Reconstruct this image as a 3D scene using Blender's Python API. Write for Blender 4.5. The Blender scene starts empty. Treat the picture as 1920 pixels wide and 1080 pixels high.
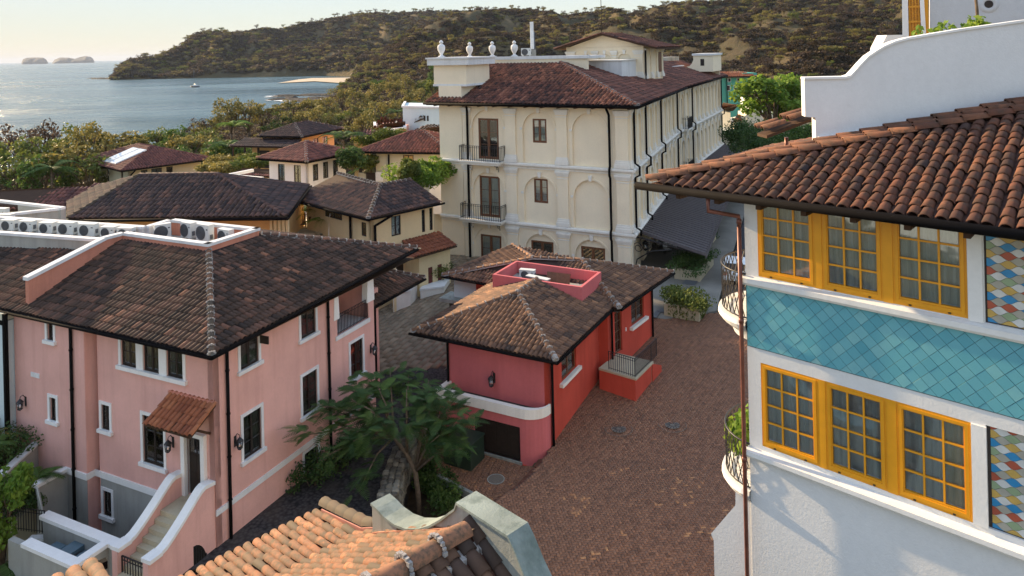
import bpy, math, random
import numpy as np
from mathutils import Vector, Matrix

S = bpy.context.scene
COL = S.collection
rad = math.radians
rng = np.random.default_rng(11)
random.seed(11)

# ------------------------------------------------------------------ camera, sky, sun, exposure
CAM = np.array([0.0, 0.0, 19.0])
FPX, ROLL, HOR = 1340.0, 0.0235, 95.0
cd = bpy.data.cameras.new('camera')
cam = bpy.data.objects.new('camera', cd)
COL.objects.link(cam)
cd.sensor_width = 36.0
cd.lens = FPX / 1920 * 36.0
cd.shift_y = -(540 - HOR) / 1920
cd.clip_start, cd.clip_end = 0.2, 60000
cr, sr = math.cos(ROLL), math.sin(ROLL)
cam.matrix_world = Matrix(((cr, sr, 0, 0), (0, 0, -1, 0), (-sr, cr, 0, 19.0), (0, 0, 0, 1)))
S.camera = cam

SUN_AZ, SUN_EL = 51.5, 18.0            # degrees to the left of the view direction; above the horizon
W = bpy.data.worlds.new('World')
S.world = W
W.use_nodes = True
nt = W.node_tree
bg = nt.nodes['Background']
sky = nt.nodes.new('ShaderNodeTexSky')
sky.sky_type = 'NISHITA'
sky.sun_disc = False
sky.sun_elevation = rad(SUN_EL)
sky.sun_rotation = rad(-SUN_AZ)
sky.altitude = 0
sky.air_density, sky.dust_density, sky.ozone_density = 1.0, 0.1, 2.0
# thin high cloud evens the sky out: the whole dome is rolled off smoothly towards one brightness, each part keeping its hue
SKY_CAP, SKY_GAIN = 0.033, 36.0
lum = nt.nodes.new('ShaderNodeRGBToBW')
nt.links.new(sky.outputs[0], lum.inputs[0])
den = nt.nodes.new('ShaderNodeMath')
den.operation = 'MULTIPLY_ADD'
nt.links.new(lum.outputs[0], den.inputs[0])
den.inputs[1].default_value = 1 / (SKY_CAP * SKY_GAIN)
den.inputs[2].default_value = 1 / SKY_GAIN
veil = nt.nodes.new('ShaderNodeVectorMath')
veil.operation = 'DIVIDE'
pale = nt.nodes.new('ShaderNodeMix')
pale.data_type = 'RGBA'
pale.inputs[0].default_value = 0.50
nt.links.new(lum.outputs[0], pale.inputs[6])
nt.links.new(sky.outputs[0], pale.inputs[7])
nt.links.new(pale.outputs[2], veil.inputs[0])
nt.links.new(den.outputs[0], veil.inputs[1])
nt.links.new(veil.outputs[0], bg.inputs[0])
bg.inputs[1].default_value = 0.15
sl = bpy.data.lights.new('sun', 'SUN')
sl.energy, sl.angle, sl.color = 2.4, rad(0.6), (1.0, 0.75, 0.46)
sun = bpy.data.objects.new('sun', sl)
COL.objects.link(sun)
sd = Vector((-math.sin(rad(SUN_AZ)) * math.cos(rad(SUN_EL)), math.cos(rad(SUN_AZ)) * math.cos(rad(SUN_EL)), math.sin(rad(SUN_EL))))
sun.rotation_euler = sd.to_track_quat('Z', 'Y').to_euler()
S.view_settings.view_transform = 'Standard'
S.view_settings.look = 'None'
S.view_settings.exposure = 2.32
S.view_settings.gamma = 1.0
S.view_settings.use_curve_mapping = False
S.cycles.max_bounces = 6
S.cycles.diffuse_bounces = 3
S.cycles.glossy_bounces = 3
S.cycles.transparent_max_bounces = 12
S.cycles.caustics_reflective = False
S.cycles.caustics_refractive = False

# ------------------------------------------------------------------ materials
def c4(c): return (c[0], c[1], c[2], 1.0)

def mat_base(name, rough=0.8, spec=0.3, metal=0.0):
    m = bpy.data.materials.new(name)
    m.use_nodes = True
    b = m.node_tree.nodes['Principled BSDF']
    b.inputs['Roughness'].default_value = rough
    b.inputs['Specular IOR Level'].default_value = spec
    b.inputs['Metallic'].default_value = metal
    return m, m.node_tree, b

def nodes(t, kind, **kw):
    n = t.nodes.new(kind)
    for k, v in kw.items():
        if k in n.inputs.keys(): n.inputs[k].default_value = v
        else: setattr(n, k, v)
    return n

def noise(t, coord, scale, detail=4, rough=0.55, sc3=None):
    n = nodes(t, 'ShaderNodeTexNoise', Scale=scale, Detail=detail, Roughness=rough)
    if sc3 is not None:
        mp = nodes(t, 'ShaderNodeMapping')
        mp.inputs['Scale'].default_value = sc3
        t.links.new(coord, mp.inputs[0])
        coord = mp.outputs[0]
    t.links.new(coord, n.inputs['Vector'])
    return n.outputs['Fac']

def ramp(t, fac, stops, mode='LINEAR'):
    r = t.nodes.new('ShaderNodeValToRGB')
    r.color_ramp.interpolation = mode
    e = r.color_ramp.elements
    while len(e) < len(stops): e.new(0.5)
    for k, (p, c) in enumerate(stops):
        e[k].position = p
        e[k].color = c4(c) if len(c) == 3 else c
    t.links.new(fac, r.inputs[0])
    return r.outputs[0]

def mix(t, fac, a, b, mode='MIX'):
    m = t.nodes.new('ShaderNodeMix')
    m.data_type = 'RGBA'
    m.blend_type = mode
    for sock, val in ((m.inputs[0], fac), (m.inputs[6], a), (m.inputs[7], b)):
        if isinstance(val, (int, float)): sock.default_value = val
        elif isinstance(val, tuple): sock.default_value = c4(val)
        else: t.links.new(val, sock)
    return m.outputs[2]

def bump(t, b, height, strength=0.3, dist=0.02):
    n = nodes(t, 'ShaderNodeBump', Strength=strength, Distance=dist)
    t.links.new(height, n.inputs['Height'])
    t.links.new(n.outputs[0], b.inputs['Normal'])

def pos(t):
    return t.nodes.new('ShaderNodeNewGeometry').outputs['Position']

def plain(name, col, rough=0.6, spec=0.3, metal=0.0, var=0.12, scale=3.0, bmp=0.0):
    m, t, b = mat_base(name, rough, spec, metal)
    p = pos(t)
    f = noise(t, p, scale, 5)
    d = tuple(x * (1 - var) for x in col)
    e = tuple(min(1, x * (1 + var)) for x in col)
    t.links.new(ramp(t, f, [(0.3, d), (0.7, e)]), b.inputs['Base Color'])
    if bmp: bump(t, b, noise(t, p, scale * 12, 4), bmp, 0.02)
    return m

def stucco(name, col, var=0.10, stain=(0.25, 0.22, 0.2), stain_amt=0.25, bmp=0.35):
    m, t, b = mat_base(name, 0.9, 0.15)
    p = pos(t)
    big = noise(t, p, 0.5, 5)
    fine = noise(t, p, 9.0, 5, 0.65)
    d = tuple(x * (1 - var) for x in col)
    e = tuple(min(1, x * (1 + var)) for x in col)
    c = ramp(t, big, [(0.3, d), (0.7, e)])
    c = mix(t, 0.25, c, ramp(t, fine, [(0.25, tuple(x * 0.8 for x in col)), (0.75, tuple(min(1, x * 1.12) for x in col))]))
    streak = noise(t, p, 1.0, 6, 0.6, (2.2, 2.2, 0.18))
    sf = ramp(t, streak, [(0.48, (0, 0, 0)), (0.74, (stain_amt,) * 3)])
    c = mix(t, sf, c, tuple(a * s * 2.2 for a, s in zip(col, stain)))
    t.links.new(c, b.inputs['Base Color'])
    bump(t, b, noise(t, p, 22, 6, 0.7), bmp, 0.02)
    return m

def attr_mat(name, stops, dark, dark_amt=0.5, rough=0.85, scale=0.45, grain=14.0, bmp=0.4, lichen=None, attr='tint'):
    """Colour by a per-piece 'tint' value, weathered by noise in world space."""
    m, t, b = mat_base(name, rough, 0.25)
    p = pos(t)
    a = nodes(t, 'ShaderNodeAttribute', attribute_name=attr)
    c = ramp(t, a.outputs['Fac'], stops)
    g = noise(t, p, grain, 5, 0.7)
    c = mix(t, ramp(t, g, [(0.35, (0.0,) * 3), (0.75, (0.35,) * 3)]), c, dark)
    big = noise(t, p, scale, 4, 0.6)
    c = mix(t, ramp(t, big, [(0.42, (0, 0, 0)), (0.66, (dark_amt,) * 3)]), c, dark)
    if lichen:
        l = noise(t, p, 5.0, 6, 0.75)
        c = mix(t, ramp(t, l, [(0.46, (0, 0, 0)), (0.60, (0.78,) * 3)]), c, lichen)
    t.links.new(c, b.inputs['Base Color'])
    bump(t, b, g, bmp, 0.01)
    return m

def glass_mat(name, tint=(0.9, 0.95, 0.95), strength=0.5):
    m = bpy.data.materials.new(name)
    m.use_nodes = True
    t = m.node_tree
    t.nodes.clear()
    out = t.nodes.new('ShaderNodeOutputMaterial')
    tr = nodes(t, 'ShaderNodeBsdfTransparent')
    tr.inputs[0].default_value = c4(tint)
    gl = nodes(t, 'ShaderNodeBsdfGlossy', Roughness=0.03)
    gl.inputs[0].default_value = (1, 1, 1, 1)
    fr = nodes(t, 'ShaderNodeFresnel', IOR=1.6)
    mp = nodes(t, 'ShaderNodeBump', Strength=0.05, Distance=0.05)
    t.links.new(noise(t, pos(t), 1.7, 2), mp.inputs['Height'])
    t.links.new(mp.outputs[0], gl.inputs['Normal'])
    mx = t.nodes.new('ShaderNodeMixShader')
    mu = nodes(t, 'ShaderNodeMath', operation='MULTIPLY_ADD')
    t.links.new(fr.outputs[0], mu.inputs[0])
    mu.inputs[1].default_value = 0.9
    mu.inputs[2].default_value = strength * 0.1
    t.links.new(mu.outputs[0], mx.inputs[0])
    t.links.new(tr.outputs[0], mx.inputs[1])
    t.links.new(gl.outputs[0], mx.inputs[2])
    t.links.new(mx.outputs[0], out.inputs[0])
    return m

def leaf_mat(name, a, b_, c_, trans=0.35):
    """Leaf colour by tint; some light passes through the leaf."""
    m, t, b = mat_base(name, 0.65, 0.2)
    at = nodes(t, 'ShaderNodeAttribute', attribute_name='tint')
    col = ramp(t, at.outputs['Fac'], [(0.0, a), (0.5, b_), (1.0, c_)])
    n = noise(t, pos(t), 0.25, 3)
    col = mix(t, ramp(t, n, [(0.35, (0, 0, 0)), (0.7, (0.45,) * 3)]), col, tuple(0.5 * (x + y) for x, y in zip(b_, c_)))
    t.links.new(col, b.inputs['Base Color'])
    tl = nodes(t, 'ShaderNodeBsdfTranslucent')
    t.links.new(col, tl.inputs[0])
    mx = nodes(t, 'ShaderNodeMixShader', Fac=trans)
    t.links.new(b.outputs[0], mx.inputs[1])
    t.links.new(tl.outputs[0], mx.inputs[2])
    t.links.new(mx.outputs[0], t.nodes['Material Output'].inputs[0])
    return m

M = {}
M['white'] = stucco('white_stucco', (0.70, 0.69, 0.67), 0.05, (0.36, 0.36, 0.36), 0.15)
M['white_trim'] = stucco('white_trim', (0.78, 0.76, 0.72), 0.06, (0.30, 0.29, 0.27), 0.25, 0.2)
M['pale_trim'] = stucco('pale_trim', (0.70, 0.69, 0.67), 0.08, (0.28, 0.27, 0.26), 0.4, 0.25)
M['pink'] = stucco('pink_stucco', (0.72, 0.40, 0.335), 0.12, (0.36, 0.34, 0.33), 0.6)
M['pink_dark'] = stucco('pink_parapet', (0.58, 0.24, 0.16), 0.15, (0.25, 0.25, 0.25), 0.5)
M['red'] = stucco('red_stucco', (0.54, 0.078, 0.048), 0.16, (0.36, 0.33, 0.32), 0.6)
M['rose'] = stucco('rose_stucco', (0.56, 0.145, 0.145), 0.14, (0.33, 0.32, 0.32), 0.4)
M['cream'] = stucco('cream_stucco', (0.86, 0.73, 0.53), 0.06, (0.38, 0.37, 0.36), 0.15)
M['cream_trim'] = stucco('cream_trim', (0.80, 0.75, 0.66), 0.06, (0.30, 0.28, 0.27), 0.3)
M['yellow'] = stucco('yellow_stucco', (0.74, 0.58, 0.33), 0.08, (0.35, 0.34, 0.33), 0.3)
M['orange'] = stucco('orange_stucco', (0.62, 0.38, 0.16), 0.10, (0.33, 0.3, 0.3), 0.3)
M['grey_wall'] = stucco('grey_wall', (0.36, 0.35, 0.31), 0.12, (0.25, 0.25, 0.25), 0.5)
M['blue_white'] = stucco('blue_white_stucco', (0.58, 0.66, 0.66), 0.05, (0.35, 0.35, 0.35), 0.2)
M['sage'] = stucco('sage_stucco', (0.56, 0.53, 0.40), 0.07, (0.35, 0.35, 0.33), 0.3)
M['teal_wall'] = stucco('teal_stucco', (0.10, 0.36, 0.28), 0.08, (0.33, 0.33, 0.33), 0.3)
M['concrete'] = stucco('weathered_concrete', (0.30, 0.305, 0.27), 0.3, (0.18, 0.19, 0.18), 0.8, 0.6)
M['step'] = stucco('stone_step', (0.48, 0.41, 0.28), 0.15, (0.3, 0.3, 0.3), 0.4)
M['iron'] = plain('black_iron', (0.022, 0.020, 0.020), 0.5, 0.4)
M['gutter'] = plain('dark_gutter', (0.007, 0.006, 0.006), 0.8, 0.05)
M['copper'] = plain('copper_pipe', (0.17, 0.060, 0.040), 0.45, 0.5, 0.25, 0.3, 5)
M['darkwood'] = plain('dark_wood', (0.022, 0.014, 0.010), 0.55, 0.35, 0, 0.3, 6)
M['brownwood'] = plain('brown_wood', (0.15, 0.060, 0.026), 0.5, 0.35, 0, 0.25, 6)
M['eave_wood'] = plain('eave_wood', (0.06, 0.032, 0.018), 0.8, 0.2)
M['yellow_wood'] = plain('yellow_paint', (0.72, 0.31, 0.012), 0.42, 0.45, 0, 0.06, 4)
M['interior'] = plain('dark_room', (0.018, 0.016, 0.014), 0.9, 0.1)
M['glass'] = glass_mat('window_glass')
M['glass_b'] = glass_mat('window_glass_bright', (0.92, 0.96, 0.97), 1.0)
M['grout'] = plain('dark_grout', (0.06, 0.05, 0.045), 0.9, 0.1)
M['tile_grout'] = plain('grey_grout', (0.12, 0.17, 0.18), 0.9, 0.1)
M['mortar'] = plain('pale_mortar', (0.36, 0.33, 0.30), 0.95, 0.1, 0, 0.3, 18, 0.5)
M['ac'] = plain('white_metal', (0.62, 0.62, 0.58), 0.5, 0.4, 0, 0.05)
M['ac_dark'] = plain('grille_grey', (0.11, 0.115, 0.12), 0.6, 0.3)
M['ac_blue'] = plain('blue_grey_metal', (0.10, 0.15, 0.18), 0.55, 0.4)
M['bark'] = plain('bark', (0.13, 0.095, 0.065), 0.9, 0.1, 0, 0.35, 8, 0.6)
M['soil'] = plain('soil', (0.085, 0.055, 0.032), 0.95, 0.05, 0, 0.35, 3, 0.8)
M['asphalt'] = plain('dark_asphalt', (0.045, 0.045, 0.05), 0.9, 0.15)
M['utility'] = plain('green_metal', (0.018, 0.035, 0.022), 0.45, 0.4)
M['canopy'] = plain('canopy_metal', (0.085, 0.070, 0.070), 0.6, 0.3)
M['canopy_shade'] = plain('canopy_groove_shade', (0.012, 0.010, 0.010), 0.8, 0.1)  # darker copy of the canopy metal, paints shade between the ribs
M['paint_white'] = plain('white_paint', (0.75, 0.75, 0.73), 0.35, 0.5)
M['panel'] = plain('solar_glass', (0.62, 0.66, 0.70), 0.15, 0.6)
M['manhole'] = plain('iron_cover', (0.16, 0.13, 0.10), 0.7, 0.3, 0, 0.3, 20, 0.5)

def curtain_mat(name, a, b_):
    m, t, b = mat_base(name, 0.9, 0.1)
    f = noise(t, pos(t), 1.0, 3, 0.5, (9, 9, 0.35))
    t.links.new(ramp(t, f, [(0.3, a), (0.7, b_)]), b.inputs['Base Color'])
    return m
M['curtain'] = curtain_mat('curtain', (0.30, 0.35, 0.36), (0.62, 0.66, 0.64))
M['curtain_w'] = curtain_mat('pale_curtain', (0.55, 0.55, 0.52), (0.80, 0.78, 0.72))

T = {}
T['pink'] = attr_mat('weathered_tile', [(0, (0.036, 0.025, 0.020)), (0.40, (0.092, 0.053, 0.036)), (0.75, (0.17, 0.083, 0.056)), (1, (0.34, 0.15, 0.085))], (0.031, 0.022, 0.017), 0.45)
T['red'] = attr_mat('brown_tile', [(0, (0.07, 0.045, 0.034)), (0.4, (0.16, 0.085, 0.052)), (0.8, (0.26, 0.135, 0.075)), (1, (0.36, 0.19, 0.10))], (0.04, 0.031, 0.027), 0.45)
T['cream'] = attr_mat('hotel_tile', [(0, (0.055, 0.030, 0.025)), (0.4, (0.16, 0.062, 0.042)), (0.8, (0.26, 0.10, 0.062)), (1, (0.37, 0.15, 0.09))], (0.030, 0.022, 0.022), 0.45)
T['white'] = attr_mat('terracotta_tile', [(0, (0.035, 0.026, 0.026)), (0.25, (0.085, 0.040, 0.028)), (0.65, (0.165, 0.062, 0.034)), (1, (0.26, 0.11, 0.055))], (0.040, 0.025, 0.021), 0.45, scale=0.9, grain=7, lichen=(0.075, 0.045, 0.030))
T['gable'] = attr_mat('sunny_tile', [(0, (0.085, 0.062, 0.045)), (0.3, (0.16, 0.085, 0.05)), (0.7, (0.25, 0.105, 0.055)), (1, (0.33, 0.15, 0.08))], (0.085, 0.065, 0.045), 0.5, scale=1.2, grain=10, lichen=(0.075, 0.062, 0.042))
T['orange'] = attr_mat('orange_tile', [(0, (0.22, 0.07, 0.035)), (0.5, (0.33, 0.11, 0.05)), (1, (0.45, 0.18, 0.08))], (0.12, 0.045, 0.03), 0.4)
T['far'] = attr_mat('far_tile', [(0, (0.045, 0.034, 0.034)), (0.5, (0.10, 0.062, 0.053)), (1, (0.20, 0.10, 0.07))], (0.035, 0.028, 0.028), 0.45)
T['farred'] = attr_mat('far_red_tile', [(0, (0.11, 0.050, 0.044)), (0.5, (0.21, 0.082, 0.065)), (1, (0.32, 0.125, 0.085))], (0.06, 0.03, 0.028), 0.4)
M['brick'] = attr_mat('paving_brick', [(0, (0.14, 0.068, 0.041)), (0.4, (0.235, 0.112, 0.064)), (0.85, (0.32, 0.155, 0.085)), (0.93, (0.42, 0.19, 0.085)), (1, (0.52, 0.25, 0.11))], (0.17, 0.098, 0.062), 0.22, 0.9, 0.28, 20)
M['slab'] = attr_mat('paving_slab', [(0, (0.21, 0.155, 0.10)), (1, (0.33, 0.25, 0.165))], (0.14, 0.115, 0.085), 0.5, 0.9, 0.4, 8)
M['stone'] = attr_mat('wall_stone', [(0, (0.10, 0.085, 0.065)), (0.5, (0.19, 0.165, 0.12)), (1, (0.28, 0.25, 0.19))], (0.07, 0.06, 0.045), 0.5, 0.95, 0.9, 14)
M['teal'] = attr_mat('teal_glaze', [(0, (0.085, 0.32, 0.38)), (0.5, (0.13, 0.39, 0.44)), (0.85, (0.21, 0.46, 0.47)), (1, (0.29, 0.51, 0.48))], (0.11, 0.34, 0.41), 0.5, 0.36, 1.3, 6, 0.12)
M['teal'].node_tree.nodes['Principled BSDF'].inputs['Specular IOR Level'].default_value = 0.5
ARAB = [(0.58, 0.58, 0.55), (0.36, 0.34, 0.28), (0.40, 0.09, 0.05), (0.52, 0.34, 0.09), (0.03, 0.23, 0.45), (0.26, 0.34, 0.20)]
for k, nm in enumerate(['white', 'taupe', 'red', 'ochre', 'blue', 'sage']):
    M['arab%d' % k] = plain('glazed_' + nm, ARAB[k], 0.35, 0.5, 0, 0.12, 5)
M['leaf_dark'] = leaf_mat('dark_leaf', (0.024, 0.053, 0.018), (0.052, 0.103, 0.029), (0.111, 0.161, 0.036))
M['leaf_mid'] = leaf_mat('mid_leaf', (0.048, 0.077, 0.02), (0.11, 0.147, 0.032), (0.239, 0.239, 0.05))
M['leaf_bright'] = leaf_mat('bright_leaf', (0.065, 0.13, 0.019), (0.143, 0.247, 0.033), (0.312, 0.39, 0.058), 0.45)
M['leaf_olive'] = leaf_mat('olive_leaf', (0.086, 0.089, 0.028), (0.194, 0.176, 0.049), (0.368, 0.274, 0.077))
M['leaf_dry'] = leaf_mat('dry_scrub_leaf', (0.046, 0.033, 0.025), (0.066, 0.047, 0.034), (0.092, 0.062, 0.042), 0.40)
M['leaf_scrub'] = leaf_mat('scrub_leaf', (0.036, 0.028, 0.016), (0.052, 0.038, 0.022), (0.082, 0.056, 0.029), 0.40)
M['leaf_grass'] = leaf_mat('garden_leaf', (0.03, 0.068, 0.015), (0.068, 0.128, 0.027), (0.15, 0.21, 0.045))

# ------------------------------------------------------------------ objects
def setp(o, label=None, cat=None, group=None, kind=None):
    if label: o['label'] = label
    if cat: o['category'] = cat
    if group: o['group'] = group
    if kind: o['kind'] = kind
    return o

def put(name, me, parent=None, loc=None, rz=0.0, mw=None, scale=None):
    o = bpy.data.objects.new(name, me)
    COL.objects.link(o)
    if parent is not None: o.parent = parent
    if mw is not None: o.matrix_basis = mw
    else:
        if loc is not None: o.location = loc
        if rz: o.rotation_euler = (0, 0, rz)
        if scale is not None: o.scale = scale if hasattr(scale, '__len__') else (scale,) * 3
    return o

def thing(name, label, cat, loc=(0, 0, 0), yaw=0.0, group=None):
    o = put(name, None, None, loc, rad(yaw))
    o.empty_display_size = 0.2
    return setp(o, label, cat, group)

def mesh_np(name, verts, faces, mat, tint=None, smooth=False):
    """verts (n,3) array; faces: (m,k) array or list of such arrays."""
    me = bpy.data.meshes.new(name)
    verts = np.asarray(verts, np.float32)
    fl = [np.asarray(f, np.int32) for f in (faces if isinstance(faces, list) else [faces])]
    fl = [f for f in fl if len(f)]
    me.vertices.add(len(verts))
    me.vertices.foreach_set('co', verts.ravel())
    li = np.concatenate([f.ravel() for f in fl])
    tot = np.concatenate([np.full(len(f), f.shape[1], np.int32) for f in fl])
    st = np.concatenate([[0], np.cumsum(tot)[:-1]]).astype(np.int32)
    me.loops.add(len(li))
    me.loops.foreach_set('vertex_index', li)
    me.polygons.add(len(tot))
    me.polygons.foreach_set('loop_start', st)
    me.polygons.foreach_set('loop_total', tot)
    if smooth: me.polygons.foreach_set('use_smooth', np.ones(len(tot), bool))
    if tint is not None:
        a = me.attributes.new('tint', 'FLOAT', 'POINT')
        a.data.foreach_set('value', np.asarray(tint, np.float32))
    me.materials.append(mat)
    me.update(calc_edges=True)
    return me

class MB:
    """Collects quads, boxes, tubes and prisms, then links them as ONE mesh."""
    def __init__(s): s.v, s.f, s.mi, s.sm = [], [], [], []
    def add(s, vs, fs, mi=0, sm=False):
        k = len(s.v)
        s.v += [tuple(p) for p in vs]
        s.f += [tuple(i + k for i in f) for f in fs]
        s.mi += [mi] * len(fs)
        s.sm += [sm] * len(fs)
        return s
    def quad(s, *p, mi=0): return s.add(p, [tuple(range(len(p)))], mi)
    def box(s, x0, x1, y0, y1, z0, z1, mi=0):
        v = [(x, y, z) for z in (z0, z1) for y in (y0, y1) for x in (x0, x1)]
        return s.add(v, [(0, 2, 3, 1), (4, 5, 7, 6), (0, 1, 5, 4), (2, 6, 7, 3), (0, 4, 6, 2), (1, 3, 7, 5)], mi)
    def obox(s, o, a, b, c, mi=0):
        """Box from corner o along three edge vectors."""
        o, a, b, c = (np.asarray(q, float) for q in (o, a, b, c))
        v = [o + i * a + j * b + k * c for k in (0, 1) for j in (0, 1) for i in (0, 1)]
        f = [(0, 2, 3, 1), (4, 5, 7, 6), (0, 1, 5, 4), (2, 6, 7, 3), (0, 4, 6, 2), (1, 3, 7, 5)]
        if np.dot(np.cross(a, b), c) < 0: f = [q[::-1] for q in f]
        return s.add(v, f, mi)
    def bar(s, p, q, w, h, up=(0, 0, 1), mi=0):
        p, q, up = np.array(p, float), np.array(q, float), np.array(up, float)
        d = q - p
        side = np.cross(d, up)
        n = np.linalg.norm(side)
        if n < 1e-6: side = np.cross(d, (1, 0, 0)); n = np.linalg.norm(side)
        side /= n
        u = np.cross(side, d); u /= np.linalg.norm(u)
        return s.obox(p - side * w / 2 - u * h / 2, d, side * w, u * h, mi)
    def tube(s, pts, r, seg=8, cap=True, mi=0):
        pts = [np.array(p, float) for p in pts]
        rs = r if hasattr(r, '__len__') else [r] * len(pts)
        n, k0 = len(pts), len(s.v)
        ref = None
        for i, p in enumerate(pts):
            d = pts[min(i + 1, n - 1)] - pts[max(i - 1, 0)]
            d = d / (np.linalg.norm(d) + 1e-9)
            if ref is None:
                ref = np.cross(d, (0, 0, 1.0))
                if np.linalg.norm(ref) < 1e-3: ref = np.cross(d, (1.0, 0, 0))
            a = ref - d * (ref @ d)
            a /= np.linalg.norm(a)
            ref = a
            b = np.cross(d, a)
            for j in range(seg):
                t = 2 * math.pi * j / seg
                s.v.append(tuple(p + rs[i] * (a * math.cos(t) + b * math.sin(t))))
        for i in range(n - 1):
            for j in range(seg):
                a, b = k0 + i * seg + j, k0 + i * seg + (j + 1) % seg
                s.f.append((a, b, b + seg, a + seg)); s.mi.append(mi); s.sm.append(True)
        if cap:
            s.f.append(tuple(k0 + j for j in range(seg))[::-1]); s.mi.append(mi); s.sm.append(False)
            s.f.append(tuple(k0 + (n - 1) * seg + j for j in range(seg))); s.mi.append(mi); s.sm.append(False)
        return s
    def lathe(s, prof, seg=12, c=(0, 0, 0), mi=0):
        k0 = len(s.v)
        for r, z in prof:
            for j in range(seg):
                t = 2 * math.pi * j / seg
                s.v.append((c[0] + r * math.cos(t), c[1] + r * math.sin(t), c[2] + z))
        for i in range(len(prof) - 1):
            for j in range(seg):
                a, b = k0 + i * seg + j, k0 + i * seg + (j + 1) % seg
                s.f.append((a, b, b + seg, a + seg)); s.mi.append(mi); s.sm.append(True)
        s.f.append(tuple(k0 + (len(prof) - 1) * seg + j for j in range(seg))); s.mi.append(mi); s.sm.append(False)
        return s
    def prism(s, poly, vec, mi=0):
        """A closed polygon of 3-D points swept along vec."""
        n, k = len(poly), len(s.v)
        vec = np.asarray(vec, float)
        s.v += [tuple(p) for p in poly] + [tuple(np.asarray(p, float) + vec) for p in poly]
        fs = [tuple(range(n))[::-1], tuple(range(n, 2 * n))] + [(i, (i + 1) % n, (i + 1) % n + n, i + n) for i in range(n)]
        s.f += [tuple(i + k for i in f) for f in fs]
        s.mi += [mi] * len(fs); s.sm += [False] * len(fs)
        return s
    def mesh(s, name, mats):
        me = bpy.data.meshes.new(name)
        me.from_pydata(s.v, [], s.f)
        mats = mats if isinstance(mats, (list, tuple)) else [mats]
        for m in mats: me.materials.append(m)
        if len(mats) > 1: me.polygons.foreach_set('material_index', s.mi)
        me.polygons.foreach_set('use_smooth', s.sm)
        me.update()
        return me
    def build(s, name, mats, parent=None, loc=None, rz=0.0, **kw):
        return put(name, s.mesh(name, mats), parent, loc, rz, **kw)

# ------------------------------------------------------------------ walls and windows (local: x right, -y outward, z up)
def wall(u0, u1, z0, z1, holes=(), reveal=0.16, thick=0.28):
    """A wall slab seen from -y with rectangular openings (a, b, c, d) = u from a to b, z from c to d."""
    us = sorted({u0, u1, *[h[0] for h in holes], *[h[1] for h in holes]})
    zs = sorted({z0, z1, *[h[2] for h in holes], *[h[3] for h in holes]})
    m = MB()
    for a, b in zip(us, us[1:]):
        for c, d in zip(zs, zs[1:]):
            cu, cz = (a + b) / 2, (c + d) / 2
            if any(h[0] < cu < h[1] and h[2] < cz < h[3] for h in holes): continue
            m.quad((a, 0, c), (b, 0, c), (b, 0, d), (a, 0, d))
    for a, b, c, d in holes:
        t = reveal
        m.quad((a, 0, c), (a, 0, d), (a, t, d), (a, t, c))
        m.quad((b, 0, d), (b, 0, c), (b, t, c), (b, t, d))
        m.quad((a, 0, d), (b, 0, d), (b, t, d), (a, t, d))
        m.quad((b, 0, c), (a, 0, c), (a, t, c), (b, t, c))
    t = thick
    m.quad((u0, 0, z1), (u1, 0, z1), (u1, t, z1), (u0, t, z1))
    m.quad((u0, 0, z0), (u0, 0, z1), (u0, t, z1), (u0, t, z0))
    m.quad((u1, 0, z1), (u1, 0, z0), (u1, t, z0), (u1, t, z1))
    return m

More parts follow.
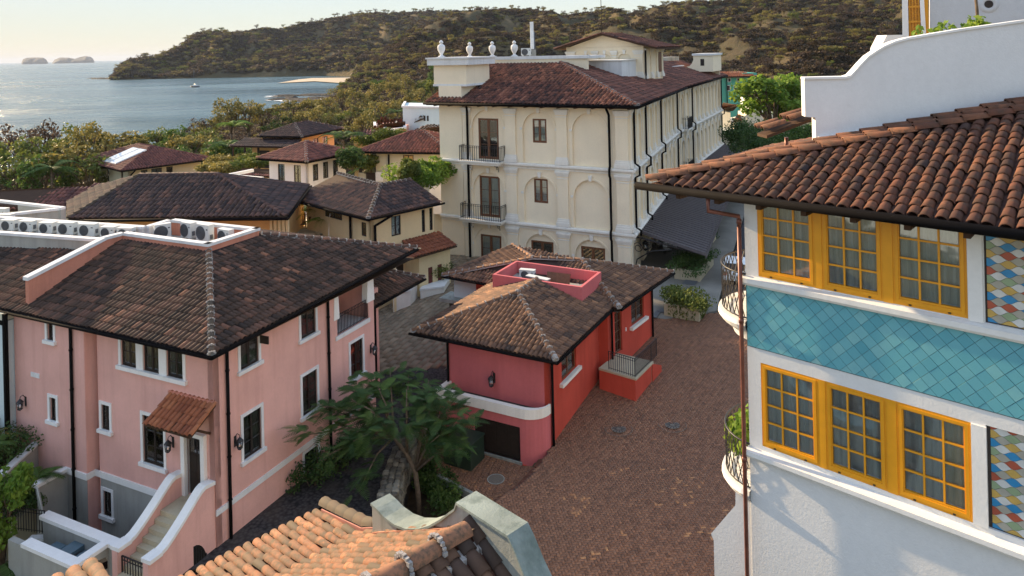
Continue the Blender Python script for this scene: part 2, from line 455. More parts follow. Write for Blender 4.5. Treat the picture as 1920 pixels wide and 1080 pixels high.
_wc = {}
def window(parent, loc, rz, w, h, leaves=2, nx=1, ny=3, wood='darkwood', trim='white_trim', tw=0.12, sill=True, depth=0.12,
           curtain='curtain', name='window', panes=True, frame=0.06, mun=0.028, cur_gap=0.0, glass='glass', trim_out=0.04):
    """A casement: frame, panes, curtain, trim and sill as parts of one window. loc: centre of the opening's bottom edge on the wall face."""
    key = (round(w, 2), round(h, 2), leaves, nx, ny, wood, trim, tw, sill, depth, curtain, frame, mun, panes, cur_gap, glass, trim_out)
    if key not in _wc:
        fm = MB()
        y0, y1 = depth - 0.03, depth + 0.04
        fm.box(-w / 2, -w / 2 + frame, y0, y1, 0, h); fm.box(w / 2 - frame, w / 2, y0, y1, 0, h)
        fm.box(-w / 2 + frame, w / 2 - frame, y0, y1, 0, frame * 1.3); fm.box(-w / 2 + frame, w / 2 - frame, y0, y1, h - frame, h)
        lw = (w - 2 * frame) / leaves
        rects = []
        for k in range(leaves):
            a = -w / 2 + frame + k * lw
            st = frame * 0.75 if leaves > 1 else 0.0
            if leaves > 1:
                if k: fm.box(a, a + st, y0 + 0.01, y1 - 0.005, frame * 1.3, h - frame)
                if k < leaves - 1: fm.box(a + lw - st, a + lw, y0 + 0.01, y1 - 0.005, frame * 1.3, h - frame)
            ga, gb = a + (st if k else 0), a + lw - (st if k < leaves - 1 else 0)
            gz0, gz1 = frame * 1.3, h - frame
            pw, ph = (gb - ga) / nx, (gz1 - gz0) / ny
            for i in range(1, nx): fm.box(ga + i * pw - mun / 2, ga + i * pw + mun / 2, y0 + 0.012, y1 - 0.012, gz0, gz1)
            for j in range(1, ny): fm.box(ga, gb, y0 + 0.014, y1 - 0.014, gz0 + j * ph - mun / 2, gz0 + j * ph + mun / 2)
            for i in range(nx):
                for j in range(ny): rects.append((ga + (i + .5) * pw, gz0 + (j + .5) * ph, pw - (mun if nx > 1 else 0), ph - (mun if ny > 1 else 0)))
        pm = MB().box(-rects[0][2] / 2, rects[0][2] / 2, -0.004, 0.004, -rects[0][3] / 2, rects[0][3] / 2).mesh('pane', M[glass])
        cm = MB().quad((-w / 2, depth + .30, 0), (w / 2, depth + .30, 0), (w / 2, depth + .30, h), (-w / 2, depth + .30, h), mi=0)
        cm.quad((-w / 2, depth + .04, 0), (-w / 2, depth + .30, 0), (-w / 2, depth + .30, h), (-w / 2, depth + .04, h), mi=0)
        cm.quad((w / 2, depth + .30, 0), (w / 2, depth + .04, 0), (w / 2, depth + .04, h), (w / 2, depth + .30, h), mi=0)
        cm.quad((-w / 2, depth + .04, h), (-w / 2, depth + .30, h), (w / 2, depth + .30, h), (w / 2, depth + .04, h), mi=0)
        cm.quad((-w / 2, depth + .30, 0), (-w / 2, depth + .04, 0), (w / 2, depth + .04, 0), (w / 2, depth + .30, 0), mi=0)
        cu = None
        if curtain:
            cu = MB()
            n = max(8, int(w / 0.045))
            xs = np.linspace(-w / 2 + .01, w / 2 - .01, n + 1)
            ys = depth + .085 + 0.022 * np.sin(np.arange(n + 1) * 1.9) + 0.012 * np.sin(np.arange(n + 1) * 0.7)
            for i in range(n):
                if cur_gap and abs((xs[i] + xs[i + 1]) / 2) < cur_gap * w / 2: continue
                cu.quad((xs[i], ys[i], 0), (xs[i + 1], ys[i + 1], 0), (xs[i + 1], ys[i + 1], h), (xs[i], ys[i], h))
            cu = cu.mesh('curtain', M[curtain])
        tm = None
        if trim and tw:
            tm = MB()
            o = trim_out
            tm.box(-w / 2 - tw, -w / 2, -o, 0.02, 0, h + tw); tm.box(w / 2, w / 2 + tw, -o, 0.02, 0, h + tw)
            tm.box(-w / 2, w / 2, -o, 0.02, h, h + tw)
            tm = tm.mesh('trim', M[trim])
        sm = MB().box(-w / 2 - tw - .06, w / 2 + tw + .06, -0.13, depth - .03, -0.15, 0.0).mesh('sill', M[trim or 'white_trim']) if sill else None
        _wc[key] = (fm.mesh('window_frame', M[wood]), pm, rects, cm.mesh('recess', M['interior']), cu, tm, sm)
    f, pm, rects, cm, cu, tm, sm = _wc[key]
    wo = put(name, f, parent, loc, rz)
    if panes:
        for x, z, _, _ in rects: put('pane', pm, wo, (x, depth + .005, z))
    put('recess', cm, wo)
    if cu: put('curtain', cu, wo)
    if tm: put('trim', tm, wo)
    if sm: put('sill', sm, wo)
    return wo

def lantern(parent, loc, rz, s=1.0):
    m = MB()
    m.box(-.05 * s, .05 * s, -.02, 0.0, .05 * s, .42 * s)
    m.tube([(0, -.02, .38 * s), (0, -.10 * s, .52 * s), (0, -.2 * s, .50 * s), (0, -.22 * s, .40 * s)], .014 * s, 6)
    m.lathe([(.02 * s, .42 * s), (.10 * s, .33 * s), (.13 * s, .30 * s), (.13 * s, .285 * s), (.0, .28 * s)][::-1], 8, (0, -.22 * s, 0))
    for k in range(6):
        t = 2 * math.pi * k / 6
        m.bar((.12 * s * math.cos(t), -.22 * s + .12 * s * math.sin(t), .29 * s), (.085 * s * math.cos(t), -.22 * s + .085 * s * math.sin(t), .03 * s), .014 * s, .014 * s)
    m.lathe([(.0, -.04 * s), (.05 * s, -.01 * s), (.09 * s, .03 * s), (.085 * s, .045 * s)], 8, (0, -.22 * s, 0))
    o = m.build('lantern', M['iron'], parent, loc, rz)
    g = MB().lathe([(.075 * s, .045 * s), (.105 * s, .28 * s)], 8, (0, -.22 * s, 0)).build('lantern_glass', M['glass_b'], o)
    return o

def railing(pts, h=1.0, gap=0.12, r=0.011, top=0.022):
    """Iron railing along a 3-D path: rails and upright bars."""
    m = MB()
    pts = [np.array(p, float) for p in pts]
    up = np.array((0, 0, 1.0))
    for p, q in zip(pts, pts[1:]):
        m.bar(p + up * h, q + up * h, top * 1.6, top)
        m.bar(p + up * (h - .14), q + up * (h - .14), top, top * .8)
        m.bar(p + up * .08, q + up * .08, top, top * .8)
        n = max(1, int(np.linalg.norm(q - p) / gap))
        for k in range(n):
            c = p + (q - p) * (k / n)
            m.bar(c, c + up * h, r * 2 * (1.6 if k == 0 else 1), r * 2 * (1.6 if k == 0 else 1), (0, 1, 0))
    m.bar(pts[-1], pts[-1] + up * h, r * 3, r * 3, (0, 1, 0))
    return m

# ------------------------------------------------------------------ barrel tiles
def tile_template(p, L, seg=4, lip=True, wd=0.50):
    """Half-round cover tile: x across, y up the slope from 0 to L, z off the roof."""
    r1, r2 = wd * p, wd * 0.84 * p
    A = np.linspace(0, math.pi, seg + 1)
    lo = np.c_[-r1 * np.cos(A), np.zeros(seg + 1), 0.86 * r1 * np.sin(A) + 0.035 * L / .4]
    hi = np.c_[-r2 * np.cos(A), np.full(seg + 1, L * 1.12), 0.86 * r2 * np.sin(A) + 0.004]
    n = seg + 1
    v = np.vstack([lo, hi])
    f = [(i, i + 1, n + i + 1, n + i) for i in range(seg)]
    if lip:
        k = .80
        inn = np.c_[-r1 * k * np.cos(A), np.zeros(n), 0.86 * r1 * k * np.sin(A) + 0.035 * L / .4]
        v = np.vstack([v, inn])
        f += [(2 * n + i, 2 * n + i + 1, i + 1, i) for i in range(seg)]
        foot = np.array([[-r1, 0, 0.0], [r1, 0, 0.0]])
    return v, np.array(f, np.int32)

def in_poly(P, x, y):
    c = np.zeros(x.shape, bool)
    n = len(P)
    for i in range(n):
        x1, y1 = P[i]; x2, y2 = P[(i + 1) % n]
        with np.errstate(divide='ignore', invalid='ignore'):
            c ^= ((y1 > y) != (y2 > y)) & (x < (x2 - x1) * (y - y1) / (y2 - y1) + x1)
    return c

def tile_spots(poly, p, L, lift=0.02, jit=1.0):
    """Places for tiles on one sloping face; poly's first two points run along the eave. Returns (origins, u, v, n)."""
    P = np.array(poly, float)
    u = P[1] - P[0]; u /= np.linalg.norm(u)
    n = np.cross(u, P[2] - P[0]); n /= np.linalg.norm(n)
    if n[2] < 0: n = -n
    v = np.cross(n, u)
    if v[2] < 0: v = -v
    q = (P - P[0]) @ np.array([u, v]).T
    lo, hi = q.min(0), q.max(0)
    cs = np.arange(math.floor(lo[0] / p), math.ceil(hi[0] / p) + 1) * p + p / 2
    rs = np.arange(0, math.ceil(hi[1] / L) + 1) * L
    X, Y = np.meshgrid(cs, rs)
    X, Y = X.ravel(), Y.ravel()
    ok = in_poly(q, X, Y + L * 0.5)
    X, Y = X[ok], Y[ok]
    Xj = X + rng.normal(0, 0.012 * jit * p / .25, len(X))
    Yj = Y - 0.03 + rng.normal(0, 0.012 * jit, len(X))
    return P[0] + Xj[:, None] * u + Yj[:, None] * v + lift * n, u, v, n

def to_world(M4, pts):
    A = np.array(M4)
    return pts @ A[:3, :3].T + A[:3, 3]

def pixel(w):
    d = w - CAM
    x = (d[:, 0] * cr - d[:, 2] * sr) / np.maximum(d[:, 1], .1)
    y = (d[:, 0] * sr + d[:, 2] * cr) / np.maximum(d[:, 1], .1)
    return 960 + FPX * x, HOR - FPX * y

def root_matrix(o):
    m = Matrix.LocRotScale(o.location, o.rotation_euler, o.scale)
    return root_matrix(o.parent) @ m if o.parent else m

def tiles(roof, faces, mat, p=0.26, L=0.36, n_single=0, seg=4, lip=True, tint=(0.42, 0.22), name='roof_tile', jit=1.0, wd=0.48):
    """Lay barrel tiles on the faces of a roof: the n_single that show largest as objects, the rest as one mesh."""
    v0, f0 = tile_template(p, L, seg, lip, wd)
    Os, Us, Vs, Ns = [], [], [], []
    for poly in faces:
        o, u, v, n = tile_spots(poly, p, L, jit=jit)
        Os.append(o); k = len(o)
        a = rng.normal(0, .02 * jit, k)[:, None]
        Us.append(u * np.cos(a) + v * np.sin(a)); Vs.append(v * np.cos(a) - u * np.sin(a)); Ns.append(np.repeat(n[None], k, 0))
    O, U, V, N = (np.vstack(q) for q in (Os, Us, Vs, Ns))
    tn = np.clip(rng.normal(tint[0], tint[1], len(O)), 0, 1)
    mw = root_matrix(roof)
    single = np.zeros(len(O), bool)
    if n_single:
        w = to_world(mw, O)
        nw = N @ np.array(mw)[:3, :3].T
        d = np.linalg.norm(w - CAM, axis=1)
        px, py = pixel(w)
        face = np.einsum('ij,ij->i', nw, (CAM - w) / d[:, None])
        size = p * L * face / d ** 2
        size[(px < -10) | (px > 1930) | (py < -10) | (py > 1090) | (face < 0.02)] = 0
        order = np.argsort(-size)[:n_single]
        order = order[size[order] > 0]
        single[order] = True
        nv = 28
        ts = np.linspace(0, 1, nv)
        var = [mesh_np(name, v0, f0, mat, np.full(len(v0), t), True) for t in ts]
        for i in np.flatnonzero(single):
            m4 = Matrix(np.vstack([np.c_[U[i], V[i], N[i], O[i]], [0, 0, 0, 1]]).tolist())
            put(name, var[int(round(tn[i] * (nv - 1)))], roof, mw=m4)
    r = ~single
    if r.any():
        k, nvt = int(r.sum()), len(v0)
        vv = O[r][:, None] + v0[None, :, 0:1] * U[r][:, None] + v0[None, :, 1:2] * V[r][:, None] + v0[None, :, 2:3] * N[r][:, None]
        ff = f0[None] + (np.arange(k) * nvt)[:, None, None]
        me = mesh_np('roof_tiles', vv.reshape(-1, 3), ff.reshape(-1, 4), mat, np.repeat(tn[r], nvt), True)
        setp(put('roof_tiles', me, roof), kind='stuff')

def ridge(roof, a, b, mat, r=0.14, L=0.42, mortar=True, name='ridge_tile', single=True, tint=(0.55, 0.2)):
    """Cap tiles along a hip or ridge from a (low) to b (high), with mortar at their feet."""
    a, b = np.array(a, float), np.array(b, float)
    d = b - a
    D = np.linalg.norm(d); d /= D
    n = int(D / L)
    s = np.cross(d, (0, 0, 1.0)); s /= np.linalg.norm(s)
    up = np.cross(s, d)
    v0, f0 = tile_template(2 * r, L, 5, True)
    k = len(v0)
    allv, allf, allt = [], [], []
    var = None
    for i in range(n):
        o = a + d * (i * D / n) + up * 0.05
        t = float(np.clip(rng.normal(*tint), 0, 1))
        if single:
            if var is None: var = [mesh_np(name, v0, f0, mat, np.full(k, q), True) for q in np.linspace(0, 1, 10)]
            m4 = Matrix(np.vstack([np.c_[s, d, up, o], [0, 0, 0, 1]]).tolist())
            put(name, var[int(t * 9.99)], roof, mw=m4)
        else:
            allv.append(o + v0[:, :1] * s + v0[:, 1:2] * d + v0[:, 2:] * up); allf.append(f0 + i * k); allt.append(np.full(k, t))
    if allv: put('ridge_tiles', mesh_np('ridge_tiles', np.vstack(allv), np.vstack(allf), mat, np.concatenate(allt), True), roof)
    if mortar:
        m = MB()
        m.bar(a + up * .02, b + up * .02, r * 2.15, 0.06)
        for i in range(n + 1):
            o = a + d * (i * D / n) + up * (0.05 + r * .5)
            for q in range(5):
                t = math.pi * (q + .5) / 5
                c = o + s * (r * 1.02 * math.cos(t)) + up * (r * .9 * math.sin(t) - r * .35)
                e = 0.016 + 0.02 * random.random()
                m.box(c[0] - e, c[0] + e, c[1] - e, c[1] + e, c[2] - e, c[2] + e)
        m.build('mortar', M['mortar'], roof)

def roof_slab(faces, t=0.10):
    m = MB()
    for poly in faces:
        P = np.array(poly, float)
        n = np.cross(P[1] - P[0], P[2] - P[0]); n /= np.linalg.norm(n)
        if n[2] < 0: P = P[::-1]
        m.prism([tuple(q - np.array((0, 0, t))) for q in P], (0, 0, t))
    return m

def gutter(pts, r=0.075):
    """Half-round gutter along a horizontal path."""
    m = MB()
    for p, q in zip(pts, pts[1:]):
        p, q = np.array(p, float), np.array(q, float)
        m.tube([p, q], r, 8)
    return m

def hip_faces(x0, x1, y0, y1, z, slope, slope_end=None):
    """Four faces of a hip roof over a rectangle of eaves at height z: [-x face, -y face, +x face, +y face]."""
    dx, dy = x1 - x0, y1 - y0
    if dx <= dy:
        h = dx / 2 * slope
        e = h / (slope_end or slope)
        a, b = ((x0 + x1) / 2, y0 + e, z + h), ((x0 + x1) / 2, y1 - e, z + h)
        return [[(x0, y1, z), (x0, y0, z), a, b], [(x0, y0, z), (x1, y0, z), a], [(x1, y0, z), (x1, y1, z), b, a], [(x1, y1, z), (x0, y1, z), b]], a, b
    h = dy / 2 * slope
    e = h / (slope_end or slope)
    a, b = (x0 + e, (y0 + y1) / 2, z + h), (x1 - e, (y0 + y1) / 2, z + h)
    return [[(x0, y1, z), (x0, y0, z), a], [(x0, y0, z), (x1, y0, z), b, a], [(x1, y0, z), (x1, y1, z), b], [(x1, y1, z), (x0, y1, z), a, b]], a, b

def sm01(x):
    x = np.clip(x, 0, 1)
    return x * x * (3 - 2 * x)

# ================================================================== the setting: land, sea, hills
import bmesh

def vnoise(x, y, seed=0):
    xi, yi = np.floor(x).astype(np.int64), np.floor(y).astype(np.int64)
    xf, yf = x - xi, y - yi
    def h(a, b):
        n = (a * 374761393 + b * 668265263 + seed * 982451653) & 0x7fffffff
        n = ((n ^ (n >> 13)) * 1274126177) & 0x7fffffff
        return ((n ^ (n >> 16)) & 0xffff) / 65535.0
    u, v = xf * xf * (3 - 2 * xf), yf * yf * (3 - 2 * yf)
    return (h(xi, yi) * (1 - u) + h(xi + 1, yi) * u) * (1 - v) + (h(xi, yi + 1) * (1 - u) + h(xi + 1, yi + 1) * u) * v

def fbm(x, y, oct=5, seed=0):
    s, a, t = 0, 1.0, 0
    for o in range(oct):
        s = s + a * vnoise(x * 2 ** o, y * 2 ** o, seed + o); t += a; a *= 0.5
    return s / t

SEA = -6.0
def gz(X, Y):
    """Height of the made ground: a level yard that climbs towards the hotel and falls to the shore on the left."""
    X, Y = np.asarray(X, float), np.asarray(Y, float)
    wr = sm01((X + 15) / 11)
    up = np.clip((Y - 34) * 0.1, 0, 1.6) + 0.03 * np.clip(Y - 120, 0, 1e9)
    return wr * up - 7.6 * sm01((-X - 40) / 92)

def grid_mesh(name, xs, ys, zf, mat):
    X, Y = np.meshgrid(xs, ys)
    Z = zf(X, Y)
    ny, nx = X.shape
    i = np.arange(ny * nx).reshape(ny, nx)
    f = np.stack([i[:-1, :-1], i[:-1, 1:], i[1:, 1:], i[1:, :-1]], -1).reshape(-1, 4)
    return mesh_np(name, np.c_[X.ravel(), Y.ravel(), Z.ravel()], f, mat, smooth=True)

gm, gt, gb = mat_base('ground_earth', 0.95, 0.1)
gp = pos(gt)
gc = ramp(gt, noise(gt, gp, 0.06, 6), [(0.3, (0.05, 0.055, 0.022)), (0.55, (0.10, 0.085, 0.045)), (0.75, (0.15, 0.12, 0.07))])
gt.links.new(gc, gb.inputs['Base Color'])
bump(gt, gb, noise(gt, gp, 2, 6), 0.6, 0.2)

def ground_z(X, Y):
    dip = sm01((X + 7.0) / 1.2) * sm01((0.8 - X) / 1.0) * sm01((36.2 - Y) / 0.8)
    left = sm01((-X - 13) / 1.5) * sm01((34 - Y) / 2)
    return gz(X, Y) - 0.35 - 1.15 * dip - 1.9 * left * sm01((X + 34) / 4)
xs = np.unique(np.concatenate([np.linspace(-170, -30, 71), np.linspace(-30, 30, 101), np.linspace(30, 260, 58)]))
ys = np.unique(np.concatenate([np.linspace(-25, 5, 8), np.linspace(5, 65, 101), np.linspace(65, 520, 92)]))
setp(put('ground', grid_mesh('ground', xs, ys, ground_z, gm)), kind='structure')

# sea
wm, wt, wb = mat_base('sea_water', 0.16, 0.5)
wp = pos(wt)
wt.links.new(ramp(wt, noise(wt, wp, 0.006, 4, 0.5, (0.35, 1, 1)), [(0.3, (0.010, 0.050, 0.060)), (0.7, (0.030, 0.095, 0.105))]), wb.inputs['Base Color'])
h1 = noise(wt, wp, 0.10, 6, 0.62, (0.7, 1.5, 1))
h2 = noise(wt, wp, 0.016, 3, 0.5, (0.4, 1.6, 1))
add = nodes(wt, 'ShaderNodeMath', operation='MULTIPLY_ADD')
wt.links.new(h2, add.inputs[0]); add.inputs[1].default_value = 2.5; wt.links.new(h1, add.inputs[2])
bump(wt, wb, add.outputs[0], 0.9, 3.0)
wt.links.new(ramp(wt, noise(wt, wp, 0.011, 4, 0.5, (0.25, 1, 1)), [(0.35, (0.10,) * 3), (0.65, (0.34,) * 3)]), wb.inputs['Roughness'])
sx = [-30000, -12000, -4000, -1500, -600, -250, -100, 100, 600, 3000, 20000]
sy = [20, 150, 300, 500, 800, 1300, 2500, 6000, 15000, 30000]
setp(put('sea', grid_mesh('sea', sx, sy, lambda X, Y: X * 0 + SEA, wm)), kind='structure')

# hills
hm, ht, hb = mat_base('hill_earth', 0.95, 0.05)
hp = pos(ht)
hc = ramp(ht, noise(ht, hp, 0.014, 7, 0.6), [(0.32, (0.050, 0.045, 0.026)), (0.5, (0.088, 0.068, 0.040)), (0.62, (0.16, 0.115, 0.060)), (0.76, (0.27, 0.19, 0.10))])
hc = mix(ht, ramp(ht, noise(ht, hp, 0.16, 5, 0.7), [(0.40, (0,) * 3), (0.62, (0.75,) * 3)]), hc, (0.075, 0.068, 0.036))
ht.links.new(hc, hb.inputs['Base Color'])
bump(ht, hb, noise(ht, hp, 0.25, 6, 0.7), 0.8, 2.0)
rm, rt, rb = mat_base('cliff_rock', 0.9, 0.15)
rp = pos(rt)
rt.links.new(ramp(rt, noise(rt, rp, 0.12, 7, 0.65, (1, 1, 0.4)), [(0.3, (0.022, 0.021, 0.021)), (0.6, (0.050, 0.044, 0.040)), (0.75, (0.095, 0.078, 0.060))]), rb.inputs['Base Color'])
bump(rt, rb, noise(rt, rp, 0.3, 6, 0.7), 0.9, 2.0)

def hill(name, ridge_pts, d0, d1, zbase, seed, rough=7.0, prof=0.9, cols=190, rows=46, cliff=0.0, back=1.7, mat=None):
    """Land that rises from distance d0 to a crest at distance d1; all three are given as (bearing, value) tables, the crest by its apparent height."""
    rp_ = np.array(ridge_pts, float)
    px = np.linspace(rp_[0, 0], rp_[-1, 0], cols)
    tab = lambda q: np.interp(px, [a for a, _ in q], [b for _, b in q]) if isinstance(q, list) else np.full(cols, float(q))
    e0, e1, z0 = tab(d0), tab(d1), tab(zbase)
    ry = np.interp(px, rp_[:, 0], rp_[:, 1])
    zr = 19 + (HOR - ROLL * (px - 960) - ry) / FPX * e1
    t = np.r_[np.linspace(0, 1, rows), np.linspace(1, back, 8)[1:]][:, None]
    D = e0 + (e1 - e0) * t
    X = (px - 960) / FPX * D
    p = np.where(t <= 1, np.clip(t, 0, 1) ** prof, 1 - (t - 1) * 0.9)
    if cliff: p = np.where(t <= 1, np.maximum(p, cliff * np.clip(t * 14, 0, 1)), p)
    Z = z0 + (zr - z0) * p
    amp = np.minimum(rough, np.maximum(zr - z0, 0) * 0.35) * np.sin(np.pi * np.clip(t, 0, 1)) ** 0.7
    n = fbm(X / 110 + 7 + .25 * D / 110, D / 190, 5, seed)
    Z = Z + (np.abs(n - 0.5) * -7.5 + 0.55) * amp + (fbm(X / 14, D / 14, 3, seed + 5) - .5) * 2.0 * np.clip(t * 6, 0, 1)
    ny, nx = X.shape
    i = np.arange(ny * nx).reshape(ny, nx)
    f = np.stack([i[:-1, :-1], i[:-1, 1:], i[1:, 1:], i[1:, :-1]], -1).reshape(-1, 4)
    me = mesh_np(name, np.c_[X.ravel(), D.ravel(), Z.ravel()], f, mat or hm, smooth=True)
    setp(put(name, me), kind='structure')
    return X, D, Z, rows

H1 = hill('headland', [(212, 146), (222, 134), (236, 120), (265, 112), (300, 107), (322, 98), (342, 88), (358, 74), (372, 66), (402, 62), (440, 64), (470, 59), (492, 55), (520, 56), (548, 50), (565, 46), (590, 42), (640, 32), (700, 26), (760, 25), (800, 21), (860, 22), (950, 20)],
          [(212, 900), (600, 860), (700, 760), (950, 720)], [(212, 930), (300, 1050), (420, 1150), (950, 1450)], SEA - 0.5, 3, 20, 0.8, cliff=0.16)
H2 = hill('hill', [(632, 182), (645, 166), (662, 150), (690, 122), (720, 100), (745, 82), (775, 64), (805, 48), (838, 34), (866, 26), (900, 22), (940, 24), (975, 19), (1012, 20), (1040, 28), (1056, 36), (1078, 32), (1100, 27), (1128, 22), (1160, 22), (1180, 28), (1205, 22), (1232, 15), (1262, 10), (1300, 9), (1340, 9), (1372, 4), (1420, -6), (1500, -16), (1600, -30), (1760, -45), (1950, -60)],
          [(632, 452), (700, 430), (800, 380), (1000, 330), (1950, 300)], [(632, 480), (700, 600), (840, 760), (1100, 840), (1950, 700)], [(632, -6.5), (720, -3), (900, 6), (1950, 10)], 21, 32, 0.9, 280, 70, cliff=0.05)
H3 = hill('knoll', [(1395, 172), (1420, 138), (1448, 112), (1475, 98), (1510, 84), (1545, 78), (1580, 80), (1620, 74), (1680, 78), (1800, 90), (1960, 100)],
          [(1395, 190), (1960, 170)], [(1395, 235), (1960, 260)], [(1395, 5), (1960, 4)], 33, 2.5, 0.8, 90, 28)
for nm, rp_ in (('island', [(40, 117.6), (43, 111), (50, 108.2), (66, 107.6), (80, 107.8), (86, 111), (90, 117.6)]),
                ('island', [(98, 117), (102, 112), (112, 107.8), (128, 108), (140, 110.2), (148, 107.6), (160, 105), (170, 106.6), (175, 111), (177, 117)])):
    hill(nm, rp_, 8300, 8500, SEA - 2, 51, 10, 0.5, 60, 14, mat=rm)

# a low rock spit off the headland, the beach and the shore rocks
def at(px, py, z):
    x, y = (px - 960) / FPX, -(py - HOR) / FPX
    d = np.array([x * cr + y * sr, 1, -x * sr + y * cr])
    return CAM + d * ((z - 19) / d[2])

def strip(name, pix, z, mat, up=0.0, kind='structure'):
    m = MB()
    P = [at(a, b, z) for a, b in pix]
    m.quad(*[(p[0], p[1], z + up) for p in P])
    return setp(m.build(name, mat), kind=kind)
sandm = plain('beach_sand', (0.50, 0.40, 0.28), 0.95, 0.1, 0, 0.1, 0.05)
foamm = plain('sea_foam', (0.75, 0.77, 0.76), 0.8, 0.2, 0, 0.1, 0.3)
strip('beach', [(520, 156.5), (590, 153), (660, 158), (660, 146), (585, 147), (560, 149.5)], SEA + 0.25, sandm, 0.4)

def rock_mesh(seed, n=2):
    b = bmesh.new()
    bmesh.ops.create_icosphere(b, subdivisions=n, radius=1.0)
    r = random.Random(seed)
    o = [r.uniform(0, 50) for _ in range(3)]
    for v in b.verts:
        c = v.co
        k = 0.62 + 0.75 * float(fbm(np.array([c.x * 1.3 + o[0]]), np.array([c.y * 1.3 + c.z * 1.9 + o[1]]), 3, seed)[0])
        v.co = Vector((c.x * k, c.y * k, c.z * k * 0.62))
    me = bpy.data.meshes.new('rock')
    b.to_mesh(me); b.free()
    me.materials.append(rm)
    return me
rocks = [rock_mesh(k) for k in range(5)]
r_ = random.Random(4)
for k in range(34):                    # the reef in the surf
    a, b = r_.uniform(515, 660), 0
    b = 182 + (a - 560) * -0.03 + r_.uniform(-4, 9)
    p = at(a, b, SEA)
    o = put('shore_rock', rocks[k % 5], None, (p[0], p[1], SEA - 0.2), r_.uniform(0, 6), scale=(r_.uniform(4, 10) * (0.4 if a < 560 else 1), r_.uniform(4, 12), r_.uniform(1.0, 2.2)))
    setp(o, 'dark wet rock of the reef that breaks the surf below the wooded hill', 'rock', 'dark rocks of the reef in the bay')
for k in range(26):                    # the spit at the tip of the headland
    a = 168 + 75 * r_.random() ** 0.6
    p = at(a, 148.2 + (a - 200) * 0.012 - r_.uniform(0, 1.2), SEA)
    o = put('spit_rock', rocks[k % 5], None, (p[0], p[1], SEA - 0.3), r_.uniform(0, 6), scale=(r_.uniform(8, 17), r_.uniform(4, 9), r_.uniform(1.2, 3.0)))
    setp(o, 'low dark rock at the tip of the far headland, awash in the sea', 'rock', 'low rocks off the headland tip')
m = MB()
for k in range(16):
    a = 500 + 130 * r_.random()
    b = 182 + r_.uniform(-5, 9) - (a - 560) * .03
    p = at(a, b, SEA)
    L_, w_ = r_.uniform(1.5, 5), r_.uniform(.5, 1.8)
    pts = []
    for q in range(12):
        t = 2 * math.pi * q / 12
        j = r_.uniform(.6, 1.2)
        pts.append((p[0] + L_ * j * math.cos(t), p[1] + w_ * j * 2 * math.sin(t), SEA + .25 + k * .006))
    m.quad(*pts)
setp(m.build('surf', foamm), kind='stuff')

# ------------------------------------------------------------------ paved surfaces
def surface(name, poly, mat, lift=0.0, zf=None, skirt=1.2, step=2.0, parent=None):
    zf = zf or (lambda x, y: float(gz(x, y)))
    b = bmesh.new()
    b.faces.new([b.verts.new((x, y, 0)) for x, y in poly])
    for ax in (0, 1):
        lo, hi = min(p[ax] for p in poly), max(p[ax] for p in poly)
        q = math.ceil(lo / step) * step
        while q < hi:
            no = [0, 0, 0]; no[ax] = 1
            co = [0, 0, 0]; co[ax] = q
            bmesh.ops.bisect_plane(b, geom=b.verts[:] + b.edges[:] + b.faces[:], plane_co=co, plane_no=no)
            q += step
    bmesh.ops.recalc_face_normals(b, faces=b.faces[:])
    for v in b.verts: v.co.z = zf(v.co.x, v.co.y) + lift
    edge = [e for e in b.edges if e.is_boundary]
    r = bmesh.ops.extrude_edge_only(b, edges=edge)
    for v in [g for g in r['geom'] if isinstance(g, bmesh.types.BMVert)]: v.co.z -= skirt
    b.faces.ensure_lookup_table(); b.normal_update()
    if max(b.faces, key=lambda f: abs(f.normal.z)).normal.z < 0:
        bmesh.ops.reverse_faces(b, faces=b.faces[:])
    me = bpy.data.meshes.new(name)
    b.to_mesh(me); b.free()
    me.materials.append(mat)
    return setp(put(name, me, parent), kind='structure')

def inside(poly, x, y): return in_poly(np.array(poly, float), np.asarray(x, float), np.asarray(y, float))

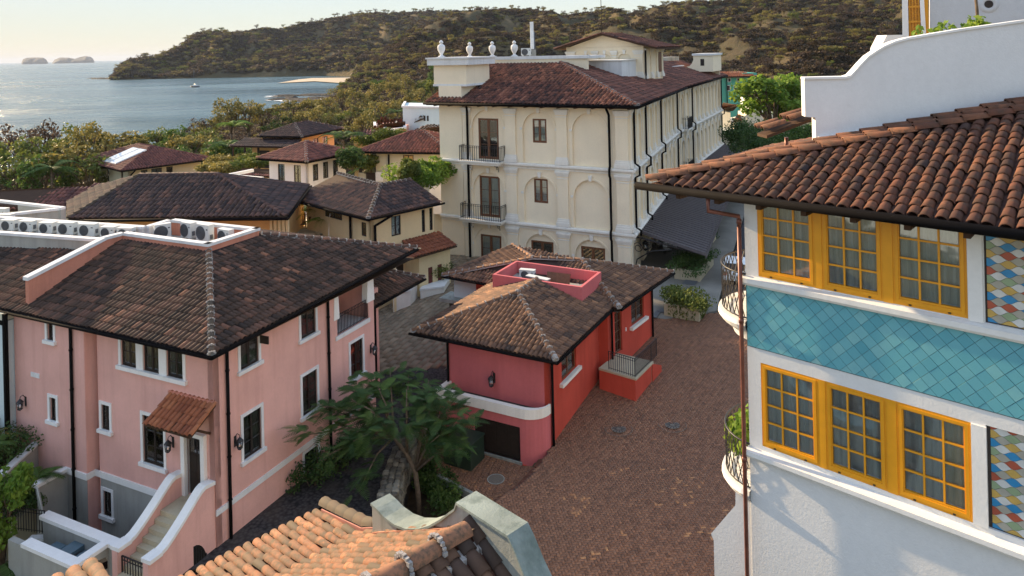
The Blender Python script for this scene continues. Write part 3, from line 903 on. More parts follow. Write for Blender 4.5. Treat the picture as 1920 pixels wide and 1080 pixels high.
def lay(parent, pieces, zf, mat, name, thick, n_single, gap=0.008, tint=None, lift=0.0):
    """pieces: (n,5) centre x, y, angle, length, width. Bevel-less blocks with uneven tops; the largest in view become objects."""
    P = np.asarray(pieces, float)
    n = len(P)
    z = zf(P[:, 0], P[:, 1]) + rng.normal(0, 0.0035, n) + lift
    e = 0.05
    sx = (zf(P[:, 0] + e, P[:, 1]) - zf(P[:, 0] - e, P[:, 1])) / (2 * e)
    sy = (zf(P[:, 0], P[:, 1] + e) - zf(P[:, 0], P[:, 1] - e)) / (2 * e)
    tn = rng.random(n) if tint is None else tint
    c, s_ = np.cos(P[:, 2]), np.sin(P[:, 2])
    w = np.c_[P[:, 0], P[:, 1], z]
    px, py = pixel(w)
    d = np.linalg.norm(w - CAM, axis=1)
    size = P[:, 3] * P[:, 4] / d ** 3
    vis = (px > -30) & (px < 1950) & (py > 0) & (py < 1110)
    P, z, sx, sy, tn, c, s_, w, size, px, py = (q[vis] for q in (P, z, sx, sy, tn, c, s_, w, size, px, py))
    show = size.copy()
    show[(py > 1079) | (px > 1919) | (px < 0)] = 0
    show[(px < 1000 - (py - 960) * -0.30) & (py > 935)] = 0          # behind the near roof
    show[px > 1335] = 0                                               # behind the white house
    sing = np.zeros(len(P), bool)
    if n_single: sing[np.argsort(-show)[:n_single]] = True
    base = np.array([[-.5, -.5, 0], [.5, -.5, 0], [.5, .5, 0], [-.5, .5, 0], [-.5, -.5, -1], [.5, -.5, -1], [.5, .5, -1], [-.5, .5, -1]])
    fc = np.array([[0, 1, 2, 3], [0, 4, 5, 1], [1, 5, 6, 2], [2, 6, 7, 3], [3, 7, 4, 0]], np.int32)
    if n_single:
        l0, w0 = P[0, 3], P[0, 4]
        v = base * np.array([l0 - gap, w0 - gap, thick])
        ts = np.linspace(0, 1, 16)
        var = [mesh_np(name, v, fc, mat, np.full(8, t)) for t in ts]
        for i in np.flatnonzero(sing):
            X_ = Vector((c[i], s_[i], sx[i] * c[i] + sy[i] * s_[i])).normalized()
            Y_ = Vector((-s_[i], c[i], -sx[i] * s_[i] + sy[i] * c[i])).normalized()
            Z_ = X_.cross(Y_)
            m4 = Matrix(((X_.x, Y_.x, Z_.x, w[i, 0]), (X_.y, Y_.y, Z_.y, w[i, 1]), (X_.z, Y_.z, Z_.z, w[i, 2]), (0, 0, 0, 1)))
            put(name, var[int(tn[i] * 15.99)], parent, mw=m4)
    r = ~sing
    k = int(r.sum())
    if k:
        lx = base[None, :, 0] * (P[r, 3] - gap)[:, None]
        ly = base[None, :, 1] * (P[r, 4] - gap)[:, None]
        X = w[r, 0:1] + lx * c[r][:, None] - ly * s_[r][:, None]
        Y = w[r, 1:2] + lx * s_[r][:, None] + ly * c[r][:, None]
        Z = zf(X, Y) + (z[r] - zf(P[r, 0], P[r, 1]))[:, None] + base[None, :, 2] * thick
        ff = fc[None] + (np.arange(k) * 8)[:, None, None]
        me = mesh_np(name + 's', np.stack([X, Y, Z], -1).reshape(-1, 3), ff.reshape(-1, 4), mat, np.repeat(tn[r], 8))
        setp(put(name + 's', me, parent), kind='stuff')

def herringbone(poly, w, ang):
    P = np.array(poly, float)
    c, s_ = math.cos(ang), math.sin(ang)
    Q = np.c_[P[:, 0] * c + P[:, 1] * s_, -P[:, 0] * s_ + P[:, 1] * c] / w
    lo, hi = np.floor(Q.min(0)).astype(int) - 4, np.ceil(Q.max(0)).astype(int) + 4
    out = []
    for y in range(lo[1], hi[1]):
        k = np.arange(lo[0] // 4 - 1, hi[0] // 4 + 2) * 4
        hx = k + (y % 4)
        out.append(np.c_[hx + 1.0, np.full(len(k), y + .5), np.zeros(len(k))])
        vx = k + ((y + 3) % 4)
        out.append(np.c_[vx + .5, np.full(len(k), y + 1.0), np.full(len(k), math.pi / 2)])
    o = np.vstack(out)
    X = (o[:, 0] * c - o[:, 1] * s_) * w
    Y = (o[:, 0] * s_ + o[:, 1] * c) * w
    ok = inside(poly, X, Y)
    n = int(ok.sum())
    return np.c_[X[ok], Y[ok], o[ok, 2] + ang, np.full(n, 2 * w), np.full(n, w)]

yard_poly = [(1.42, 34.2), (0.9, 32.9), (0.15, 31.6), (-1.05, 30.3), (-2.3, 29.1), (-4.2, 26.0), (-4.5, 19), (18, 19), (18, 48.4), (9.6, 46.6), (7.6, 47.2), (4.0, 41.5)]
bed = plain('brick_bed', (0.075, 0.055, 0.045), 0.95, 0.1, 0, 0.2, 3)
yard = surface('brick_courtyard', yard_poly, bed, -0.03)
pc = herringbone(yard_poly, 0.118, rad(8))
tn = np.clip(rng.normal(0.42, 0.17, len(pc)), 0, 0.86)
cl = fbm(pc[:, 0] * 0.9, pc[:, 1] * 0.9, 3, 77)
lit_bricks = (rng.random(len(pc)) < 0.20) & (cl > 0.61) & (np.hypot((pc[:, 0] - 5.0) / 3.0, (pc[:, 1] - 28.5) / 3.0) < 1.3)  # brighter tint paints a patch of reflected light into these bricks
tn[lit_bricks] = rng.uniform(0.92, 1.0, int(lit_bricks.sum()))
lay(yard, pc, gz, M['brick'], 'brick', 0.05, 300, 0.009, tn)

# the sunk brick terrace in front of the red house's cellar doors, with two curved steps
terr_z = lambda x, y: np.asarray(x, float) * 0 - 0.62
terr_poly = [(1.1, 33.9), (0.75, 33.0), (0.0, 31.75), (-1.0, 30.75), (-2.2, 31.6), (-3.9, 33.2), (-4.6, 35.2), (-3.6, 37.5), (0.5, 36.0)]
terr = surface('brick_terrace', terr_poly, bed, -0.03, lambda x, y: -0.62, 0.9)
pc = herringbone(terr_poly, 0.118, rad(28))
lay(terr, pc, terr_z, M['brick'], 'brick', 0.05, 120, 0.012, np.clip(rng.normal(0.58, 0.18, len(pc)), 0, 0.9))
m = MB()
m.bar((-3.9, 33.05, -.68), (-1.05, 30.62, -.68), 0.16, 0.34)
setp(m.build('terrace_kerb', M['concrete']), 'low weathered concrete kerb edging the sunken brick terrace', 'kerb')
m = MB()
cur = [(1.28, 34.15), (0.78, 32.95), (0.03, 31.68), (-1.10, 30.42), (-2.2, 29.3)]
for k in range(len(cur) - 1):
    (xa, ya), (xb, yb) = cur[k], cur[k + 1]
    d = np.array([xb - xa, yb - ya]); d /= np.linalg.norm(d)
    nrm = np.array([d[1], -d[0]])
    if nrm[0] > 0: nrm = -nrm
    L_ = math.hypot(xb - xa, yb - ya)
    for q in range(int(L_ / .13)):
        a = np.array([xa, ya]) + d * q * .13
        m.obox((a[0], a[1], -.62), (d[0] * .12, d[1] * .12, 0), (nrm[0] * .30, nrm[1] * .30, 0), (0, 0, .30 + random.uniform(-.006, .006)))
setp(m.build('brick_step', plain('step_brick', (0.14, 0.058, 0.036), 0.9, 0.15, 0, 0.35, 6)), 'curved brick step down from the courtyard to the sunken terrace', 'step')

# the dark cobbled lane beside the pink house and the pale slabs beyond it
cobm, ct, cb = mat_base('dark_cobbles', 0.9, 0.2)
cp_ = pos(ct)
vo = nodes(ct, 'ShaderNodeTexVoronoi', Scale=7.0)
ct.links.new(cp_, vo.inputs['Vector'])
cc = ramp(ct, vo.outputs['Distance'], [(0.15, (0.070, 0.064, 0.062)), (0.55, (0.040, 0.037, 0.037)), (0.8, (0.018, 0.017, 0.017))])
cc = mix(ct, ramp(ct, noise(ct, cp_, 0.8, 5), [(0.45, (0,) * 3), (0.7, (0.6,) * 3)]), cc, (0.085, 0.066, 0.052))
ct.links.new(cc, cb.inputs['Base Color'])
bump(ct, cb, vo.outputs['Distance'], -0.8, 0.05)
lane_poly = [(-15.6, 20), (-3.6, 20), (-4.3, 26), (-5.9, 29), (-5.7, 33), (-4.2, 38), (-4.0, 41.3), (-8.2, 41.5), (-10.2, 37.5)]
surface('cobbled_lane', lane_poly, cobm, 0.0, None, 1.6)
slab_poly = [(-8.2, 41.5), (-4.0, 41.3), (-2.6, 41.0), (1.5, 47), (4.5, 53), (-6, 66), (-13, 57), (-10.5, 50), (-9.2, 45)]
lane2 = surface('paved_lane', slab_poly, bed, -0.03)
ang = rad(62)
gx, gy = np.meshgrid(np.arange(-60, 60), np.arange(-90, 90))
lx, ly = (gx + 0.5 * (gy % 2)).ravel() * 0.8, gy.ravel() * 0.45
X = -4 + lx * math.cos(ang) - ly * math.sin(ang); Y = 50 + lx * math.sin(ang) + ly * math.cos(ang)
ok = inside(slab_poly, X, Y)
lay(lane2, np.c_[X[ok], Y[ok], np.full(ok.sum(), ang), np.full(ok.sum(), .8), np.full(ok.sum(), .45)], gz, M['slab'], 'paving_slab', 0.05, 160, 0.02)
fore_poly = [(7.6, 47.2), (9.6, 46.6), (13.2, 47.6), (38, 110), (22, 112), (6, 60)]
surface('forecourt', fore_poly, plain('pale_paving', (0.20, 0.185, 0.155), 0.9, 0.15, 0, 0.15, 0.7, 0.2), 0.012)
surface('road', [(13.6, 48.0), (18.5, 48.5), (44, 112), (39, 113)], M['asphalt'], 0.02)

# thin sea air: far land pales towards the sky
vm_ = bpy.data.materials.new('sea_haze')
vm_.use_nodes = True
vt = vm_.node_tree
vt.nodes.clear()
vo_ = vt.nodes.new('ShaderNodeOutputMaterial')
pv_ = vt.nodes.new('ShaderNodeVolumePrincipled')
pv_.inputs['Color'].default_value = (0.74, 0.82, 0.94, 1)
pv_.inputs['Density'].default_value = 0.000042
pv_.inputs['Anisotropy'].default_value = 0.0
vt.links.new(pv_.outputs[0], vo_.inputs['Volume'])
setp(MB().box(-32000, 32000, -3000, 32000, -18, 175).build('haze', vm_), kind='stuff')

# ================================================================== the white house on the right
HP = math.pi / 2
WH = thing('white_house', 'white house with yellow windows, a band of teal diamond tiles and a terracotta roof', 'house', (4.65, 14.5, 0), -42.5)
UW, LW = (0.25, 3.85, 14.36, 16.0), (0.25, 3.85, 10.96, 12.63)
wall(-0.02, 9.0, -1.0, 16.13, [UW, LW, (4.09, 6.45, 14.35, 16.1), (4.06, 6.45, 10.97, 12.66)], 0.05).build('wall', M['white'], WH)
MB().box(-0.02, 9, 0.30, 7.5, -1, 15.9).build('side_wall', M['white'], WH)
MB().quad((4.05, 0.045, 10.9), (6.5, 0.045, 10.9), (6.5, 0.045, 16.12), (4.05, 0.045, 16.12)).build('mosaic_bed', M['grout'], WH)
for z0, z1, out in ((14.16, 14.34, 0.11), (10.70, 10.87, 0.16)):
    m = MB()
    m.prism([(-0.06, 0.0, z0), (-0.06, -out + .03, z0), (-0.06, -out, z0 + .05), (-0.06, -out, z1 - .04), (-0.06, -0.02, z1), (-0.06, 0, z1)], (9.1, 0, 0))
    m.build('ledge', M['white_trim'], WH)
for za, zb in ((14.345, 15.95), (10.965, 12.63)):
    MB().box(3.86, 4.07, -0.035, 0.03, za, zb).build('pilaster', M['white_trim'], WH)

def yellow_window(cx, z, w, h, gap):
    return window(WH, (cx, 0, z), 0, w, h, 1, 3, 4, 'yellow_wood', None, 0, False, 0.035, 'curtain', 'yellow_window', True, 0.11, 0.032, gap, 'glass_b')
for z, h in ((14.36, 1.64), (10.96, 1.67)):
    for k, (a, b) in enumerate(((0.25, 1.37), (1.50, 2.56), (2.72, 3.85))):
        wdo = yellow_window((a + b) / 2, z, b - a, h, 0.25 if (z < 12 and k == 1) else 0)
        m = MB()
        w2 = (b - a) / 2
        for x0, x1, z0, z1 in ((-w2 + .04, -w2 + .09, .05, h - .04), (w2 - .09, w2 - .04, .05, h - .04), (-w2 + .09, w2 - .09, .05, .11), (-w2 + .09, w2 - .09, h - .09, h - .04)):
            m.box(x0, x1, -0.012, 0.004, z0, z1)
        m.build('sash', M['yellow_wood'], wdo)
        for q in (-.3, .3):
            MB().box(q - .02, q + .02, -.025, .0, .025, .045).build('weep_hole', M['iron'], wdo)
    for a, b in ((1.37, 1.50), (2.56, 2.72)):
        MB().box(a, b, -0.008, 0.06, z, z + h).build('window_post', M['yellow_wood'], WH)

# teal diamond tiles, each its own piece
sd_ = 0.192
dg = sd_ * math.sqrt(2) / 2
bm = MB().quad((-.02, -.004, 12.9), (9, -.004, 12.9), (9, -.004, 14.165), (-.02, -.004, 14.165)).build('tile_bed', M['tile_grout'], WH)
def clip_rect(P, x0, x1, z0, z1):
    for ax, val, sgn in ((0, x0, 1), (0, x1, -1), (1, z0, 1), (1, z1, -1)):
        out = []
        for i in range(len(P)):
            a, b = P[i], P[(i + 1) % len(P)]
            da, db = sgn * (a[ax] - val), sgn * (b[ax] - val)
            if da >= 0: out.append(a)
            if (da >= 0) != (db >= 0):
                t = da / (da - db)
                out.append(tuple(a[k] + t * (b[k] - a[k]) for k in (0, 1)))
        P = out
        if len(P) < 3: return None
    return P
def plate(P, y0, y1, name, mat, parent, tint=None):
    """A thin tile with bevelled edge, outline P in (x, z), face at y0."""
    n = len(P)
    c = np.mean(P, axis=0)
    ins = [tuple(c + (np.array(q) - c) * 0.985) for q in P]
    v = [(q[0], y0, q[1]) for q in ins] + [(q[0], y0 + .0025, q[1]) for q in P] + [(q[0], y1, q[1]) for q in P]
    v = np.array(v) - np.array((c[0], 0, c[1]))
    area = sum(P[i][0] * P[(i + 1) % n][1] - P[(i + 1) % n][0] * P[i][1] for i in range(n))
    f = [tuple(range(n))] + [(n + i, n + (i + 1) % n, (i + 1) % n, i) for i in range(n)] + [(2 * n + i, 2 * n + (i + 1) % n, n + (i + 1) % n, n + i) for i in range(n)]
    if area < 0: f = [q[::-1] for q in f]
    me = bpy.data.meshes.new(name)
    me.from_pydata([tuple(q) for q in v], [], f)
    if tint is not None:
        a = me.attributes.new('tint', 'FLOAT', 'POINT'); a.data.foreach_set('value', np.full(len(v), tint, np.float32))
    me.materials.append(mat)
    return put(name, me, parent, (c[0], 0, c[1]))
r_ = random.Random(3)
i = 0
for cx in np.arange(0.0, 7.6, dg):
    for cz in np.arange(12.9, 14.4, 2 * dg):
        z = cz + (dg if i % 2 else 0)
        g = 0.004
        P = clip_rect([(cx - dg + g, z), (cx, z - dg + g), (cx + dg - g, z), (cx, z + dg - g)], 0.0, 8.9, 12.92, 14.158)
        if P: plate(P, -0.016 - r_.uniform(0, .004), -.003, 'teal_tile', M['teal'], WH, min(1, max(0, r_.gauss(.42, .22))))
    i += 1

# ogee mosaic
oa, ob = 0.140, 0.0700
def ogee(cx, cz, s=0.965):
    xs = np.linspace(-oa, oa, 17)
    up = [(x, ob * 0.5 * (1 + math.cos(math.pi * x / oa))) for x in xs]
    P = [(cx + x * s, cz + z * s) for x, z in up[::-1]] + [(cx + x * s, cz - z * s) for x, z in up[1:-1]]
    return P
seq = [4, 3, 2, 4, 3, 5, 2, 4, 3, 5]
for z0, z1 in ((14.37, 16.1), (10.99, 12.64)):
    for i in range(0, 18):
        cx = 4.14 + i * oa
        if cx > 6.5: break
        for j in range(0, 26):
            cz = z0 + j * 2 * ob + (ob if i % 2 else 0)
            P = clip_rect(ogee(cx, cz), 4.12, 6.42, z0, z1)
            if not P: continue
            k = seq[(j + (i // 2) * 4) % 10] if i % 2 == 0 else (0 if (j + i // 2) % 2 else 1)
            plate(P, 0.036 - r_.uniform(0, .002), .044, 'mosaic_tile', M['arab%d' % k], WH)

# roof
s1, s2 = 0.375, 0.236
wf = [[(-1.95, -.55, 16.05), (9.0, -.55, 16.05), (9.0, 6.34, 18.63)], [(-1.95, 6.34, 16.05), (-1.95, -.55, 16.05), (9.0, 6.34, 18.63)]]
WR = roof_slab(wf, 0.09).build('roof', plain('tile_pan', (0.085, 0.045, 0.035), 0.9, 0.15, 0, 0.3, 6, 0.4), WH)
tiles(WR, wf, T['white'], 0.218, 0.268, 300, 6, True, (0.52, 0.24), jit=1.1, wd=.47)
ridge(WR, (-1.95, -.55, 16.07), (9.0, 6.34, 18.65), T['white'], 0.13, 0.44, False, tint=(0.72, 0.12))
hd, nl = np.array((.846, .532)), np.array((-.532, .846))
for off, zz in ((0.26, -.02), (0.52, 0.0)):
    a = np.array((-1.95, -.55)) + nl * off
    b = a + hd * 11.5
    ridge(WR, (a[0] + .25, a[1] + .15, 16.10 + zz), (b[0], b[1], 18.50 + zz), T['white'], 0.115, 0.46, False, tint=(0.80, 0.08))
gutter([(-2.15, -.66, 16.02), (9, -.66, 16.02)], 0.085).build('gutter', M['gutter'], WH)
MB().box(-1.9, 9, -.52, 0.0, 15.93, 15.955).build('soffit', M['eave_wood'], WH)
for k in range(12):
    x = -1.2 + k * 0.86
    MB().box(x - .05, x + .05, -.56, 0.02, 15.83, 15.925).build('rafter', M['eave_wood'], WH)
m = MB()
m.tube([(-.50, -.60, 15.98), (-.50, -.60, 15.68), (-.06, -.16, 15.55), (-.06, -.16, 15.35)], .045, 10)
m.tube([(-.06, -.16, 15.40), (-.06, -.16, 13.5), (-.06, -.16, -1)], .042, 10)
for z in (15.4, 13.4, 10.6, 8): m.tube([(-.06, -.16, z), (-.06, -.16, z + .10)], .052, 10)
m.build('downpipe', M['copper'], WH)

# curved parapet wall that stands behind the hip
o2 = np.array((-1.95, -.55)) + nl * 0.9
prof = [(3.45, 18.215), (4.30, 18.22), (4.40, 18.25), (4.50, 18.36), (4.62, 18.50), (4.76, 18.65), (4.92, 18.76), (5.08, 18.86), (5.3, 18.96), (5.56, 19.03), (6.0, 19.10), (6.6, 19.19), (7.8, 19.34), (9.6, 19.5)]
pm_ = MB()
pm_.prism([(3.45, 0, 17.40), (3.66, 0, 17.38), (3.66, 0, 16.3), (9.6, 0, 16.9)] + [(a, 0, b) for a, b in prof[::-1]], (0, .34, 0))
pw = pm_.build('parapet_wall', M['white'], WH, (o2[0], o2[1], 0), math.atan2(.532, .846))
cap = MB()
for (a, b), (c, d) in zip(prof, prof[1:]):
    cap.prism([(a, -.035, b + .002), (c, -.035, d + .002), (c, -.035, d + .05), (a, -.035, b + .05)], (0, .41, 0))
cap.build('coping', M['white_trim'], pw)
fil = MB().prism([(3.7, -.06, 16.86), (9.6, -.06, 17.72), (9.6, -.06, 17.86), (3.7, -.06, 16.97)], (0, .055, 0)).build('flashing', M['white_trim'], pw)
# the tail of another tiled eave that reaches past the wall's end
te = [[(-1.00, 2.95, 16.86), (-0.62, 2.62, 16.86), (0.30, 3.35, 17.30), (-0.08, 3.68, 17.30)]]
tr_ = roof_slab(te, .07).build('side_eave', M['eave_wood'], WH)
for k in range(2):
    a = np.array((-0.98 + k * .26, 2.93 - k * .22, 16.90)); b = a + np.array((.95, .76, .46))
    ridge(tr_, a, b, T['white'], .13, .5, False, tint=(.85, .08))
m = MB(); m.tube([(-.45, 3.35, 16.75), (-.45, 3.35, 16.42), (-.15, 3.6, 16.30)], .05, 8); m.build('eave_downpipe', M['copper'], WH)

# two bow-fronted balconies on the hidden side, seen edge on
def bow(z, cy, name):
    outl = lambda ax, ay, zz: [(-ax * math.sin(t), cy - ay * math.cos(t), zz) for t in np.linspace(0, math.pi, 17)]
    rings = [outl(.50, .70, z - .55), outl(.66, .86, z - .46), outl(.72, .92, z - .32), outl(.92, 1.06, z - .20), outl(1.0, 1.12, z - .10), outl(.98, 1.10, z)]
    m = MB()
    for A, B in zip(rings, rings[1:]):
        for k in range(16): m.add([A[k], A[k + 1], B[k + 1], B[k]], [(3, 2, 1, 0)], 0, True)
    m.quad(*rings[-1]); m.quad(*rings[0][::-1])
    b = m.build(name, M['white_trim'], WH)
    r = MB()
    P, Q = outl(.90, 1.05, z), outl(.90, 1.05, z + .95)
    r.tube(Q, .022, 8); r.tube([(a, b_, c + .06) for a, b_, c in P], .014, 6)
    n = 22
    PP = [np.array((-.90 * math.sin(t), cy - 1.05 * math.cos(t), 0)) for t in np.linspace(0.04, math.pi - .04, n + 1)]
    for k in range(n):
        for s_ in (1, -1):
            for q in range(2):
                u, v = (k, k + 1) if s_ > 0 else (k + 1, k)
                r.bar(PP[u] + (0, 0, z + .08 + q * .42), PP[v] + (0, 0, z + .08 + (q + 1) * .42), .014, .014)
    r.build('railing', M['iron'], b)
    return b
bow(13.42, 1.0, 'balcony'); bow(9.98, 1.0, 'balcony')
m = MB().prism([(-.36, .03, 9.9), (-.02, .03, 9.9), (-.02, .03, -1), (-.88, .03, -1), (-.88, .03, 8.55), (-.94, .03, 8.66), (-.37, .03, 9.5)][::-1], (0, 3.0, 0))
m.build('buttress', M['white'], WH)
# upper storey set back behind the parapet
m = MB()
m.prism([(0, 0, 16), (0.10, 0, 20.6), (8, 0, 20.6), (8, 0, 16)][::-1], (0, 3, 0))
up_ = m.build('roof_room', stucco('grey_white_stucco', (0.50, 0.51, 0.52), 0.05, (.35, .35, .35), .15), WH, (1.42, 8.76, 0), rad(12.5))
W0 = MB().prism([(-.62, -.25, 16), (-.58, -.25, 20.6), (-.44, -.25, 20.6), (-.44, -.25, 16)][::-1], (0, .6, 0)).build('end_wall', M['white_trim'], up_)
MB().prism([(-.06, -.27, 16), (-.16, -.27, 20.6), (-.06, -.27, 20.6), (.08, -.27, 16)], (0, .27, 0)).build('arch_rib', M['white_trim'], up_)
sc = MB()
for k in range(5): sc.box(-.42 + k * .075, -.39 + k * .075, -.06, -.02, 16, 20.6)
for k in range(9): sc.box(-.44, -.08, -.075, -.015, 17.0 + k * .42, 17.06 + k * .42)
sc.build('yellow_screen', M['yellow_wood'], up_)
MB().quad((-.46, 0.0, 16), (0.05, 0.0, 16), (0.05, 0.0, 20.6), (-.46, 0.0, 20.6)).build('screen_back', M['yellow_wood'], up_)
for x in (1.46, 2.62):
    t = MB(); t.lathe([(.24, 0), (.20, .035), (.12, .045), (.10, .02)], 20)
    q = t.build('porthole', up_.data.materials[0], up_); q.matrix_basis = Matrix.Translation((x, 0, 19.95 + (x - 1.46) * .03)) @ Matrix.Rotation(HP, 4, 'X')
    t = MB(); t.lathe([(.105, 0), (.10, .036)], 20)
    q2 = t.build('porthole_glass', M['darkwood'], q)
sh = MB().box(2.55, 4.4, -.45, 0, 19.62, 19.71).build('shelf', M['white_trim'], up_)
ch = MB().prism([(-.40, 0, 18.3), (-.32, 0, 18.85), (-.15, 0, 19.17), (.28, 0, 19.17), (.42, 0, 19.02), (.42, 0, 18.3)][::-1], (0, .5, 0)).build('chimney', M['white_trim'], WH, (1.28, 5.93, 0), rad(42))

# ================================================================== the pink house on the left
PO = (-11.89, 27.71, 0)
PK = thing('pink_house', 'pink stucco house with a dark weathered tile roof and white outside stair', 'house', PO, 65)
LF = -HP                                   # rotation of things on a facade that faces -x
def cut(cx, z, w, h): return (cx - w / 2, cx + w / 2, z, z + h)

RW = [(1.87, 6.30, .98, 1.10), (5.42, 6.22, .98, 1.15), (1.93, 2.62, .98, 1.75), (5.42, 2.74, .98, 1.78), (8.88, 2.92, .98, 1.75), (5.42, 0.12, .92, 0.92)]
wr_ = wall(0, 10.4, -1.2, 7.85, [cut(*q) for q in RW] + [(7.45, 9.95, 5.45, 7.45)], 0.14).build('wall', M['pink'], PK)
for k, (cx, z, w, h) in enumerate(RW):
    if k == 5: window(PK, (cx, 0, z), 0, w, h, 2, 2, 4, 'iron', 'pale_trim', .12, False, 0.1, None, 'cellar_grille')
    else: window(PK, (cx, 0, z), 0, w, h, 2, 1, 2 if k < 2 else 3, 'darkwood', 'pale_trim', .13, True, 0.06, 'curtain_w', cur_gap=.12)
# an open shutter by the near upper window
MB().obox((2.42, -.02, 7.02), (.02, -.46, 0), (.05, 0, 0), (0, 0, .32)).build('shutter', M['darkwood'], PK)
# left facade: the main part and the part that steps forward beyond the jog
LW_ = [(1.06, 1.72, .88, 2.42), (2.06, 6.24, .93, 1.16), (3.43, 6.24, .93, 1.16), (4.78, 6.24, .93, 1.16), (6.33, 3.30, .52, 1.06), (3.42, 2.46, 1.22, 1.95), (6.33, -.36, .52, 1.05)]
wall(-6.80, 0, -2.2, 7.9, [(-b, -a, c, d) for a, b, c, d in (cut(*q) for q in LW_)], 0.14).build('wall', M['pink'], PK, (0, 0, 0), LF)
JX, JY = -0.38, 7.10
LW2 = [(9.25, 3.30, .44, 1.00), (9.32, 6.80, .44, .85)]
wall(-11.95, -JY, -2.2, 7.75, [(-b, -a, c, d) for a, b, c, d in (cut(*q) for q in LW2)], 0.14).build('wall', M['pink'], PK, (JX, 0, 0), LF)
MB().box(JX + .01, 0.2, JY - .02, JY + .3, -2.2, 7.7).build('wall', M['pink'], PK)
MB().box(0.3, 10.2, 9.5, 11.9, -1, 7.6).build('wall', M['pink'], PK)
MB().box(10.1, 10.39, 0.3, 9, -1, 7.6).build('wall', M['pink'], PK)
for k, (cy, z, w, h) in enumerate(LW_):
    if k == 0: continue
    n3 = 3 if h > 1.5 else 2
    o_ = window(PK, (0, cy, z), LF, w, h, 2, 1, n3, 'darkwood', 'white_trim', .13 if k not in (1, 2, 3) else 0.0, k not in (1, 2, 3), 0.07, 'curtain_w' if k in (1, 2, 3) else None, cur_gap=.35)
t = MB()
for y0, y1 in ((1.45, 1.60), (2.53, 2.96), (3.90, 4.31), (5.25, 5.39)): t.box(-.05, .10, y0, y1, 6.24, 7.55)
t.box(-.14, .08, 1.38, 5.46, 6.08, 6.24)
t.build('window_surround', M['white_trim'], PK)
for cy, z, w, h in LW2: window(PK, (JX, cy, z), LF, w, h, 1, 1, 2, 'darkwood', 'white_trim', .13, True, 0.10, None)
# band between basement and ground floor; the basement wall below it is grey
m = MB()
m.box(0.42, 10.42, -.05, 0, 1.22, 1.45); m.box(-.02, .42, -.052, 0, 1.22, 1.45)
m.build('band', M['pale_trim'], PK)
m = MB(); m.box(-.06, 0, 1.96, JY - .06, 1.20, 1.46); m.box(JX - .06, JX, JY - .06, 8.5, 1.20, 1.46); m.box(JX, -.0, JY - .07, JY - .02, 1.20, 1.46)
m.build('band', M['white_trim'], PK)
m = wall(-6.74, -1.96, -2.2, 1.2, [(-b, -a, c, d) for a, b, c, d in (cut(*LW_[6]),)], 0.03, .03)
m.build('basement_wall', M['grey_wall'], PK, (-.012, 0, 0), LF)
MB().box(JX - .012, JX, JY - .03, 8.4, -2.2, 1.2).build('basement_wall', M['grey_wall'], PK)
# front door and its frame
m = MB(); m.box(-.16, .1, .42, .62, 1.72, 4.3); m.box(-.16, .1, 1.50, 1.70, 1.72, 4.3); m.box(-.16, .1, .62, 1.50, 4.14, 4.3)
m.build('door_frame', M['white_trim'], PK)
dr = MB().box(.10, .16, .62, 1.50, 1.72, 4.14).build('door', M['darkwood'], PK)
m = MB()
for y0, y1, z0, z1 in ((.70, 1.02, 1.85, 2.6), (1.1, 1.42, 1.85, 2.6), (.70, 1.02, 2.7, 3.3), (1.1, 1.42, 2.7, 3.3)): m.box(.085, .10, y0, y1, z0, z1)
m.build('door_panel', M['darkwood'], dr)
for y0 in (.72, 1.1):
    MB().box(.09, .098, y0, y0 + .3, 3.4, 3.95).build('door_pane', M['glass_b'], dr)
MB().lathe([(.0, 0), (.03, .01), (.03, .03), (0, .05)], 8, (.06, .72, 2.75)).build('door_knob', M['copper'], dr)
# tiled awning over the door
af = [[(-1.22, 2.35, 4.93), (-1.22, -.15, 4.93), (-.02, -.15, 5.60), (-.02, 2.35, 5.60)]]
aw = roof_slab(af, .08).build('awning', M['eave_wood'], PK)
tiles(aw, af, T['orange'], 0.24, 0.36, 120, 5, True, (.38, .22))
ridge(aw, (-1.2, -.16, 4.95), (-.05, -.16, 5.62), T['orange'], .11, .42, False, tint=(.8, .1))
MB().box(-.10, 0, -.15, 2.4, 5.60, 5.70).build('awning_flashing', M['pink_dark'], PK)
for y in (0.2, 2.0): MB().bar((-.02, y, 4.4), (-.9, y, 5.0), .07, .09).build('bracket', M['eave_wood'], PK)
# stair with curved parapets
st = MB().box(-1.15, 0, .35, 1.66, -1, 1.715).build('landing', M['step'], PK)
for k in range(8):
    MB().box(-1.15 - (k + 1) * .26, -1.15 - k * .26, .35, 1.66, -1.2, 1.715 - (k + 1) * .18).build('stair_step', M['step'], PK)
pp = [(0.0, 2.45), (-.45, 2.52), (-.62, 2.46), (-.85, 2.30), (-1.15, 2.06), (-1.5, 1.80), (-1.9, 1.52), (-2.2, 1.34), (-2.42, 1.28), (-2.95, 1.28)]
for y0, nm in ((.045, 'pink'), (1.67, 'pink')):
    pl = [(x, y0, z) for x, z in pp] + [(-2.95, y0, -1.4), (0, y0, -1.4)]
    pr_ = MB().prism(pl, (0, .28, 0)).build('stair_parapet', M['pink'], PK)
    m = MB()
    for (a, b), (c, d) in zip(pp, pp[1:]):
        e = .05 if a > -2.4 else .09
        m.prism([(a, y0 - e, b), (c, y0 - e, d), (c, y0 - e, d + .14), (a, y0 - e, b + .14)], (0, .28 + 2 * e, 0))
    m.build('coping', M['white_trim'], pr_)
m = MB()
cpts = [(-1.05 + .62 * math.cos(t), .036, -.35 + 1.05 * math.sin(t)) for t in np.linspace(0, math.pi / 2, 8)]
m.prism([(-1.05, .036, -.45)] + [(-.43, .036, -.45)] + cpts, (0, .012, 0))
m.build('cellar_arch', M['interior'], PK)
m = MB()
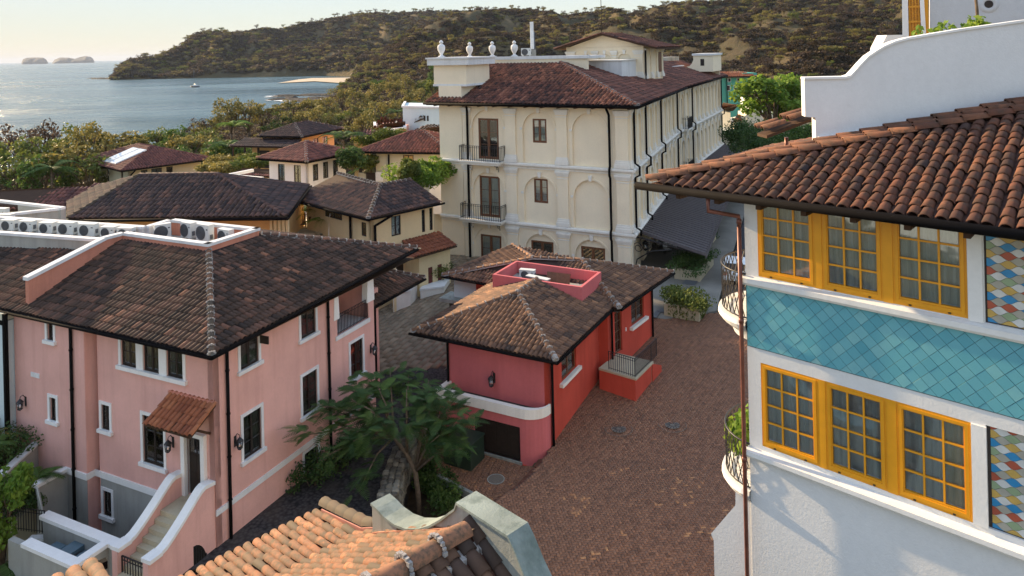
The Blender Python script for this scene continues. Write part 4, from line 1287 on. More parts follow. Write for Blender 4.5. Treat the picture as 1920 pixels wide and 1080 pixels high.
for k in range(5): m.bar((-.95 + k * .12, .025, -.45), (-.95 + k * .12, .025, .62 - k * .13), .02, .02, (0, 1, 0))
m.build('arch_grille', M['iron'], PK)
gt_ = railing([(-2.78, .36, .10), (-2.78, 1.64, .10)], .95, .13, .013, .03).build('gate', M['iron'], PK)
MB().box(-3.1, -2.5, .34, 1.66, -.3, .06).build('threshold', M['step'], PK)
for loc, rz in (((1.02, 0, 3.35), 0), ((10.05, 0, 3.55), 0), ((0, 2.28, 3.35), LF), ((JX, 11.2, 3.5), LF)): lantern(PK, loc, rz, 1.15)
MB().box(JX - .03, JX, 10.15, 10.75, 4.98, 5.18).build('house_plate', M['pale_trim'], PK)
# downpipes
for p in ([(0.62, -.10, 7.6), (.62, -.10, -.6)], [(6.70, -.10, 7.7), (6.70, -.10, -.6)], [(-.46, 7.85, 7.6), (-.46, 7.85, -1.6)]):
    m = MB(); m.tube(p, .065, 8)
    for z in np.arange(-.2, 7, 1.7): m.tube([(p[0][0], p[0][1], z), (p[0][0], p[0][1], z + .06)], .085, 8)
    m.build('downpipe', M['gutter'], PK)
MB().bar((-.78, 11.9, 7.75), (-.78, 11.9, -1.5), .16, .16, (0, 1, 0)).build('downpipe', M['gutter'], PK)
# loggia
MB().prism([(7.20, -.04, 6.25), (7.60, -.04, 6.25), (7.52, -.04, 7.9), (7.28, -.04, 7.9)], (0, .34, 0)).build('loggia_column', M['white_trim'], PK)
MB().prism([(9.80, -.04, 6.25), (10.42, -.04, 6.25), (10.34, -.04, 7.9), (9.9, -.04, 7.9)], (0, .34, 0)).build('loggia_column', M['white_trim'], PK)
lg = MB(); lg.box(7.45, 9.95, .0, 3, 5.38, 5.44); lg.box(7.3, 10.0, -.06, 0, 5.25, 5.45)
lg.build('loggia_floor', M['pale_trim'], PK)
MB().box(7.4, 10.0, 2.6, 2.8, 5.4, 7.6).build('loggia_wall', M['pink'], PK)
MB().box(8.1, 9.0, 2.56, 2.6, 5.45, 7.4).build('loggia_door', M['darkwood'], PK)
railing([(7.5, .05, 5.46), (9.9, .05, 5.46)], 0.95, .11).build('loggia_railing', M['iron'], PK)

# main roof
CN = (-.52, -.55, 7.74)
A_, B_ = (4.45, 5.05, 9.80), (7.65, 5.05, 9.80)
pf = [[CN, (13.7, -.55, 8.08), B_, A_], [(-.52, 13.2, 7.80), CN, A_, (4.40, 11.1, 9.80), (3.55, 13.0, 9.45)], [(13.7, -.55, 8.08), (13.7, 12, 8.05), (7.65, 11.4, 9.8), B_]]
PR = roof_slab(pf, .10).build('roof', plain('dark_pan', (0.030, 0.022, 0.020), .9, .1), PK)
tiles(PR, pf, T['pink'], 0.245, 0.41, 300, 4, True, (.40, .25))
ridge(PR, CN, A_, T['gable'], .13, .42, True, tint=(.3, .3))
ridge(PR, (13.7, -.55, 8.1), (7.75, 5.0, 9.80), T['pink'], .12, .42, True, single=False)
gutter([(-.62, 13.2, 7.74), (-.62, -.66, 7.70), (13.7, -.66, 8.04)], .08).build('gutter', M['gutter'], PK)
sf = MB(); sf.box(-.5, 13.6, -.52, 0, 7.58, 7.60); sf.box(-.5, 0, 0, 6.8, 7.58, 7.60); sf.box(-.5, JX, 6.8, 12, 7.56, 7.58)
sf.build('soffit', M['eave_wood'], PK)
# parapet round the sunken deck of the air conditioners, with the narrow gutter deck that runs on to the left
Z0, Z1 = 9.35, 10.06
def para(pts, name='roof_parapet', th=.22, mat='pink_dark', z0=Z0, closed=False):
    o = None
    for (x0, y0, *a), (x1, y1, *b) in zip(pts, pts[1:]):
        za = a[0] if a else Z1; zb = b[0] if b else Z1
        d = np.array([x1 - x0, y1 - y0, 0]); d /= np.linalg.norm(d)
        n = np.array([-d[1], d[0], 0]) * th
        m = MB(); m.prism([(x0, y0, z0), (x1, y1, z0), (x1, y1, zb), (x0, y0, za)], n)
        o = m.build(name, M[mat], PK)
        c = MB(); e = n * .22 / th * .25
        q = d * .05
        c.prism([np.array((x0, y0, za)) - e - q, np.array((x1, y1, zb)) - e + q, np.array((x1, y1, zb + .14)) - e + q, np.array((x0, y0, za + .14)) - e - q], n + 2 * e)
        c.build('coping', M['pale_trim'], o)
para([(4.45, 11.05), (4.40, 5.05)], th=.22, z0=9.4)
para([(4.40, 5.05), (7.65, 5.05)], th=.22)
para([(7.65, 5.05), (7.60, 11.4)], th=.22)
para([(7.60, 11.4), (5.9, 11.25)], th=.22, mat='pale_trim')
para([(5.9, 11.25), (4.55, 22.0)], th=.22, mat='pale_trim')
para([(2.42, 20.5, 9.86), (3.55, 11.30, 9.92)], th=.22, mat='grey_wall', z0=9.0)
para([(3.55, 11.1), (4.45, 11.05)], th=.22)
pd = MB().prism([(-.15, 11.18, 8.0), (3.6, 11.1, 9.3), (3.6, 11.1, 10.06), (3.2, 11.12, 9.98), (-.15, 11.18, 9.15)], (0, .24, 0)).build('party_parapet', M['pink_dark'], PK)
MB().prism([(-.22, 11.12, 9.13), (3.2, 11.06, 9.96), (3.6, 11.04, 10.06), (3.6, 11.04, 10.2), (3.2, 11.06, 10.11), (-.22, 11.12, 9.29)], (0, .36, 0)).build('coping', M['pale_trim'], pd)
MB().box(4.6, 7.5, 5.2, 11.3, 9.25, 9.36).build('roof_deck', M['grey_wall'], PK)
MB().prism([(2.4, 20.5, 9.25), (3.7, 11.2, 9.25), (5.8, 11.3, 9.25), (4.6, 22, 9.25)], (0, 0, .36)).build('roof_deck', M['grey_wall'], PK)

# the lower wing with its own roof at the far end
wall(10.42, 12.2, -1.2, 6.2, [cut(10.95, 2.6, .45, 1.3), cut(11.0, 4.5, .4, .7)], .12).build('wing_wall', M['pink'], PK, (0, 1.02, 0))
window(PK, (10.95, 1.02, 2.6), 0, .45, 1.3, 1, 1, 2, 'darkwood', 'pale_trim', .1, True, .1, None)
window(PK, (11.0, 1.02, 4.5), 0, .4, .7, 1, 1, 1, 'darkwood', 'pale_trim', .1, True, .1, None)
MB().box(11.9, 12.2, 1.3, 7, -1, 6).build('wing_wall', M['pink'], PK)
MB().tube([(11.75, .92, 6), (11.75, .92, -.4)], .06, 8).build('downpipe', M['gutter'], PK)
lf = [[(8.9, .42, 5.62), (16.0, .42, 5.62), (13.2, 3.6, 6.85), (8.9, 3.6, 6.85)], [(16.0, .42, 5.62), (16.0, 7.0, 5.62), (13.2, 3.6, 6.85)]]
lf[0][0] = (10.45, .42, 5.62); lf[0][3] = (10.45, 3.6, 6.85)
MB().box(10.45, 15.2, 4.6, 9.5, 5.3, 6.75).build('sun_block_box', M['pink'], PK)  # hidden box added to stop a sun beam reaching the courtyard
LR = roof_slab(lf, .1).build('wing_roof', plain('dark_pan_wing', (0.030, 0.022, 0.020), .9, .1), PK)
tiles(LR, lf, T['pink'], .245, .41, 0, 3, True, (.4, .25))
ridge(LR, (16.0, .42, 5.65), (13.2, 3.6, 6.9), T['pink'], .11, .42, True, single=False)
gutter([(10.4, .34, 5.58), (16.0, .34, 5.58)], .07).build('gutter', M['gutter'], PK)

# light well and the small walled yard beside the stair
m = MB()
m.box(-1.6, JX - .02, 8.35, 8.6, -2.2, 1.30); m.box(-2.72, -2.5, 1.96, 6.3, -2.2, 1.15)
m.prism([(-1.6, 8.35, -2.2), (-1.6, 8.35, 1.30), (-1.7, 8.2, 1.28), (-2.55, 6.3, .6), (-2.55, 6.3, -2.2)], (0, .24, 0))
m.box(-4.0, -3.78, 2.45, 6.3, -1.6, 1.15); m.box(-3.78, -2.72, 2.45, 2.67, -1.6, 1.15)
yw = m.build('yard_wall', M['grey_wall'], PK)
m = MB()
m.box(-1.75, JX - .05, 8.28, 8.66, 1.30, 1.44); m.box(-2.80, -2.42, 1.96, 6.4, 1.15, 1.29); m.box(-4.08, -3.70, 2.38, 5.4, 1.15, 1.29); m.box(-3.70, -2.80, 2.38, 2.74, 1.15, 1.29)
m.prism([(-1.70, 8.28, 1.28), (-2.60, 6.25, .60), (-2.60, 6.25, .74), (-1.72, 8.28, 1.44)], (.12, .34, 0))
m.build('coping', M['white_trim'], yw)
MB().box(-4, 0, 2, 8.4, -2.3, -2.0).build('well_floor', M['concrete'], PK)
rail_ = railing([(-2.62, 6.35, 1.2 - .7), (-3.0, 7.9, 1.2 - .7)], .9, .12).build('yard_railing', M['iron'], PK)

# ------------------------------------------------------------------ air conditioners
_am = {}
def ac_unit(name, label, cat, loc, yaw, w=.86, h=.62, d=.34, group='air conditioners on the roof deck', mats=('ac', 'ac_dark')):
    t = thing(name, label, cat, loc, 0, group)
    t.rotation_euler = (0, 0, rad(yaw))
    k = (w, h, d, mats)
    if k not in _am:
        c = MB(); c.box(-w / 2, w / 2, -d / 2, d / 2, .07, h)
        for x in (-w * .35, w * .35): c.box(x - .03, x + .03, -d / 2 - .01, d / 2 + .01, 0, .07)
        tp = MB().box(-w / 2 - .012, w / 2 + .012, -d / 2 - .012, d / 2 + .012, h, h + .025)
        g = MB(); R0 = h * .40; cx, cz = -w * .13, h * .53
        for r in np.linspace(.25, 1, 6):
            P = [(cx + R0 * r * math.cos(a), -d / 2 - .018, cz + R0 * r * math.sin(a)) for a in np.linspace(0, 2 * math.pi, 21)]
            g.tube(P, .008, 4, False)
        for a in np.linspace(0, 2 * math.pi, 12, endpoint=False): g.bar((cx, -d / 2 - .018, cz), (cx + R0 * math.cos(a), -d / 2 - .018, cz + R0 * math.sin(a)), .01, .01, (0, 1, 0))
        f = MB(); P = [(cx + R0 * math.cos(a), -d / 2 - .004, cz + R0 * math.sin(a)) for a in np.linspace(0, 2 * math.pi, 24, endpoint=False)]
        f.prism(P[::-1], (0, .003, 0))
        b = MB().box(w * .30, w * .42, -d / 2 - .006, -d / 2, h * .72, h * .80)
        b.box(w / 2, w / 2 + .05, -.08, .06, .2, .42)
        _am[k] = (c.mesh('casing', M[mats[0]]), tp.mesh('lid', M[mats[0]]), g.mesh('fan_grille', M[mats[1]]), f.mesh('fan_opening', M[mats[1]]), b.mesh('badge', M[mats[1]]))
    for n, me in zip(('casing', 'lid', 'fan_grille', 'fan_opening', 'badge'), _am[k]): put(n, me, t)
    return t
PKf = root_matrix(PK)
def pk(x, y, z): return tuple(PKf @ Vector((x, y, z)))
desc = ['leftmost white air conditioner of the straight row, cut by the picture edge', 'second white air conditioner from the left in the row on the roof deck', 'third white air conditioner from the left in the row on the roof deck',
        'fourth white air conditioner from the left in the row on the roof deck', 'fifth white air conditioner from the left in the row on the roof deck', 'sixth white air conditioner from the left, just before the last of the row',
        'last white air conditioner of the straight row, beside the bend of the parapet', 'white air conditioner turned sideways at the bend of the roof deck', 'smaller white air conditioner against the back parapet of the square roof deck', 'tallest white air conditioner in the middle of the square roof deck',
        'low white air conditioner right of the tallest one on the square roof deck']
spots = [(3.95, 19.9, 0), (4.15, 18.6, 0), (4.3, 17.1, 0), (4.5, 15.75, 0), (4.7, 14.3, 0), (4.88, 12.9, 0), (5.1, 11.85, 0), (6.1, 10.4, 55), (6.85, 9.35, -14), (6.65, 7.9, -12), (6.8, 6.6, -12)]
for k, (x, y, a) in enumerate(spots):
    h = (.62, .62, .62, .68, .68, .60, .58, .84, .84, .90, .72)[k]
    ac_unit('air_conditioner', desc[k], 'air conditioner', pk(x + .12, y, 9.36 + (.26 if k < 7 else .08)), 65 - 90 + 8 + a + (0 if k > 6 else 6), (.86, .86, .86, 1.0, 1.0, .84, .88, .8, .84, .98, .86)[k], h)
for k, (x, y, w, a, lb) in enumerate(((4.95, 6.6, .62, -28, 'low white slab-topped box at the front parapet of the roof deck'), (5.35, 5.75, .82, 60, 'white flat-lidded box close to the near corner of the roof deck'), (6.35, 5.65, .75, 62, 'white flat-lidded box further along the right parapet of the roof deck'))):
    t = thing('roof_box', lb, 'equipment box', pk(x, y, 9.36), 0, 'low boxes on the roof deck')
    t.rotation_euler = (0, 0, rad(a))
    MB().box(-w / 2 + .03, w / 2 - .03, -.13, .13, 0, .62).build('casing', M['ac_dark'], t)
    MB().box(-w / 2, w / 2, -.16, .16, .62, .67).build('lid', M['ac'], t)
for k, (x, y, w, h, lb) in enumerate(((-3.15, 5.0, .62, .95, 'tall blue-grey cabinet nearest the railing in the walled yard'), (-2.95, 4.1, .70, 1.15, 'blue-grey cabinet against the wall in the walled yard'), (-3.15, 3.45, .8, 1.0, 'blue-grey cabinet in the near corner of the walled yard'))):
    ac_unit('yard_cabinet', lb, 'equipment cabinet', pk(x, y, -.35), 65 - 90 + 90, w, h, .55, 'cabinets in the walled yard', ('ac_blue', 'ac_dark'))
MB().box(-3.9, -2.6, 2.5, 6.3, -.6, -.35).build('yard_floor', M['concrete'], PK)

# the pale blue neighbour beyond the party wall
NB = thing('blue_house', 'pale blue-white house wall under a dark tile roof at the left edge', 'house', PO, 65)
MB().box(-.75, 6, 12.0, 24, -2, 7.35).build('wall', M['blue_white'], NB)
MB().box(-.83, -.75, 12.0, 24, 7.22, 7.40).build('fascia', M['gutter'], NB)
MB().box(-.80, -.2, 11.95, 24, 7.42, 7.72).build('eave_board', M['sage'], NB)
nf = [[(-.52, 26, 7.80), (-.52, 13.15, 7.80), (3.45, 12.9, 9.45), (2.25, 21.5, 9.1), (1.7, 26, 8.9)]]
NR = roof_slab(nf, .1).build('roof', M['grout'], NB)
tiles(NR, nf, T['pink'], .245, .41, 60, 4, True, (.42, .25))
gutter([(-.62, 26, 7.74), (-.62, 13.2, 7.74)], .08).build('gutter', M['gutter'], NB)
MB().box(7.2, 7.5, 20.3, 24.5, 8.0, 10.1).build('rear_parapet', M['grey_wall'], NB)
m = MB(); m.prism([(4.6, 22.2, 10.06), (7.3, 20.35, 10.06), (7.5, 20.6, 10.06), (4.8, 22.5, 10.06)], (0, 0, .14)); m.box(7.2, 7.5, 20.3, 28, 10.1, 10.24)
m.build('coping', M['pale_trim'], NB)
MB().prism([(5.0, 22.1, 8.0), (7.2, 20.5, 8.0), (7.2, 20.5, 10.06), (5.0, 22.1, 10.06)], (.1, .2, 0)).build('rear_wall', M['grey_wall'], NB)
for k, (x, y) in enumerate(((5.9, 24.0), (5.0, 21.9))):
    ac_unit('air_conditioner', ('white air conditioner behind the far slanting parapet at the left edge', 'white air conditioner at the left edge where the roof deck forks')[k], 'air conditioner', pk(x, y, 9.36), 65 - 90 + 14, .95, .84, .36)

# ================================================================== the red house in the middle
RO = (1.42, 34.2, 0)
RH = thing('red_house', 'small red house with a brown hipped tile roof and a pink box on top', 'house', RO, 62)
wall(0, 6.78, -1.2, 4.55, [cut(2.35, 2.52, 1.85, 1.55)], .16).build('wall', M['red'], RH)
window(RH, (2.35, 0, 2.52), 0, 1.85, 1.55, 2, 1, 2, 'brownwood', None, 0, False, .12, 'curtain')
MB().box(1.15, 3.55, -.20, .12, 2.34, 2.515).build('sill', M['cream_trim'], RH)
wall(-5.86, 0, -1.2, 4.6, [], .1).build('wall', M['rose'], RH, (0, 0, 0), LF)
MB().box(.28, 6.7, 5.6, 5.86, -1, 4.5).build('wall', M['red'], RH)
lantern(RH, (0, 3.05, 2.40), LF, 1.35)
# bowed cellar front with a white parapet
def bowed(off):
    P = [(0.0, -.02 - off * .3)]
    for t in np.linspace(0, math.pi / 2, 9): P.append((-(.95 + off) * math.sin(t), 1.05 - (1.05 + off * .3) * math.cos(t)))
    return P + [(-.95 - off, 5.75 + off), (0.0, 5.75 + off)]
G0, G1, GZ0, GZ1 = 1.16, 3.72, -.50, 1.12
B0 = bowed(0)
m = MB()
for (a, b), (c, d) in zip(B0[:-2], B0[1:-2]): m.quad((a, b, -1.2), (a, b, 1.62), (c, d, 1.62), (c, d, -1.2))
m.build('cellar_wall', M['rose'], RH)
MB().quad((-.95, 5.75, -1.2), (-.95, 5.75, 1.62), (0, 5.75, 1.62), (0, 5.75, -1.2)).build('cellar_end_wall', M['rose'], RH)
wall(-5.75, -1.05, -1.2, 1.62, [(-G1, -G0, GZ0, GZ1)], .18).build('cellar_wall', M['rose'], RH, (-.95, 0, 0), LF)
m = MB()
O_, I_ = bowed(.10), bowed(-.16)
for k in range(len(O_) - 1):
    m.prism([(*O_[k], 1.60), (*O_[k + 1], 1.60), (*I_[k + 1], 1.60), (*I_[k], 1.60)][::-1], (0, 0, .46))
m.build('ledge', M['cream_trim'], RH)
MB().prism([(x * .98, y, 1.66) for x, y in bowed(-.1)][::-1], (0, 0, .04)).build('ledge_gutter', M['grout'], RH)
MB().box(-1.02, -.80, G0 - .1, G1 + .1, GZ0 - .12, GZ0).build('threshold', M['concrete'], RH)
for a, b in ((G0, (G0 + G1) / 2 - .01), ((G0 + G1) / 2 + .01, G1)):
    d_ = MB().box(-.83, -.77, a, b, GZ0, GZ1).build('cellar_door', M['darkwood'], RH)
    m = MB()
    for y0, y1 in ((a + .12, (a + b) / 2 - .05), ((a + b) / 2 + .05, b - .12)):
        m.box(-.845, -.83, y0, y1, GZ0 + .15, GZ1 - .15)
    m.build('door_panel', M['darkwood'], d_)
MB().box(-.98, -.82, G0 - .3, G1 + .3, -.66, -.60).build('red_stripe', M['red'], RH)
# wing
WL = (6.8, -.55, 0)
WROT = rad(-7)
wall(0.0, 5.62, -1.2, 4.55, [cut(1.05, 1.62, .9, 2.35), cut(3.62, 2.58, 1.75, 1.55)], .18).build('wing_wall', M['red'], RH, WL, WROT)
MB().box(6.5, 6.8, -.55, 0.2, -1, 4.5).build('wing_wall', M['red'], RH)
def wp(x, y, z=0): return (WL[0] + x * math.cos(WROT) - y * math.sin(WROT), WL[1] + x * math.sin(WROT) + y * math.cos(WROT), z)
window(RH, wp(1.05, 0, 1.62), WROT, .9, 2.35, 1, 2, 4, 'brownwood', None, 0, False, .12, None, 'glazed_door')
window(RH, wp(3.62, 0, 2.58), WROT, 1.75, 1.55, 2, 1, 2, 'brownwood', None, 0, False, .12, 'curtain')
MB().box(2.5, 4.75, -.2, .12, 2.40, 2.575).build('sill', M['cream_trim'], RH, WL, WROT)
MB().box(1.92, 2.02, -.04, 0, 2.55, 2.75).build('wall_light', M['paint_white'], RH, WL, WROT)
MB().box(5.3, 5.6, .28, 9, -1, 4.5).build('wing_wall', M['red'], RH, WL, WROT)
MB().prism([(-1.3, .02, -1), (.9, .02, -1), (1.1, -2.05, -1), (-1.3, -2.12, -1)], (0, 0, 2.52)).build('terrace', M['red'], RH, WL, WROT)
m = MB(); m.prism([(-1.32, .04, 1.52), (.95, .04, 1.52), (1.0, -2.14, 1.52), (-1.40, -2.22, 1.52)], (0, 0, .11))
m.build('terrace_floor', M['step'], RH, WL, WROT)
for k in range(4):
    m = MB(); m.prism([(.9 + k * .26, .02, -1), (1.16 + k * .26, .02, -1), (1.16 + k * .26, -2.08, -1), (.9 + k * .26, -2.08, -1)], (0, 0, 2.45 - k * .19)).build('stair_step', M['step'], RH, WL, WROT)
m = MB(); m.prism([(.9, -2.12, -1), (2.1, -2.12, -1), (2.1, -2.12, 1.0), (.9, -2.12, 1.52)], (0, .05, 0)).build('stair_side', M['red'], RH, WL, WROT)
railing([wp(-1.15, -.5, 1.63), wp(-1.28, -2.10, 1.63), wp(.92, -2.04, 1.63), wp(1.8, -1.98, 1.63)], .98, .13, .012, .024).build('terrace_railing', M['iron'], RH)
for x, y in ((-.10, 1.0), (-.07, 5.6)):
    pass
for p in ([(.12, -.10, 4.4), (.12, -.10, -.3)], [(-.10, 5.72, 4.4), (-.10, 5.72, -.8)], [(6.86, -.66, 4.4), (6.86, -.66, 1.55)], [wp(5.52, -.10, 4.4), wp(5.52, -.10, .3)]):
    MB().tube(p, .065, 8).build('downpipe', M['gutter'], RH)

# roofs
c1, c2, ap, rb_ = (-.6, -.65, 4.45), (-.6, 7.6, 4.45), (3.52, 3.475, 5.80), (10.4, 3.475, 5.80)
e1, e2, e3, e4 = (6.9, -1.12, 4.50), (7.9, 11.3, 4.45), (14.5, -2.05, 4.47), (15.2, 13.5, 4.45)
q1, q2 = (10.62, 2.62, 5.74), (9.75, 5.65, 5.74)
P4 = (11.95, 8.3, 5.74)
rf = [[c2, c1, ap], [c1, (7.15, -.65, 4.45), (8.70, .72, 4.90), (5.88, .72, 4.90), (5.88, 3.475, 5.80), ap], [(9.0, 7.6, 4.45), c2, ap, (5.88, 3.475, 5.8), (5.88, 6.4, 4.84), (9.0, 6.4, 4.84)],
      [e2, e1, q1, q2], [e1, e3, q1], [(8.12, 11.565, 4.45), e2, q2, P4], [q2, q1, P4], [e3, e4, P4, q1]]
RR = roof_slab(rf[:7], .07).build('roof', plain('brown_pan', (0.045, 0.028, 0.022), .9, .1), RH)
tiles(RR, rf[:3], T['red'], .25, .37, 300, 4, True, (.45, .22))
tiles(RR, rf[3:7], T['red'], .25, .37, 0, 4, True, (.5, .22))
for a, b in ((c1, ap), (c2, ap), (e1, q1), (e2, q2), (e3, q1)):
    ridge(RR, a, b, T['red'], .125, .46, True, tint=(.75, .15))
for a, b in ((ap, (5.9, 3.475, 5.80)), (q2, q1), (P4, q2)): ridge(RR, a, b, T['red'], .12, .46, True, single=False, tint=(.7, .15))
for p in (c1, e1): MB().lathe([(0, -.15), (.10, -.11), (.15, 0), (.10, .11), (0, .15)], 12, (p[0] + .1, p[1] + .1, p[2] + .15)).build('ridge_end', M['mortar'], RR)
gutter([(-.70, 7.7, 4.40), (-.70, -.75, 4.40), (6.9, -.75, 4.40)], .07).build('gutter', M['gutter'], RH)
gutter([(e2[0] - .1, e2[1], 4.42), (7.5, 6.0, 4.42)], .07).build('gutter', M['gutter'], RH)
gutter([(e1[0], e1[1] - .1, 4.44), (e3[0], e3[1] - .1, 4.42)], .07).build('gutter', M['gutter'], RH)
m = MB(); m.box(-.55, .0, -.5, 7.5, 4.28, 4.31); m.box(0, 6.9, -.6, 0, 4.28, 4.31); m.prism([wp(0, 0, 4.3), wp(0, -.5, 4.3), wp(7.5, -.6, 4.3), wp(7.5, 0, 4.3)], (0, 0, .03))
m.build('soffit', M['eave_wood'], RH)
# pink box on the roof
bx0, bx1, by0, by1, bz = 5.88, 8.9, .70, 6.4, 5.76
for nm, a in (('a', (bx0, bx1, by0, by0 + .16)), ('b', (bx0, bx1, by1 - .16, by1)), ('c', (bx0, bx0 + .16, by0 + .16, by1 - .16)), ('d', (bx1 - .16, bx1, by0 + .16, by1 - .16))):
    MB().box(a[0], a[1], a[2], a[3], 4.6, bz).build('roof_box_wall', M['rose'], RH)
MB().box(bx0 + .16, bx1 - .16, by0 + .16, by1 - .16, 4.95, 5.05).build('roof_box_floor', M['concrete'], RH)
RHm = root_matrix(RH)
def rh(x, y, z): return tuple(RHm @ Vector((x, y, z)))
ac_unit('air_conditioner', 'white air conditioner inside the pink roof box of the red house', 'air conditioner', rh(7.9, 5.1, 5.05), 62 - 90 + 8, .95, .58, .34, None)
t = thing('equipment_box', 'long white metal lid lying in the pink roof box', 'lid', rh(7.0, 3.95, 5.05)); t.rotation_euler = (0, 0, rad(-38))
MB().box(-.75, .75, -.16, .16, .0, .5).build('casing', M['ac_dark'], t); MB().box(-.78, .78, -.19, .19, .5, .55).build('lid', M['ac'], t)
t = thing('brown_board', 'rusty brown board leaning in the pink roof box', 'board', rh(7.9, 3.1, 5.05)); t.rotation_euler = (rad(-25), 0, rad(-25))
MB().box(-.75, .75, -.02, .02, 0, .62).build('board', M['brownwood'], t)
# white annexe under the far left eave
m = MB(); m.box(8.6, 13.5, 8.6, 10.9, -1, 4.4)
m.build('annexe_wall', M['blue_white'], RH)
MB().box(8.57, 8.62, 7.3, 9.2, 2.9, 4.35).build('annexe_red', M['red'], RH)
MB().box(8.5, 12, 7.2, 8.9, -1, 4.35).build('annexe_block', M['red'], RH)
m = MB(); m.box(8.0, 9.4, 8.4, 11.7, 2.72, 2.95); m.box(8.5, 9.2, 9.0, 9.8, 2.95, 3.25)
m.build('annexe_ledge', M['concrete'], RH)
MB().box(8.45, 9.5, 8.5, 11.2, -1, 2.7).build('annexe_stone', M['stone'], RH)

# ================================================================== the cream hotel
HO = (8.70, 54.0, 0)
HT = thing('cream_hotel', 'large cream hotel with arched bays, white pilasters and a red-brown tile roof', 'hotel', HO, 61.5)

def arch_wall(u0, u1, z0, z1, arches, dep=.14, back=None, seg=12):
    """Front at y=0 with round-headed niches (centre, radius, foot, spring); holes = rectangular openings in the niche backs."""
    m = MB()
    edge = u0
    for c, r, zb, zs, hole in arches:
        a, b = c - r, c + r
        m.quad((edge, 0, z0), (a, 0, z0), (a, 0, z1), (edge, 0, z1))
        if zb > z0: m.quad((a, 0, z0), (b, 0, z0), (b, 0, zb), (a, 0, zb)); m.quad((a, 0, zb), (b, 0, zb), (b, dep, zb), (a, dep, zb))
        P = [(c - r * math.cos(t), zs + r * math.sin(t)) for t in np.linspace(0, math.pi, seg + 1)]
        for (xa, za), (xb, zb2) in zip(P, P[1:]):
            m.quad((xa, 0, za), (xb, 0, zb2), (xb, 0, z1), (xa, 0, z1))
            m.quad((xa, 0, za), (xa, dep, za), (xb, dep, zb2), (xb, 0, zb2))
        m.quad((a, 0, zb), (a, dep, zb), (a, dep, zs), (a, 0, zs)); m.quad((b, 0, zb), (b, 0, zs), (b, dep, zs), (b, dep, zb))
        us = sorted({a, b} | ({hole[0], hole[1]} if hole else set())); zz = sorted({zb, zs + r} | ({hole[2], hole[3]} if hole else set()))
        for x0, x1 in zip(us, us[1:]):
            for y0, y1 in zip(zz, zz[1:]):
                if hole and hole[0] < (x0 + x1) / 2 < hole[1] and hole[2] < (y0 + y1) / 2 < hole[3]: continue
                m.quad((x0, dep, y0), (x1, dep, y0), (x1, dep, y1), (x0, dep, y1))
        edge = b
    m.quad((edge, 0, z0), (u1, 0, z0), (u1, 0, z1), (edge, 0, z1))
    return m

def arch_trim(parent, rz, loc, c, r, zb, zs, w=.13, seg=14, imp=True):
    m = MB()
    A = [(c - (r + w) * math.cos(t), -.05, zs + (r + w) * math.sin(t)) for t in np.linspace(0, math.pi, seg + 1)]
    B = [(c - r * math.cos(t), -.05, zs + r * math.sin(t)) for t in np.linspace(0, math.pi, seg + 1)]
    for k in range(seg): m.prism([B[k], B[k + 1], A[k + 1], A[k]], (0, .06, 0))
    o = m.build('arch_moulding', M['cream'], parent, loc, rz)
    k_ = MB(); k_.prism([(c - .10, -.14, zs + r - .08), (c + .10, -.14, zs + r - .08), (c + .17, -.14, zs + r + .34), (c - .17, -.14, zs + r + .34)], (0, .15, 0))
    k_.build('keystone', M['cream_trim'], parent, loc, rz)
    if imp:
        for x in (c - r - .24, c + r + .02):
            MB().box(x, x + .22, -.10, 0.0, zs - .02, zs + .16).build('impost', M['cream_trim'], parent, loc, rz)
            MB().box(x + .02, x + .20, -.04, 0.0, zb, zs - .02).build('arch_jamb', M['cream'], parent, loc, rz)

_pm = {}
def pilaster(parent, loc, rz, w, z0, z1, out=.16):
    key = (round(w, 2), round(z1 - z0, 2), out)
    if key not in _pm:
        h = z1 - z0
        b = MB(); b.box(-w / 2, w / 2, -out, 0, .62, h - .42)
        t = MB()
        t.box(-w / 2 - .12, w / 2 + .12, -out - .12, 0, 0, .30); t.box(-w / 2 - .07, w / 2 + .07, -out - .07, 0, .30, .48); t.box(-w / 2 - .03, w / 2 + .03, -out - .03, 0, .48, .62)
        c = MB()
        for k, (za, zb) in enumerate(((.42, .28), (.28, .16), (.16, 0))): c.box(-w / 2 - .05 - .05 * k, w / 2 + .05 + .05 * k, -out - .05 - .05 * k, 0, h - za, h - zb)
        c.box(-w / 2 - .025, w / 2 + .025, -out - .025, 0, h - .62, h - .55)
        _pm[key] = (b.mesh('pilaster', M['cream']), t.mesh('pilaster_base', M['cream_trim']), c.mesh('pilaster_capital', M['cream_trim']))
    b, t, c = _pm[key]
    o = put('pilaster', b, parent, (loc[0], loc[1], z0), rz)
    put('pilaster_base', t, o); put('pilaster_capital', c, o)
    return o

def ledge(parent, rz, loc, u0, u1, z, out=.30):
    m = MB()
    m.prism([(u0, 0, z - .46), (u0, -.10, z - .46), (u0, -.10, z - .30), (u0, -out + .06, z - .26), (u0, -out, z - .18), (u0, -out, z - .05), (u0, -out + .05, z), (u0, 0, z)], (u1 - u0, 0, 0))
    return m.build('ledge', M['cream_trim'], parent, loc, rz)

LV = [(9.84, 14.62), (4.98, 9.40), (-1.0, 4.54)]
